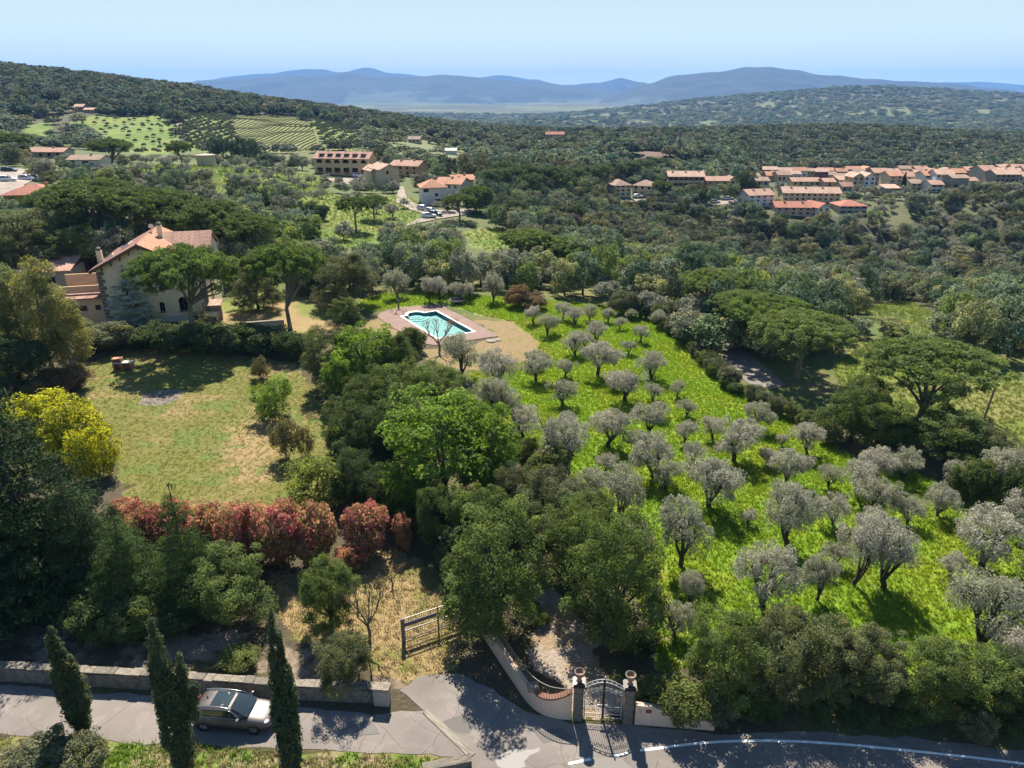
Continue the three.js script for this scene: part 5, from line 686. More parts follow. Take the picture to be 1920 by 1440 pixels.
// sliding fence gate on the clearing
{
  const a = flatAt(757, 1203), b = flatAt(872, 1163), r = thing('fence_gate', 'brown metal sliding fence gate with vertical bars beside the big oak', 'gate', [a.x, 0, a.z], Math.atan2(-(b.z - a.z), b.x - a.x)), L = a.distanceTo(b), H = heightAt(1160, -a.z);
  for (const x of [0, L * 0.56, L]) part('post', box(x ? 0.09 : 0.2, H, x ? 0.09 : 0.2, x, H / 2, 0), M.woodGrey, r);
  part('top_rail', box(L, 0.06, 0.06, L / 2, H - 0.06, 0), M.paleIron, r); part('wide_rail', box(L, 0.3, 0.07, L / 2, H * 0.7, 0), M.woodGrey, r); part('middle_rail', box(L, 0.07, 0.05, L / 2, H * 0.44, 0), M.paleIron, r); part('bottom_rail', box(L, 0.07, 0.05, L / 2, 0.12, 0), M.woodGrey, r);
  for (let x = 0.15; x < L; x += 0.13) part('gate_bar', bar(V(x, 0.1, 0), V(x, H - 0.06, 0), 0.009, 4), M.paleIron, r);
}
{ const p = flatAt(828, 1064), H = heightAt(1010, -p.z), r = thing('lamp_post', 'thin garden lamp post against the dark trees', 'lamp post', [p.x, 0, p.z]); part('pole', bar(V(0, 0, 0), V(0, H, 0), 0.035, 8), M.steel, r); part('lamp_head', merged([new THREE.SphereGeometry(0.1, 10, 8).translate(0, H + 0.06, 0), cyl(0.14, 0.02, 0.1, 0, H + 0.12, 0)]), M.white, r); }
{ const g = G(1845, 786), H = heightAt(716, g.d) - g.y, r = thing('utility_pole', 'leaning wooden utility pole on the grassy slope beside the big pine', 'utility pole', [g.x, g.y, g.z]); r.rotation.z = -0.07; part('pole', bar(V(0, -0.5, 0), V(0, H, 0), 0.14, 10, 0.1), BARK.grey, r); part('crossarm', box(0.9, 0.1, 0.1, 0, H - 0.35, 0), BARK.grey, r); for (const x of [-0.35, 0.35]) part('insulator', cyl(0.04, 0.03, 0.14, x, H - 0.3, 0, 8), M.white, r); }
{ const g = G(1483, 582), H = heightAt(560, g.d) - g.y + 3, r = thing('utility_pole', 'dark utility pole rising from the trees behind the umbrella pines', 'utility pole', [g.x, g.y - 3, g.z]); part('pole', bar(V(0, -0.5, 0), V(0, H, 0), 0.12, 8, 0.09), BARK.dark, r); part('crossarm', box(1.2, 0.1, 0.1, 0, H - 0.3, 0), BARK.dark, r);
  const q = G(1845, 786), e = V(q.x, q.y + heightAt(716, q.d) - q.y - 0.4, q.z), s = V(g.x, g.y - 3 + H - 0.25, g.z); for (const o of [-0.35, 0.35]) { const m = s.clone().lerp(e, 0.5); solo('power_line', tube([s.clone().add(V(o, 0, 0)), m.clone().add(V(o, -1.6, 0)), e.clone().add(V(o, 0, 0))], 0.02, 30, 4), M.steel, 'thin sagging power line running to the leaning wooden pole', 'cable', 'power lines to the leaning pole'); } }
{ const g = G(1272, 297), H = 17, r = thing('radio_mast', 'tall lattice radio mast standing behind the village pines', 'mast', [g.x, g.y, g.z]); const n = []; for (const [x, z] of [[-0.8, 0.6], [0.8, 0.6], [0, -0.8]]) n.push(bar(V(x, 0, z), V(x * 0.4, H, z * 0.4), 0.16, 5)); for (let k = 0; k < 8; k++) n.push(bar(V(-0.7 + k * 0.04, k * 2, 0.5), V(0.7 - k * 0.04, k * 2 + 1.8, 0.5), 0.09, 4)); part('lattice', merged(n), M.woodGrey, r); for (let k = 0; k < 3; k++) part('antenna', box(0.5, 2.4, 0.3, [-0.9, 0.9, 0][k], H - 1.6, 0.5), M.paleIron, r); }
// trampoline by the olives, stacked stones near the pool
{ const g = G(857, 570), r = thing('trampoline', 'round black garden trampoline beneath the olives behind the pool', 'trampoline', [g.x, g.y, g.z]); part('mat', cyl(1.15, 1.15, 0.03, 0, 0.72, 0, 24), std({ color: RGB(0.03, 0.03, 0.035) }), r); part('rim', new THREE.TorusGeometry(1.3, 0.12, 6, 28).rotateX(Math.PI / 2).translate(0, 0.74, 0), M.woodGrey, r); for (let k = 0; k < 4; k++) { const t = k * Math.PI / 2 + 0.5; part('leg', bar(V(Math.cos(t) * 1.2, 0, Math.sin(t) * 1.2), V(Math.cos(t) * 1.2, 0.72, Math.sin(t) * 1.2), 0.04), M.steel, r); } }
{ const g = G(921, 640), r = thing('stone_slab_pair', 'pair of pale round stepping slabs at the corner of the pool deck', 'stone slab', [g.x, 0, g.z]); part('slab', cyl(0.75, 0.72, 0.14, 0, 0, 0, 18), M.stoneCap, r); part('slab', cyl(0.5, 0.48, 0.12, 1.0, 0, -0.5, 16), M.stoneCap, r); }
{ const a = G(812, 570), b = G(848, 582), r = thing('pool_fence', 'low green wire fence behind the pool deck', 'fence', [a.x, 0.05, a.z], Math.atan2(-(b.z - a.z), b.x - a.x)), L = Math.hypot(b.x - a.x, b.z - a.z), gm = std({ color: RGB(0.12, 0.25, 0.1) }); part('top_rail', bar(V(0, 1, 0), V(L, 1, 0), 0.025), gm, r); for (let k = 0; k <= 4; k++) part('post', bar(V(L * k / 4, 0, 0), V(L * k / 4, 1.02, 0), 0.03), gm, r); for (let k = 1; k < 4; k++) part('wire', bar(V(0, k * 0.25, 0), V(L, k * 0.25, 0), 0.006, 4), gm, r); }
// ---------------------------------------------------------------- cars
const CAR = (() => {
  // lower body: stations along x, each a rounded section
  const st = [[-2.28, 0.55, 0.5, 0.92], [-2.24, 0.74, 0.36, 1.02], [-2.1, 0.85, 0.3, 1.1], [-1.6, 0.92, 0.27, 1.13], [-0.6, 0.93, 0.25, 1.1], [0.4, 0.93, 0.25, 1.07], [0.95, 0.93, 0.25, 1.05], [1.3, 0.92, 0.26, 1.02], [1.75, 0.89, 0.28, 0.95], [2.1, 0.8, 0.32, 0.84], [2.27, 0.62, 0.38, 0.74], [2.33, 0.4, 0.44, 0.66]];
  const loft = (S, n, sec) => { const pos = [], idx = [], m = n + 1; S.forEach((s, i) => { for (let k = 0; k <= n; k++) pos.push(...sec(s, k / n)); if (i) for (let k = 0; k < n; k++) { const q = i * m + k, w = q - m; idx.push(w, q + 1, q, w, w + 1, q + 1); } }); const c0 = pos.length / 3; for (const i of [0, S.length - 1]) { let x = 0, y = 0, z = 0; for (let k = 0; k < n; k++) { x += pos[(i * m + k) * 3]; y += pos[(i * m + k) * 3 + 1]; z += pos[(i * m + k) * 3 + 2]; } pos.push(x / n, y / n, z / n); const c = pos.length / 3 - 1; for (let k = 0; k < n; k++) i ? idx.push(c, i * m + k, i * m + k + 1) : idx.push(c, i * m + k + 1, i * m + k); } const g = new THREE.BufferGeometry(); g.setAttribute('position', new THREE.Float32BufferAttribute(pos, 3)); g.setIndex(idx); g.computeVertexNormals(); return g; };
  const se = (t, e) => { const c = Math.cos(t), s = Math.sin(t); return [Math.sign(c) * Math.pow(Math.abs(c), e), Math.sign(s) * Math.pow(Math.abs(s), e)]; };
  const fine = []; const cv = new THREE.CatmullRomCurve3(st.map((s) => V(s[0], s[1], s[2]))), cv2 = new THREE.CatmullRomCurve3(st.map((s) => V(s[0], s[3], 0))); for (let k = 0; k <= 44; k++) { const a = cv.getPoint(k / 44), b = cv2.getPoint(k / 44); fine.push([a.x, a.y, a.z, b.y]); }
  const body = loft(fine, 28, ([x, w, y0, y1], t) => { const [c, s] = se(t * TAU, 0.42), y = lerp(y0, y1, s * 0.5 + 0.5), tuck = 1 - 0.09 * smooth(0.6, 1, s * 0.5 + 0.5); return [x, y, c * w * tuck]; });
  // cabin: rounded frustum from belt line to roof
  const ring = (x0, x1, hw, y, e, n = 32) => { const r = []; for (let k = 0; k <= n; k++) { const [c, s] = se(k / n * TAU, e); r.push([lerp(x0, x1, c * 0.5 + 0.5), y, s * hw]); } return r; };
  const rings = [ring(-2.16, 1.12, 0.86, 1.0, 0.36), ring(-2.02, 0.72, 0.8, 1.28, 0.36), ring(-1.78, 0.22, 0.72, 1.5, 0.36), ring(-1.55, -0.02, 0.66, 1.59, 0.38), ring(-1.25, -0.25, 0.5, 1.645, 0.45), ring(-0.95, -0.5, 0.2, 1.66, 0.6)];
  const cabin = loft(rings, 32, (r, t) => r[Math.min(32, Math.round(t * 32))]);
  const quad = (p, off, curve = 0.03, nu = 8, nv = 4) => { const pos = [], idx = []; for (let i = 0; i <= nu; i++) for (let j = 0; j <= nv; j++) { const a = p[0].clone().lerp(p[1], i / nu), b = p[3].clone().lerp(p[2], i / nu), q = a.lerp(b, j / nv), bow = curve * Math.sin(Math.PI * i / nu) * (0.5 + 0.5 * Math.sin(Math.PI * j / nv)); pos.push(q.x + off.x * (1 + bow / off.length()), q.y + off.y * (1 + bow / off.length()), q.z + off.z * (1 + bow / off.length())); if (i && j) { const k = i * (nv + 1) + j, w = k - nv - 1; idx.push(w - 1, k - 1, k, w - 1, k, w); } } const g = new THREE.BufferGeometry(); g.setAttribute('position', new THREE.Float32BufferAttribute(pos, 3)); g.setIndex(idx); g.computeVertexNormals(); return g; };
  const wind = quad([V(1.06, 1.04, 0.72), V(1.06, 1.04, -0.72), V(0.12, 1.535, -0.58), V(0.12, 1.535, 0.58)], V(0.05, 0.075, 0), 0.07);
  const back = quad([V(-2.1, 1.12, -0.68), V(-2.1, 1.12, 0.68), V(-1.85, 1.52, 0.56), V(-1.85, 1.52, -0.56)], V(-0.04, 0.02, 0), 0.03);
  const roofGlass = quad([V(0.0, 1.6, 0.56), V(0.0, 1.6, -0.56), V(-1.0, 1.655, -0.53), V(-1.0, 1.655, 0.53)], V(0, 0.016, 0), 0.03);
  const side = (s) => { const sh = new THREE.Shape(); sh.moveTo(0.72, 1.1); sh.lineTo(0.28, 1.44); sh.quadraticCurveTo(0, 1.53, -0.6, 1.54); sh.quadraticCurveTo(-1.4, 1.52, -1.78, 1.3); sh.quadraticCurveTo(-1.8, 1.2, -1.4, 1.13); sh.closePath(); const g = new THREE.ShapeGeometry(sh, 10), p = g.attributes.position; for (let i = 0; i < p.count; i++) p.setZ(i, s * (0.885 - (p.getY(i) - 1.0) * 0.3)); g.computeVertexNormals(); return g; };
  const trim = (s) => { const pts = [[0.76, 1.08], [0.3, 1.47], [0, 1.55], [-0.6, 1.57], [-1.4, 1.54], [-1.84, 1.3], [-1.8, 1.18], [-1.4, 1.1], [-0.4, 1.08], [0.76, 1.08]].map(([x, y]) => V(x, y, s * (0.893 - (y - 1.0) * 0.3))); return tube(pts, 0.016, 60, 5); };
  const wheel = () => ({ tyre: new THREE.TorusGeometry(0.27, 0.1, 10, 24).scale(1, 1, 1.15), rim: merged([new THREE.CylinderGeometry(0.2, 0.2, 0.14, 20).rotateX(Math.PI / 2), ...[0, 1, 2, 3, 4].map((k) => box(0.06, 0.38, 0.17, 0, 0, 0, 0, 0, k * Math.PI / 2.5))]) });
  const W = wheel(), arch = new THREE.CylinderGeometry(0.385, 0.385, 0.06, 24, 1, true).rotateX(Math.PI / 2), black = std({ color: RGB(0.015, 0.015, 0.016), roughness: 0.8 }), glass = new THREE.MeshPhysicalMaterial({ color: RGB(0.02, 0.03, 0.035), roughness: 0.06, clearcoat: 1, clearcoatRoughness: 0.03, specularIntensity: 1 }), chrome = std({ color: RGB(0.7, 0.7, 0.72), metalness: 0.95, roughness: 0.2 }), lamp = new THREE.MeshPhysicalMaterial({ color: RGB(0.6, 0.62, 0.65), roughness: 0.15, clearcoat: 1 }), red = std({ color: RGB(0.4, 0.02, 0.02), roughness: 0.3 });
  const geo = { arch, body, cabin, wind, back, roofGlass, sideL: side(1), sideR: side(-1), trimL: trim(1), trimR: trim(-1), rails: [1, -1].map((s) => tube([V(0.1, 1.62, s * 0.66), V(-0.4, 1.7, s * 0.64), V(-1.3, 1.7, s * 0.63), V(-1.75, 1.6, s * 0.64)], 0.022, 20, 5)), mirror: [1, -1].map((s) => new THREE.SphereGeometry(0.12, 10, 8).scale(0.8, 0.75, 1.2).translate(0.68, 1.14, s * 1.02)), head: [1, -1].map((s) => new THREE.SphereGeometry(0.2, 12, 8).scale(0.9, 0.4, 0.9).rotateY(s * 0.6).translate(2.06, 0.76, s * 0.58)), tail: [1, -1].map((s) => box(0.08, 0.14, 0.34, -2.24, 0.95, s * 0.55)), grille: box(0.06, 0.24, 0.7, 2.33, 0.56, 0), fin: new THREE.ConeGeometry(0.06, 0.16, 6).rotateZ(0.6).translate(-1.4, 1.72, 0), plate: box(0.02, 0.12, 0.5, 2.365, 0.42, 0), dash: box(0.5, 0.04, 1.1, 0.72, 1.06, 0), sill: [1, -1].map((s) => box(2.3, 0.12, 0.06, 0, 0.3, s * 0.915)), handle: [1, -1].flatMap((s) => [0.05, -0.95].map((x) => box(0.2, 0.035, 0.04, x, 1.0, s * 0.925))), seam: [1, -1].flatMap((s) => [0.78, -0.28, -1.25].map((x) => box(0.012, 0.6, 0.01, x, 0.72, s * 0.93))) };
  return (pos, turn, paint, label, group, full) => {
    const r = thing('parked_car', label, 'car', pos, turn, group);
    const b = part('body', geo.body, paint, r); part('cabin', geo.cabin, paint, r); part('windscreen', geo.wind, glass, r); part('rear_window', geo.back, glass, r); part('side_window', geo.sideL, glass, r); part('side_window', geo.sideR, glass, r);
    for (const [x, s] of [[1.42, 1], [1.42, -1], [-1.38, 1], [-1.38, -1]]) { const w = part('wheel', W.tyre, black, r); w.position.set(x, 0.36, s * 0.82); part('rim', W.rim, chrome, w); if (full) { const a = part('wheel_arch', geo.arch, black, b); a.position.set(x, 0.38, s * 0.915); } }
    geo.head.forEach((g) => part('headlight', g, lamp, r)); geo.tail.forEach((g) => part('tail_light', g, red, r)); geo.mirror.forEach((g) => part('wing_mirror', g, paint, r));
    if (full) { part('panoramic_roof', geo.roofGlass, glass, r); part('window_trim', geo.trimL, chrome, r); part('window_trim', geo.trimR, chrome, r); geo.rails.forEach((g) => part('roof_rail', g, chrome, r)); part('grille', geo.grille, black, r); part('antenna_fin', geo.fin, black, r); part('number_plate', geo.plate, M.white, r); geo.sill.forEach((g) => part('sill', g, black, r)); geo.handle.forEach((g) => part('door_handle', g, chrome, r)); geo.seam.forEach((g) => part('door_seam', g, black, b)); }
    return r;
  };
})();
const paint = (r, g, b, m = 0.5) => new THREE.MeshPhysicalMaterial({ color: RGB(r, g, b), metalness: m, roughness: 0.45, clearcoat: 0.6, clearcoatRoughness: 0.1 });
{
  const a = flatAt(300, 1350), b = flatAt(700, 1372), c = flatAt(442, 1350), turn = Math.atan2(-(b.z - a.z), b.x - a.x);
  CAR([c.x, 0.02, c.z], turn - 0.02, paint(0.085, 0.073, 0.071, 0.25), 'bronze grey suv with panoramic glass roof on the lane', undefined, true).scale.set(1.02, 0.94, 1);
  const silver = paint(0.6, 0.6, 0.62), dark = paint(0.03, 0.035, 0.05), white = paint(0.75, 0.75, 0.74, 0.05), blue = paint(0.12, 0.2, 0.34);
  for (const [px, py, t, p, l] of [[795, 395, -0.6, silver, 'silver car parked by the road bend, nearest the white house'], [810, 400, -0.5, white, 'white car parked by the road bend, behind the dark one'], [816, 405, -0.3, dark, 'dark car parked by the road bend'], [804, 409, 0.4, white, 'white car parked lowest on the road bend'], [14, 341, 0.5, white, 'white car in the car park on the far left'], [18, 323, 0.2, dark, 'black car at the back of the car park'], [53, 339, 0.1, silver, 'silver car at the right end of the car park'], [1196, 371, 0.3, white, 'white car before the cream farmhouse'], [1340, 381, 0.2, silver, 'silver car on the village parking, the left one'], [1366, 375, 0, white, 'white car on the village parking, the right one'], [672, 332, 0.3, white, 'white car in front of the arcaded apartment block'], [686, 330, 0.2, blue, 'blue car in front of the arcaded apartment block']]) { const g = G(px, py); CAR([g.x, g.y + 0.05, g.z], t, p, l, 'cars parked around the village'); PROTECT.push([px - 12, py - 9, px + 12, py + 3, g.d - 3]); }
}
// street and car park surfaces among the houses
for (const [name, pix] of [['village_street', [[760, 425], [800, 416], [830, 410], [870, 404], [900, 396], [880, 392], [840, 396], [815, 392], [780, 384], [762, 372], [757, 350], [748, 352], [742, 380], [770, 394], [800, 404], [770, 418]]], ['apartment_forecourt', [[612, 336], [700, 330], [704, 338], [690, 342], [640, 348]]], ['car_park', [[-60, 312], [55, 320], [72, 336], [30, 370], [-80, 383]]], ['village_parking', [[1322, 386], [1330, 375], [1380, 372], [1384, 382]]], ['farm_yard', [[1170, 374], [1240, 370], [1250, 376], [1180, 380]]], ['hill_track', [[330, 232], [338, 230], [358, 252], [352, 256]]]]) {
  const g0 = new THREE.ShapeGeometry(new THREE.Shape(outline(poly(pix), 0.3, 1.5).map(([x, z]) => new THREE.Vector2(x, -z)))).rotateX(-Math.PI / 2), p = g0.attributes.position, uv = g0.attributes.uv; for (let i = 0; i < p.count; i++) { uv.setXY(i, p.getX(i), p.getZ(i)); }
  let gg = g0; // refine so the sheet follows the land
  gg = subdivide(gg, 3); const q = gg.attributes.position; for (let i = 0; i < q.count; i++) q.setY(i, land(q.getX(i), q.getZ(i)) + 0.22); gg.computeVertexNormals();
  structure(name, gg, std({ color: RGB(1.5, 1.45, 1.4), map: asphaltTex }));
}
function subdivide(g, n) { for (let s = 0; s < n; s++) { const a = g.index ? g.toNonIndexed() : g, p = a.attributes.position, u = a.attributes.uv, P = [], U = []; for (let i = 0; i < p.count; i += 3) { const v = [0, 1, 2].map((k) => [p.getX(i + k), p.getY(i + k), p.getZ(i + k), u.getX(i + k), u.getY(i + k)]), m = (a, b) => a.map((x, j) => (x + b[j]) / 2), [A, B, C] = v, ab = m(A, B), bc = m(B, C), ca = m(C, A); for (const t of [A, ab, ca, ab, B, bc, ca, bc, C, ab, bc, ca]) { P.push(t[0], t[1], t[2]); U.push(t[3], t[4]); } } g = new THREE.BufferGeometry(); g.setAttribute('position', new THREE.Float32BufferAttribute(P, 3)); g.setAttribute('uv', new THREE.Float32BufferAttribute(U, 2)); } return g; }
// ---------------------------------------------------------------- the olive grove: [px, foot, crown width, top?]
const ORD = ['first', 'second', 'third', 'fourth', 'fifth', 'sixth', 'seventh', 'eighth', 'ninth', 'tenth', 'eleventh', 'twelfth', 'thirteenth', 'fourteenth', 'fifteenth', 'sixteenth', 'seventeenth', 'eighteenth', 'nineteenth', 'twentieth', 'twenty-first', 'twenty-second', 'twenty-third', 'twenty-fourth', 'twenty-fifth', 'twenty-sixth', 'twenty-seventh', 'twenty-eighth'];
const OLIVES = [[1000, 607, 38], [1026, 629, 46], [1055, 599, 38], [1105, 601, 36], [1078, 608, 38], [1140, 605, 32], [1161, 619, 28], [1183, 601, 26], [1233, 615, 40], [1201, 641, 36], [1078, 666, 52], [1118, 642, 48], [1120, 705, 74], [1005, 714, 62], [1054, 760, 54], [1060, 707, 40], [1178, 664, 30], [1220, 712, 62], [1172, 752, 70], [1224, 750, 38], [1269, 745, 36], [1286, 782, 38], [980, 822, 70], [1063, 812, 48], [1052, 893, 104, 790], [1142, 838, 84], [1217, 815, 66], [1236, 785, 38], [1283, 830, 46], [1136, 888, 46], [1222, 895, 92], [1335, 826, 50], [1375, 864, 92, 792], [1414, 805, 60], [1300, 868, 44], [1440, 876, 38], [1473, 911, 76], [1436, 873, 36], [1466, 838, 27], [1512, 852, 68], [1553, 914, 50], [1330, 951, 112, 862], [1474, 1020, 104, 913], [1402, 985, 34], [1630, 966, 86], [1640, 905, 74], [1690, 900, 70], [1757, 967, 68], [1700, 982, 60], [1600, 1097, 96, 970], [1655, 1103, 122, 985], [1840, 1062, 134, 962], [1427, 1137, 134, 1035], [1533, 1127, 68, 1042], [1780, 1083, 54], [1833, 1213, 150, 1090], [1905, 1290, 120], [1915, 1000, 92], [1275, 1062, 104, 946], [1290, 1142, 50, 1075], [1262, 1192, 66], [1155, 977, 98, 873], [1190, 1045, 64, 978], [865, 706, 78, 628], [925, 740, 84, 660], [932, 800, 76, 712], [885, 790, 56], [1605, 935, 80], [1560, 985, 66], [1880, 935, 110], [1925, 900, 80], [1250, 920, 60], [1000, 690, 40], [1110, 940, 70], [1790, 920, 64], [1960, 1120, 110], [1095, 655, 36], [1150, 730, 40], [1330, 900, 40], [1190, 850, 52], [1640, 1010, 64], [1560, 1060, 50]];
{
  const marks = [['pool deck', G(880, 610)], ['gate pillars', G(1130, 1348)], ['hedge along the hillside road', G(1480, 790)], ['right edge of the photo', G(1900, 1010)], ['roadside hedge', G(1560, 1230)], ['bright green broadleaf tree', G(880, 960)]], list = [];
  for (const [px, foot, w, top] of OLIVES) { const t = plantAt('olive', px, foot, top ?? foot - w * 0.8, w * 0.96, { group: 'olive trees of the grove' }); let b = null, bd = 1e9; for (const m of marks) { const q = Math.hypot(t.position.x - m[1].x, t.position.z - m[1].z); if (q < bd) { bd = q; b = m[0]; } } list.push({ t, b, bd, w: w }); }
  for (const m of marks) list.filter((e) => e.b === m[0]).sort((p, q) => p.bd - q.bd).forEach((e, i) => tag(e.t, `silvery ${e.w > 85 ? 'large' : e.w > 50 ? 'medium sized' : 'small'} grove olive, ${ORD[i]} closest to the ${m[0]}`));
  [[745, 557, 46, 508, 'left of the row'], [806, 566, 34, 521, 'left of the close pair'], [824, 565, 36, 520, 'right of the close pair'], [860, 565, 30, 530, 'beside the trampoline'], [880, 564, 28, 532, 'right of the trampoline'], [925, 565, 44, 512, 'right of the row']].forEach(([px, f, w, t, l]) => plantAt('olive', px, f, t, w, { label: 'silver olive tree in the row behind the pool, ' + l, group: 'olives behind the pool' }));
}
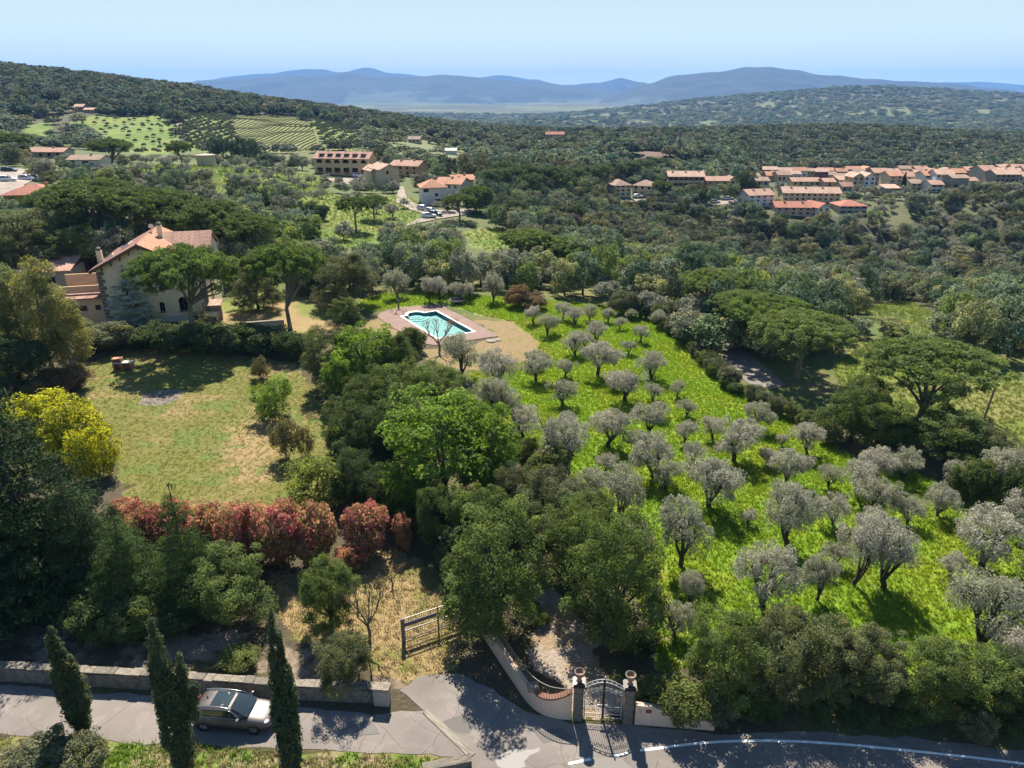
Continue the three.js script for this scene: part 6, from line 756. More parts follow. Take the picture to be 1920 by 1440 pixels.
// ---------------------------------------------------------------- single trees, bushes and hedges round the garden: [kind, px, foot, top, width, label, options]
const LONE = [
  ['pine', 366, 652, 470, 178, 'wide umbrella pine in front of the villa', { v: 0, m: 0 }],
  ['pine', 545, 618, 464, 138, 'umbrella pine with tall bare trunk right of the villa garden', { v: 1, m: 0 }],
  ['pine', 1716, 806, 650, 224, 'huge umbrella pine with forked trunk on the grassy slope', { v: 1, m: 2 }],
  ['pine', 1492, 716, 594, 178, 'broad umbrella pine beside the shaded hillside road', { v: 2, m: 2 }],
  ['pine', 1432, 668, 562, 150, 'umbrella pine overlapping the broad one by the hillside road', { v: 0, m: 0 }],
  ['pine', 1385, 640, 550, 110, 'umbrella pine at the upper end of the shaded road', { v: 3, m: 2 }],
  ['pine', 1328, 600, 510, 120, 'umbrella pine with visible trunk above the grove', { v: 1, m: 2 }],
  ['pine', 985, 512, 432, 100, 'open umbrella pine behind the pool wood', { v: 3, m: 2 }],
  ['pine', 1062, 520, 448, 100, 'dense umbrella pine beside the open one behind the pool wood', { v: 2, m: 0 }],
  ['pine', 190, 470, 342, 190, 'dark umbrella pine, leftmost of the group behind the villa', { v: 2, m: 1 }],
  ['pine', 290, 478, 358, 180, 'dark umbrella pine, second of the group behind the villa', { v: 0, m: 1 }],
  ['pine', 390, 490, 378, 170, 'dark umbrella pine, third of the group behind the villa', { v: 1, m: 1 }],
  ['pine', 455, 505, 405, 140, 'dark umbrella pine, rightmost of the group behind the villa', { v: 3, m: 1 }],
  ['pine', 168, 440, 362, 110, 'dark umbrella pine behind the leftmost of the villa group', { v: 3, m: 1 }],
  ['cypress', 156, 1368, 1188, 46, 'short leaning cypress in front of the lane, left of three', { v: 2, m: 0, lean: 0.03 }],
  ['cypress', 350, 1452, 1190, 64, 'bushy cypress with side spires, middle of three before the lane', { v: 1, m: 0, turn: 0.2 }],
  ['cypress', 551, 1462, 1180, 48, 'slim dense cypress in front of the car, right of three', { v: 0, m: 1 }],
  ['cedar', 95, 1170, 770, 330, 'massive dark cedar at the left edge beside the lawn', { v: 0, m: 0 }],
  ['cedar', -60, 1120, 700, 260, 'dark cedar cut off by the left edge of the photo', { v: 1, m: 0 }],
  ['cedar', 15, 1195, 890, 210, 'dark cedar rising behind the stone wall at the lower left corner', { v: 2, m: 0 }],
  ['cedar', 262, 1175, 985, 165, 'feathery green conifer in front of the red hedge', { v: 2, m: 2 }],
  ['cedar', 372, 1165, 952, 130, 'pointed green conifer rising before the red hedge', { v: 1, m: 2 }],
  ['cedar', 180, 1160, 930, 160, 'dark conifer tucked under the massive cedar', { v: 1, m: 0 }],
  ['cedar', 252, 622, 520, 86, 'silver blue cedar against the villa wall', { v: 2, m: 1 }],
  ['gum', 112, 722, 494, 84, 'tall eucalyptus with yellow green foliage, middle of three by the annex', { v: 0, m: 0 }],
  ['gum', 58, 712, 512, 84, 'eucalyptus with pale leaning trunk, left of three by the annex', { v: 1, m: 1 }],
  ['gum', 150, 728, 545, 70, 'shorter eucalyptus, right of three by the annex', { v: 1, m: 0 }],
  ['gum', 14, 700, 535, 80, 'eucalyptus at the left edge beside the outbuilding', { v: 0, m: 1 }],
  ['lime', 838, 985, 752, 208, 'large bright green broadleaf tree in the middle of the garden', { v: 0, m: 0 }],
  ['lime', 916, 960, 772, 118, 'bright green tree adjoining the large broadleaf on its right', { v: 1, m: 0 }],
  ['lime', 758, 990, 868, 100, 'low bright green branches left of the large broadleaf tree', { v: 2, m: 0 }],
  ['lime', 694, 748, 615, 128, 'bright green tree between the lawn and the pool', { v: 3, m: 0 }],
  ['lime', 642, 770, 668, 70, 'smaller bright green tree beside the lawn edge', { v: 2, m: 0 }],
  ['thin', 514, 790, 712, 84, 'young yellow green tree standing on the lawn', { v: 0, m: 0 }],
  ['thin', 492, 715, 672, 40, 'thin sapling behind the young lawn tree', { v: 1, m: 2 }],
  ['thin', 540, 868, 788, 56, 'sparse brownish sapling on the right of the lawn', { v: 2, m: 2 }],
  ['thin', 606, 962, 862, 120, 'round yellow green weeping tree behind the red hedge', { v: 1, m: 1 }],
  ['thin', 574, 860, 800, 34, 'twiggy sapling beside the brownish one', { v: 0, m: 2 }],
  ['oak', 934, 1240, 968, 190, 'big glossy evergreen oak left of the entrance drive', { v: 0, m: 1 }],
  ['oak', 1150, 1248, 985, 178, 'big evergreen oak right of the entrance drive', { v: 1, m: 1 }],
  ['oak', 1078, 1150, 960, 130, 'evergreen oak behind the one right of the drive', { v: 2, m: 1 }],
  ['oak', 1010, 1090, 905, 130, 'evergreen oak between the drive and the bright broadleaf tree', { v: 3, m: 2 }],
  ['oak', 900, 1080, 925, 120, 'yellowish evergreen oak below the bright broadleaf tree', { v: 4, m: 1 }],
  ['oak', 830, 1060, 920, 90, 'dark evergreen oak beside the red hedge end', { v: 2, m: 0 }],
  ['oak', 965, 1010, 880, 90, 'grey green oak at the corner of the grove', { v: 1, m: 2 }],
  ['oak', 765, 905, 738, 130, 'evergreen oak below the bright tree by the lawn', { v: 3, m: 1 }],
  ['oak', 700, 905, 762, 110, 'dark evergreen oak on the lawn edge', { v: 0, m: 3 }],
  ['oak', 690, 835, 708, 110, 'evergreen oak in the belt beside the lawn, behind the dark one', { v: 1, m: 0 }],
  ['oak', 755, 830, 690, 120, 'evergreen oak in the belt, under the watermark area', { v: 2, m: 1 }],
  ['oak', 812, 800, 690, 110, 'evergreen oak in the belt nearest the first grove olives', { v: 4, m: 1 }],
  ['oak', 860, 830, 735, 90, 'evergreen oak behind the large bright broadleaf', { v: 0, m: 2 }],
  ['oak', 745, 740, 628, 90, 'dark evergreen oak below the pool deck', { v: 3, m: 0 }],
  ['oak', 625, 745, 618, 100, 'grey leafed evergreen oak at the upper corner of the lawn', { v: 1, m: 2 }],
  ['oak', 668, 965, 850, 80, 'dark oak behind the weeping tree', { v: 2, m: 3 }],
  ['oak', 720, 985, 880, 90, 'dark oak in the shade beside the red bushes', { v: 4, m: 3 }],
  ['oak', 655, 590, 478, 120, 'broad olive brown oak left of the pool deck', { v: 3, m: 2 }],
  ['oak', 608, 560, 480, 90, 'round dark oak beside the garden pine', { v: 2, m: 3 }],
  ['oak', 652, 632, 562, 66, 'rounded dark bush like oak at the corner of the pool deck', { v: 0, m: 0 }],
  ['oak', 486, 592, 508, 92, 'grey green garden tree between villa and pine', { v: 1, m: 2 }],
  ['oak', 1590, 850, 712, 120, 'dark evergreen oak below the broad umbrella pine', { v: 2, m: 0 }],
  ['oak', 1640, 870, 755, 110, 'evergreen oak under the huge umbrella pine', { v: 0, m: 1 }],
  ['oak', 1765, 900, 770, 160, 'broad oak below the grassy slope', { v: 3, m: 1 }],
  ['oak', 1825, 912, 800, 110, 'evergreen oak at the right end of the slope thicket', { v: 1, m: 2 }],
  ['oak', 1690, 835, 785, 60, 'dark oak at the foot of the huge pine', { v: 4, m: 3 }],
  ['oak', 1352, 1338, 1156, 152, 'evergreen oak of the roadside thicket nearest the gate', { v: 1, m: 1, solid: 0.3 }],
  ['oak', 1440, 1336, 1161, 152, 'second evergreen oak of the roadside thicket from the gate', { v: 2, m: 2, solid: 0.3 }],
  ['oak', 1535, 1340, 1181, 152, 'third evergreen oak of the roadside thicket from the gate', { v: 0, m: 2, solid: 0.3 }],
  ['oak', 1610, 1346, 1198, 142, 'fourth evergreen oak of the roadside thicket from the gate', { v: 3, m: 2, solid: 0.3 }],
  ['oak', 1712, 1358, 1218, 142, 'brown tinged evergreen oak in the roadside thicket', { v: 4, m: 1, solid: 0.3 }],
  ['oak', 1800, 1366, 1226, 152, 'yellow green oak near the right end of the roadside thicket', { v: 2, m: 1, solid: 0.3 }],
  ['oak', 1885, 1380, 1244, 142, 'shaded oak at the right end of the roadside thicket', { v: 1, m: 3, solid: 0.3 }],
  ['oak', 440, 1208, 1045, 165, 'rounded evergreen tree behind the middle cypress', { v: 3, m: 1 }],
  ['oak', 625, 1206, 1058, 106, 'cone shaped evergreen tree on the clearing', { v: 4, m: 1 }],
  ['oak', 656, 1318, 1196, 104, 'small sparse tree leaning over the stone wall', { v: 2, m: 2 }],
  ['oak', 55, 540, 398, 150, 'tall spreading oak behind the outbuilding', { v: 0, m: 2 }],
  ['oak', 140, 520, 428, 110, 'leafy green oak between outbuilding and villa', { v: 1, m: 1 }],
  ['oak', 10, 600, 500, 110, 'oak at the left edge behind the eucalyptus', { v: 3, m: 1 }],
  ['oak', 40, 770, 640, 140, 'dark oak below the eucalyptus at the left', { v: 4, m: 3 }],
  ['oak', -20, 760, 590, 130, 'dark oak cut by the left edge below the outbuilding', { v: 2, m: 3 }],
  ['oak', 12, 475, 396, 100, 'yellowish oak below the yellow bungalow', { v: 0, m: 1 }],
  ['bush', 455, 1272, 1222, 76, 'small fresh green shrub hanging over the stone wall', { v: 0, m: 1 }],
  ['bush', 215, 668, 606, 110, 'large grey leaved oleander below the annex', { v: 1, m: 2 }],
  ['bush', 130, 745, 692, 90, 'rust brown shrub at the corner of the lawn', { v: 2, m: 4 }],
  ['bush', 95, 760, 705, 80, 'brown grey shrub beside the rust brown one', { v: 3, m: 4 }],
  ['bush', 290, 664, 610, 90, 'dark hedge bush under the villa, left end', { v: 3, m: 3 }],
  ['bush', 350, 668, 610, 90, 'dark hedge bush under the villa, second from the left', { v: 0, m: 3 }],
  ['bush', 405, 670, 612, 90, 'dark hedge bush under the villa, third from the left', { v: 2, m: 0 }],
  ['bush', 455, 672, 608, 100, 'leafy hedge bush below the garden path', { v: 1, m: 0 }],
  ['bush', 510, 675, 615, 90, 'dark hedge bush below the retaining wall', { v: 3, m: 3 }],
  ['bush', 556, 682, 625, 70, 'dark bush at the right end of the villa hedge', { v: 0, m: 3 }],
  ['bush', 180, 668, 625, 70, 'dark hedge bush between oleander and eucalyptus', { v: 2, m: 3 }],
  ['bush', 388, 622, 588, 40, 'pale flowering shrub by the villa entrance', { v: 2, m: 2 }],
  ['bush', 775, 668, 615, 52, 'dark bush at the near corner of the pool deck', { v: 1, m: 0 }],
  ['bush', 968, 580, 538, 44, 'pinkish green shrub at the top of the grove', { v: 0, m: 4 }],
  ['bush', 1000, 585, 552, 50, 'orange tinged shrub beside the pinkish one', { v: 2, m: 4 }],
  ['bush', 1275, 1352, 1282, 110, 'trailing yellow green hedge over the wall right of the gate', { v: 0, m: 1, solid: 0.06 }],
  ['bush', 1222, 1340, 1275, 70, 'trailing hedge beside the right gate pillar', { v: 1, m: 1, solid: 0.25 }],
  ['bush', 1010, 1180, 1150, 40, 'low scrub at the foot of the big oak by the drive', { v: 3, m: 0 }],
  ['bush', 1195, 1245, 1200, 60, 'dark scrub at the foot of the oak right of the drive', { v: 2, m: 3 }],
  ['bush', 165, 1480, 1400, 90, 'dry greyish scrub at the foot of the left cypress', { v: 0, m: 2 }],
  ['bush', 90, 1490, 1400, 120, 'dry pale scrub at the bottom left corner', { v: 1, m: 2 }],
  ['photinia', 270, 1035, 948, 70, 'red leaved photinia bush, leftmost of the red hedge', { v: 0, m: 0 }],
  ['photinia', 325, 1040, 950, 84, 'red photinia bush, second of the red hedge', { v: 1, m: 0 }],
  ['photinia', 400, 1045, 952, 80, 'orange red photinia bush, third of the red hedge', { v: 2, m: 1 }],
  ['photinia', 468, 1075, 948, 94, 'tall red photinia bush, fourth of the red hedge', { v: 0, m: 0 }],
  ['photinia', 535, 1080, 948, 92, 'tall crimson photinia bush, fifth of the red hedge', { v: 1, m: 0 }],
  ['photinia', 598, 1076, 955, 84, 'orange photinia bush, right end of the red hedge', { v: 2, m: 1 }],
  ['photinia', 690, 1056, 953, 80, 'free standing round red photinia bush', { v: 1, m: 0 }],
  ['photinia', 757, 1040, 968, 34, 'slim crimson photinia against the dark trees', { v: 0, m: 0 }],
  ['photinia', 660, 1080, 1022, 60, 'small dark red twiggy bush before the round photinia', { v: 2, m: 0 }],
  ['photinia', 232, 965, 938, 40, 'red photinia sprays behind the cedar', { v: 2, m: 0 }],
  ['broom', 95, 835, 742, 100, 'yellow flowering broom, left of the golden clump', { v: 0 }],
  ['broom', 150, 870, 755, 110, 'yellow flowering broom, middle of the golden clump', { v: 1 }],
  ['broom', 190, 915, 805, 84, 'yellow flowering broom, right of the golden clump', { v: 2 }],
  ['bare', 823, 662, 600, 88, 'leafless pruned tree beside the pool', { v: 0, m: 0 }],
  ['bare', 692, 1205, 1092, 100, 'leafless small tree on the clearing by the fence gate', { v: 1, m: 0 }],
  ['bare', 748, 578, 540, 44, 'leafless tree behind the pool deck corner', { v: 1, m: 0 }],
  ['bare', 735, 1100, 1060, 60, 'leafless twiggy shrub before the red bushes', { v: 0, m: 0 }],
  ['cypress', 1690, 365, 326, 9, 'tall dark cypress in the village row', { v: 2, m: 1 }],
  ['oak', 1398, 372, 322, 40, 'big dark round tree between the village houses', { v: 2, m: 3 }],
  ['pine', 1240, 372, 340, 38, 'umbrella pine beside the cream farmhouse', { v: 1, m: 1 }],
  ['pine', 668, 430, 372, 66, 'dark umbrella pine on the meadow, left of the pair', { v: 0, m: 1 }],
  ['pine', 702, 412, 368, 56, 'dark umbrella pine on the meadow, right of the pair', { v: 2, m: 1 }],
  ['pine', 862, 412, 366, 62, 'umbrella pine beside the parked cars at the bend', { v: 3, m: 1 }],
  ['pine', 893, 396, 350, 60, 'umbrella pine behind the one at the road bend', { v: 2, m: 1 }],
  ['pine', 212, 316, 262, 84, 'umbrella pine beside the white bungalow', { v: 1, m: 1 }],
  ['pine', 28, 300, 250, 80, 'umbrella pine above the car park', { v: 2, m: 1 }],
  ['pine', 342, 314, 268, 46, 'umbrella pine left of the water tank', { v: 0, m: 1 }],
];
const CAT = { bush: 'bush', photinia: 'bush', broom: 'bush' }, GRP = { photinia: 'red photinia bushes', broom: 'yellow broom bushes', gum: 'eucalyptus trees', cypress: 'cypress trees', pine: 'umbrella pines', cedar: 'cedars and conifers' };
for (const [k, px, f, t, w, label, o] of LONE) plantAt(k, px, f, t, w, { label, category: CAT[k] ?? 'tree', group: GRP[k], ...o });
// hedge rows: [points, spacing m, height m, width m, kind, material, label, group]
const HEDGES = [
  [[[1252, 620], [1290, 645], [1330, 690], [1380, 735], [1440, 765], [1500, 790], [1560, 830]], 2.0, 1.7, 2.4, 'bush', [0, 1, 2], 'mixed shrub in the hedge beside the hillside road', 'hedge along the hillside road'],
  [[[1160, 588], [1210, 596], [1260, 612]], 3, 3, 3.4, 'bush', [0, 2], 'shrub in the thicket at the top of the grove', 'thicket at the top of the grove'],
  [[[1820, 935], [1900, 955], [1980, 975]], 3, 3.6, 3.6, 'bush', [2, 0], 'grey shrub of the thicket at the right edge of the grove', 'thicket right of the grove'],
  [[[1330, 1338], [1400, 1346], [1500, 1344], [1600, 1350], [1700, 1358], [1800, 1368], [1900, 1380]], 2.0, 1.4, 2.0, 'bush', [0, 3, 2], 'dark low shrub at the foot of the roadside thicket', 'low shrubs along the road'],
  [[[640, 800], [660, 870], [700, 940], [760, 985], [820, 1000]], 2.6, 2.8, 3.2, 'bush', [3, 0, 1], 'dark shrub in the belt between lawn and garden', 'shrub belt beside the lawn'],
  [[[20, 1130], [120, 1165], [240, 1185], [330, 1190]], 2.8, 2.4, 3.2, 'bush', [3, 3, 0], 'dark shrub in the shade under the cedars', 'shrubs under the cedars'],
  [[[880, 1120], [860, 1060], [880, 1000], [930, 980], [990, 1010]], 2.8, 3.4, 3.4, 'bush', [0, 3, 1], 'dark shrub in the garden thicket above the drive', 'garden thicket'],
  [[[1000, 880], [1030, 925], [1080, 980], [1120, 1030]], 3, 3.2, 3.2, 'bush', [2, 1, 0], 'olive green shrub along the lower edge of the grove', 'shrubs along the grove edge'],
  [[[560, 420], [600, 410], [480, 400]], 4, 3, 4, 'bush', [0, 3], 'hedge shrub below the apartment block', 'hedge below the apartments'],
];
for (const [pts, gap, h, w, k, ms, label, group] of HEDGES) { const c = new THREE.CatmullRomCurve3(pts.map(([a, b]) => { const g = G(a, b); return V(g.x, g.y, g.z); })), n = Math.round(c.getLength() / gap); for (let i = 0; i <= n; i++) { const p = c.getPointAt(i / n), q = hash2(i, Math.round(p.x * 9)), q2 = hash2(i + 40, Math.round(p.z * 9)); plant(k, p.x + (q - 0.5) * 1.2, p.z + (q2 - 0.5) * 1.2, w * (0.8 + 0.5 * q), h * (0.75 + 0.6 * q2), { m: ms[Math.floor(q2 * 0.999 * ms.length)], label, group, category: 'bush' }); } }

// ---------------------------------------------------------------- woods: single trees where they show largest, the rest as one mass
{
  PROTECT.push([1190, 279, 1312, 297, 480], [1258, 262, 1286, 297, 470], [60, 205, 680, 290, 400]);
  const R = rng(4242), near = [], mass = [], farO = [], bars = ['meadow', 'meadowMid', 'meadowUp', 'clearingRight', 'vineyard', 'oliveField', 'oliveField2', 'fieldLeft', 'fieldLeft2', 'redField', 'greenPatch', 'carPark', 'grove', 'slope', 'poolEarth', 'terrace', 'lawn'];
  const blocked = (x, y, z, h, r) => { for (const [a, b, c] of FOOT) if (Math.hypot(x - a, z - b) < c + r * 0.6) return 1; if (onRoad(x, z)) return 1; const [px, py] = toPix(x, y + h * 0.85, z), s = depthOf(-z, y) / FOCAL; for (const [x0, y0, x1, y1, d] of PROTECT) if (-z < d && px > x0 - r / s && px < x1 + r / s && py < y1 && py + h * 0.6 / s > y0 - 4) return 2; return 0; };
  const OPEN = [[640, 395, 700, 460], [700, 372, 795, 425], [590, 372, 640, 450], [875, 432, 965, 470], [1640, 570, 1755, 604], [745, 350, 765, 385], [790, 392, 900, 415], [1620, 690, 1900, 830], [1340, 640, 1470, 720]].map((r) => [...r, G((r[0] + r[2]) / 2, (r[1] + r[3]) / 2).d]);
  const openTop = (x, y, z, h, w) => { const [px, py] = toPix(x, y + h, z), b = toPix(x, y, z)[1], s = depthOf(-z, y) / FOCAL, r = w * 0.4 / s; return OPEN.some(([x0, y0, x1, y1, d]) => -z < d && px + r > x0 && px - r < x1 && py < y1 - 6 && b > y0 + 4); };
  for (let d = 90; d < 345;) {
    const step = 4.6 + d * 0.006;
    for (let x = -0.83 * d; x < 0.83 * d; x += step) {
      const X = x + (R() - 0.5) * step * 0.9, Zz = -(d + (R() - 0.5) * step * 0.9); if (bars.some((k) => inside(Z[k], X, Zz))) continue;
      const [px, py] = toPix(X, land(X, Zz), Zz); if (px < -60 || px > 1980) continue; if (d < 122 && px < 1140) continue;
      if (Math.hypot(X - poolAt[0], Zz - poolAt[1]) < 18 || (d < 128 && px < 330)) continue;
      const n = fbm(X * 0.03 + 50, Zz * 0.03, 3); let h = 5.2 + 3.4 * R() + 3 * (n - 0.5), w = 5.2 + 2.6 * R();
      const left = px < 600 && d > 165, mid = px > 600 && px < 900 && d > 170;
      if ((left || mid) && R() < 0.42) continue;                       // more open, gardened slopes
      let key = (left || mid) && R() < 0.45 || (px > 1560 && d > 240 && R() < 0.5) || (px > 980 && px < 1330 && d < 150 && R() < 0.5) ? 'oliveFar' : 'oakMid';
      const vs = inside(Z.villageSlope, X, Zz); if (vs) { if (R() < 0.25) continue; key = 'oliveFar'; }
      if (key === 'oliveFar') { h = (vs ? 2.4 : 3.6) + R() * 1.2; w = (vs ? 3 : 4) + R() * 1.4; }
      const y = land(X, Zz); let b = blocked(X, y, Zz, h, w / 2); for (let q = 0; q < 2 && b === 2; q++) { h *= 0.5; w *= 0.72; b = blocked(X, y, Zz, h, w / 2); } if (b) continue; if (openTop(X, y, Zz, h, w)) { h *= 0.4; w *= 0.6; if (openTop(X, y, Zz, h, w)) continue; }
      const e = { key, X, Zz, y, w, h, px, d, m: Math.floor(R() * 7), v: Math.floor(R() * 4) }; (key === 'oakMid' ? near : farO).push(e);
    }
    d += step;
  }
  const zoneLabel = (e) => e.key === 'oliveFar' ? (e.px < 600 ? ['grey olive tree on the hillside left of the apartments', 'hillside olives'] : e.px < 980 ? ['grey olive tree on the slope around the road bend houses', 'olives near the bend'] : ['grey green olive tree in the wooded valley below the village', 'valley olives']) : (e.px < 600 ? ['evergreen oak on the wooded slope behind the villa', 'oaks behind the villa'] : e.px < 1130 ? ['evergreen oak in the dark wood behind the pool', 'oaks behind the pool'] : ['evergreen oak in the wooded valley below the village', 'oaks of the valley']);
  near.sort((a, b) => a.d - b.d); farO.sort((a, b) => a.d - b.d);
  const TINT = ['green', 'pale grey green', 'dark green', 'greyish brown', 'yellow green', 'blue green', 'olive yellow'], TALL = (e) => (e.h > 8.2 ? 'tall ' : e.h < 5 ? 'low ' : '');
  near.slice(0, 300).forEach((e) => { const [l, g] = zoneLabel(e); e.l = TALL(e) + TINT[e.m] + ' ' + l; plant('oakMid', e.X, e.Zz, e.w, e.h, { m: e.m, v: e.v, label: e.l, group: g }); });
  farO.slice(0, 290).forEach((e) => { const [l, g] = zoneLabel(e); plant('oliveFar', e.X, e.Zz, e.w, e.h, { m: e.m, v: e.v, label: (e.w > 4.9 ? 'broad ' : e.w < 4.3 ? 'small ' : '') + l, group: g }); });
  // the rest of the woods: copies in one object
  const wood = thing('woodland', 'grey green evergreen woods covering the valley and far hillsides', 'woodland'); wood.userData.kind = 'stuff';
  const kinds = [0, 1, 2, 3].map((i) => ({ geo: KINDS.oakMid.v[i].crown, w: 6.8, h: 7.7, list: [] }));
  near.slice(300).forEach((e) => kinds[e.v].list.push([e.X, e.y, e.Zz, e.w, e.h]));
  const small = [0, 1, 2].map((i) => { const q = rng(77 + i), b = [[0, 3, 0, 2.6, 2.6, 2.6], [1.4, 2.6, 0.6, 1.9, 1.8, 1.9], [-1, 3.4, -0.8, 1.8, 2, 1.8], [0.2, 2.4, -1.6, 1.8, 1.7, 1.8]]; return { geo: crown(q, b, { sprays: 62, leaves: 4, size: 1.25, w: 0.75, sprayR: 0.7, flat: 0.8, inner: 0.72, tone: 0.32, low: -0.2 }), w: 6, h: 5.8, list: [] }; });
  const P2 = [[590, 282, 706, 324], [735, 298, 800, 328]];
  for (let d = 345; d < 1040;) {
    const step = 5.2 + d * 0.0045;
    for (let x = -0.78 * d; x < 0.78 * d; x += step) {
      const X = x + (R() - 0.5) * step, Zz = -(d + (R() - 0.5) * step); if (bars.some((k) => inside(Z[k], X, Zz))) continue;
      const y = land(X, Zz), px = toPix(X, y, Zz)[0], hill = d > 560 || px > 1000; if (!hill && R() < (inside(Z.terraceField, X, Zz) ? 0.62 : 0.5)) continue;
      if (px > 60 && px < 130 && d > 430 && d < 620 && R() < 0.6) continue;
      const h = 6 + 4 * R(), w = step * (1.0 + 0.5 * R()); if (blocked(X, y, Zz, h, w / 2)) continue;
      small[Math.floor(R() * 3)].list.push([X, y - 0.5, Zz, w, hill ? h : h * 0.6, d > 560 ? 0.85 : 1.05]);
    }
    d += step * 0.95;
  }
  for (let d = 1040; d < 4300;) { const step = 9 + d * 0.0052; for (let x = -0.2 * d; x < 0.76 * d; x += step) { const X = x + (R() - 0.5) * step, Zz = -(d + (R() - 0.5) * step), c = terrainColor(X, Zz); if (c[0] > 0.11 ? R() < 0.93 : R() < (d < 2300 ? 0.3 : 0.55)) continue; small[Math.floor(R() * 3)].list.push([X, land(X, Zz) - 0.5, Zz, step * (0.7 + 0.6 * R()), 7 + 6 * R(), 1.1]); } d += step; }
  const wm = leafMat(0.165, 0.205, 0.115, 0.28), m4 = new THREE.Matrix4(), q4 = new THREE.Quaternion(), up = V(0, 1, 0), cc = new THREE.Color();
  for (const k of [...kinds, ...small]) { if (!k.list.length) continue; const im = new THREE.InstancedMesh(k.geo, wm, k.list.length); im.name = 'trees'; im.castShadow = im.receiveShadow = true; k.list.forEach(([x, y, z, w, h, dim = 1], i) => { q4.setFromAxisAngle(up, R() * TAU); im.setMatrixAt(i, m4.compose(V(x, y, z), q4, V(w / k.w, h / k.h, w / k.w))); const t = (0.5 + 0.85 * R()) * dim, g = R(); im.setColorAt(i, cc.setRGB(t * (0.85 + 0.45 * g), t, t * (0.8 + 0.5 * R()))); }); wood.add(im); }
  console.log('woods', near.length, farO.length, kinds.map((k) => k.list.length), small.map((k) => k.list.length));
  // tended rows far off: vineyard, olive fields
  const rowsOf = (name, label, cat, zone, gap, along, geo, w, h, mat, size) => { const g = thing(name, label, cat); g.userData.kind = 'stuff'; const list = [], b = Z[zone].box; for (let x = b[0]; x < b[1]; x += gap[0]) for (let z = b[2]; z < b[3]; z += gap[1]) { const X = x + (R() - 0.5) * gap[2], Zz = z + (R() - 0.5) * gap[2]; if (inside(Z[zone], X, Zz)) list.push([X, land(X, Zz), Zz]); } const im = new THREE.InstancedMesh(geo, mat, Math.max(1, list.length)); im.name = 'rows'; list.forEach(([x, y, z], i) => im.setMatrixAt(i, m4.compose(V(x, y, z), q4.setFromAxisAngle(up, along ? 0 : R() * TAU), V(size[0] / w, size[1] / h, size[0] / w)))); g.add(im); };
  const om = leafMat(0.13, 0.14, 0.08, 0.3), vm = leafMat(0.13, 0.15, 0.05, 0.3);
  rowsOf('vineyard_rows', 'evenly spaced vine rows on the sloping field', 'vineyard', 'vineyard', [3.6, 1.6, 0.3], 1, small[0].geo, 6, 5.8, vm, [0.75, 0.7]);
  rowsOf('olive_orchard', 'rows of young olives left of the vineyard', 'orchard', 'oliveField', [8, 8, 2], 0, small[1].geo, 6, 5.8, om, [3.6, 3]);
  rowsOf('olive_orchard', 'rows of young olives right of the vineyard', 'orchard', 'oliveField2', [8, 9, 2], 0, small[2].geo, 6, 5.8, om, [3.6, 3]);
  rowsOf('olive_orchard', 'thinly planted olives on the pale left field', 'orchard', 'fieldLeft', [13, 13, 6], 0, small[1].geo, 6, 5.8, om, [2.6, 2.2]);
  // meadow olives and cypress rows one can count
  for (const zn of ['meadowUp', 'meadow']) { const b = Z[zn].box; for (let x = b[0]; x < b[1]; x += zn === 'villageSlope' ? 5.5 : 8.5) for (let z = b[2]; z < b[3]; z += zn === 'villageSlope' ? 6 : 8.5) { const X = x + (R() - 0.5) * 6, Zz = z + (R() - 0.5) * 6, px = toPix(X, land(X, Zz), Zz)[0]; if (R() < (zn === 'meadow' ? 0.86 : zn === 'villageSlope' ? 0.1 : 0.35) || !inside(Z[zn], X, Zz) || blocked(X, land(X, Zz), Zz, 3.5, 2)) continue; const w = 3 + R() * 2; plant('oliveFar', X, Zz, w, w * 0.85, { label: zn === 'meadowUp' ? 'small olive tree on the green slope below the apartments' : zn === 'meadow' ? 'scattered olive tree on the bright meadow above the wood' : 'small olive tree on the bare slope right of the village foot', group: 'olives of ' + { meadowUp: 'the upper slope', villageSlope: 'the village slope', meadow: 'the meadow' }[zn] }); } }
  [1106, 1124, 1153, 1160, 1167, 1186, 1200, 1206, 1138].forEach((px) => plantAt('cypressFar', px, 318, 297 + (px % 3) * 2, 6, { label: 'dark cypress in the row above the village pines', group: 'cypress row above the village' }));
  [[1125, 350], [1150, 345], [1180, 343], [1205, 340], [1230, 336], [1100, 352], [1075, 356]].forEach(([px, f], i) => plantAt('pineFar', px, f, f - 40, 46, { label: 'umbrella pine in the dark grove left of the long village terrace', group: 'pine grove by the village' }));
  [[404, 304], [420, 303], [436, 304], [452, 303], [468, 304], [480, 305]].forEach(([px, f], i) => plantAt('oakMid', px, f, 256 + i * 3 % 9, 24, { m: 2, name: 'roadside_pine', label: 'dark tall tree in the clump right of the water tank', group: 'clump by the water tank' }));
  [[573, 440], [582, 446], [590, 442], [598, 448]].forEach(([px, f]) => plantAt('cypressFar', px, f, f - 62, 14, { label: 'dark cypress in the group left of the meadow pines', group: 'cypress group by the meadow' }));
  [[345, 236], [352, 240], [360, 244], [338, 246], [330, 256], [300, 272], [156, 236], [140, 258]].forEach(([px, f]) => plantAt('cypressFar', px, f, f - 13, 5, { label: 'tiny cypress along the hill track', group: 'cypresses along the hill track' }));
  [[960, 372], [985, 368], [1012, 370], [1040, 372], [930, 376], [1000, 384], [1055, 382], [945, 362]].forEach(([px, f]) => plantAt('pineFar', px, f, f - 58, 56, { m: 0, label: 'dark pine in the tall clump right of the orange roofed houses', group: 'pine clump right of the houses' }));
}
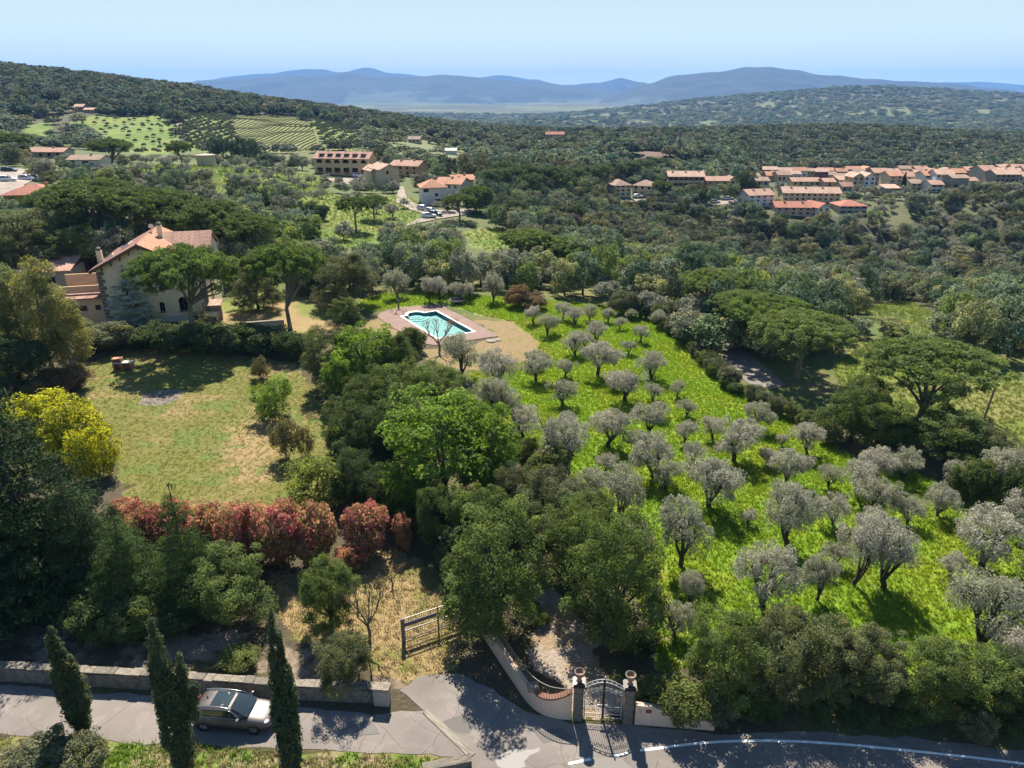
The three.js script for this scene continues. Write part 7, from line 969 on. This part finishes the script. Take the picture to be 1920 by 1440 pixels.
// ---------------------------------------------------------------- grass: real blades in tufts
{
  const R = rng(99), tuft = (n, h, sp, seed) => { const r = rng(seed), pos = [], col = [], idx = []; for (let k = 0; k < n; k++) { const a = r() * TAU, q = r() * sp, x = Math.cos(a) * q, z = Math.sin(a) * q, b = r() * TAU, w = 0.02 + 0.02 * r(), H = h * (0.55 + 0.7 * r()), lx = (r() - 0.5) * H * 0.9, lz = (r() - 0.5) * H * 0.9, o = pos.length / 3; pos.push(x - Math.cos(b) * w, 0, z - Math.sin(b) * w, x + Math.cos(b) * w, 0, z + Math.sin(b) * w, x + lx, H, z + lz); const t = 0.8 + 0.45 * r(); for (let m = 0; m < 3; m++) col.push(t, t, t); idx.push(o, o + 1, o + 2); } const g = new THREE.BufferGeometry(); g.setAttribute('position', new THREE.Float32BufferAttribute(pos, 3)); g.setAttribute('color', new THREE.Float32BufferAttribute(col, 3)); g.setIndex(idx); return g; };
  const m4 = new THREE.Matrix4(), q4 = new THREE.Quaternion(), up = V(0, 1, 0), cc = new THREE.Color();
  const field = (name, label, zone, geo, step, mat, size, color, skip, far) => { const list = [], b = Z[zone].box; for (let x = b[0]; x < b[1]; x += step) for (let z = b[2]; z < b[3]; z += step) { const X = x + (R() - 0.5) * step * 1.6, Zz = z + (R() - 0.5) * step * 1.6; if ((!far && Zz < -132) || !inside(Z[zone], X, Zz) || onRoad(X, Zz) || (skip && skip(X, Zz))) continue; const px = toPix(X, 0, Zz); if (px[0] < -80 || px[0] > 2000 || px[1] > 1500) continue; list.push([X, Zz]); } const im = new THREE.InstancedMesh(geo, mat, list.length); im.name = numbered(name); im.castShadow = im.receiveShadow = true; list.forEach(([x, z], i) => { const s = size(x, z); im.setMatrixAt(i, m4.compose(V(x, land(x, z), z), q4.setFromAxisAngle(up, R() * TAU), V(1 + R() * 0.4, s, 1 + R() * 0.4))); const c = color(x, z); im.setColorAt(i, cc.setRGB(c[0], c[1], c[2])); }); tag(im, label, 'grass', undefined, 'stuff'); scene.add(im); console.log(name, list.length); };
  const gm = leafMat(1, 1, 1, 0.5), L = (a, b, t) => a.map((v, i) => lerp(v, b[i], t));
  field('grove_grass', 'bright spring grass growing under the olive trees', 'grove', tuft(18, 0.26, 0.28, 5), 0.36, gm, (x, z) => 0.6 + 0.9 * fbm(x * 0.5, z * 0.5, 3), (x, z) => L([0.2, 0.325, 0.013], [0.275, 0.345, 0.02], smooth(0.3, 0.75, 0.6 * fbm(x * 0.16, z * 0.16, 4) + 0.4 * fbm(x * 0.9 + 11, z * 0.9, 3))), (x, z) => inside(Z.poolEarth, x, z));
  field('lawn_grass', 'dry mown grass of the lawn', 'lawn', tuft(12, 0.09, 0.22, 6), 0.46, gm, () => 0.6 + R() * 0.8, (x, z) => L([0.165, 0.175, 0.03], [0.27, 0.22, 0.08], smooth(0.4, 0.62, fbm(x * 0.16, z * 0.16, 4) * 0.55 + R() * 0.45)));
  field('verge_grass', 'rough grass on the verge below the lane', 'verge', tuft(14, 0.26, 0.2, 7), 0.3, gm, (x, z) => 0.4 + fbm(x, z, 2), (x, z) => L([0.14, 0.24, 0.02], [0.3, 0.26, 0.12], smooth(0.4, 0.6, fbm(x * 0.9, z * 0.9, 3))));
  field('clearing_grass', 'dry straw grass on the clearing above the fence gate', 'clearing', tuft(12, 0.16, 0.2, 8), 0.36, gm, () => 0.5 + R(), (x, z) => L([0.34, 0.27, 0.14], [0.2, 0.2, 0.06], smooth(0.5, 0.7, fbm(x * 0.4, z * 0.4, 3))));
  field('slope_grass', 'rough grass on the slope beside the huge pine', 'slope', tuft(14, 0.3, 0.3, 9), 0.6, gm, () => 0.6 + R() * 0.7, (x, z) => L([0.14, 0.2, 0.02], [0.22, 0.22, 0.06], fbm(x * 0.2, z * 0.2, 3)));
  for (const [zn, lb] of [['meadow', 'bright meadow grass above the wood'], ['clearingRight', 'sunny grass of the clearing in the valley wood'], ['meadowMid', 'rough grass of the opening below the pines'], ['meadowUp', 'green grass of the slope below the apartments']]) field('meadow_grass', lb, zn, tuft(14, 0.55, 0.5, 11), 1.15, gm, () => 0.5 + R(), (x, z) => L([0.09, 0.165, 0.015], [0.2, 0.22, 0.05], smooth(0.35, 0.65, fbm(x * 0.07, z * 0.07, 3) * 0.6 + R() * 0.4)), null, 1);
}
renderer.render(scene, camera);
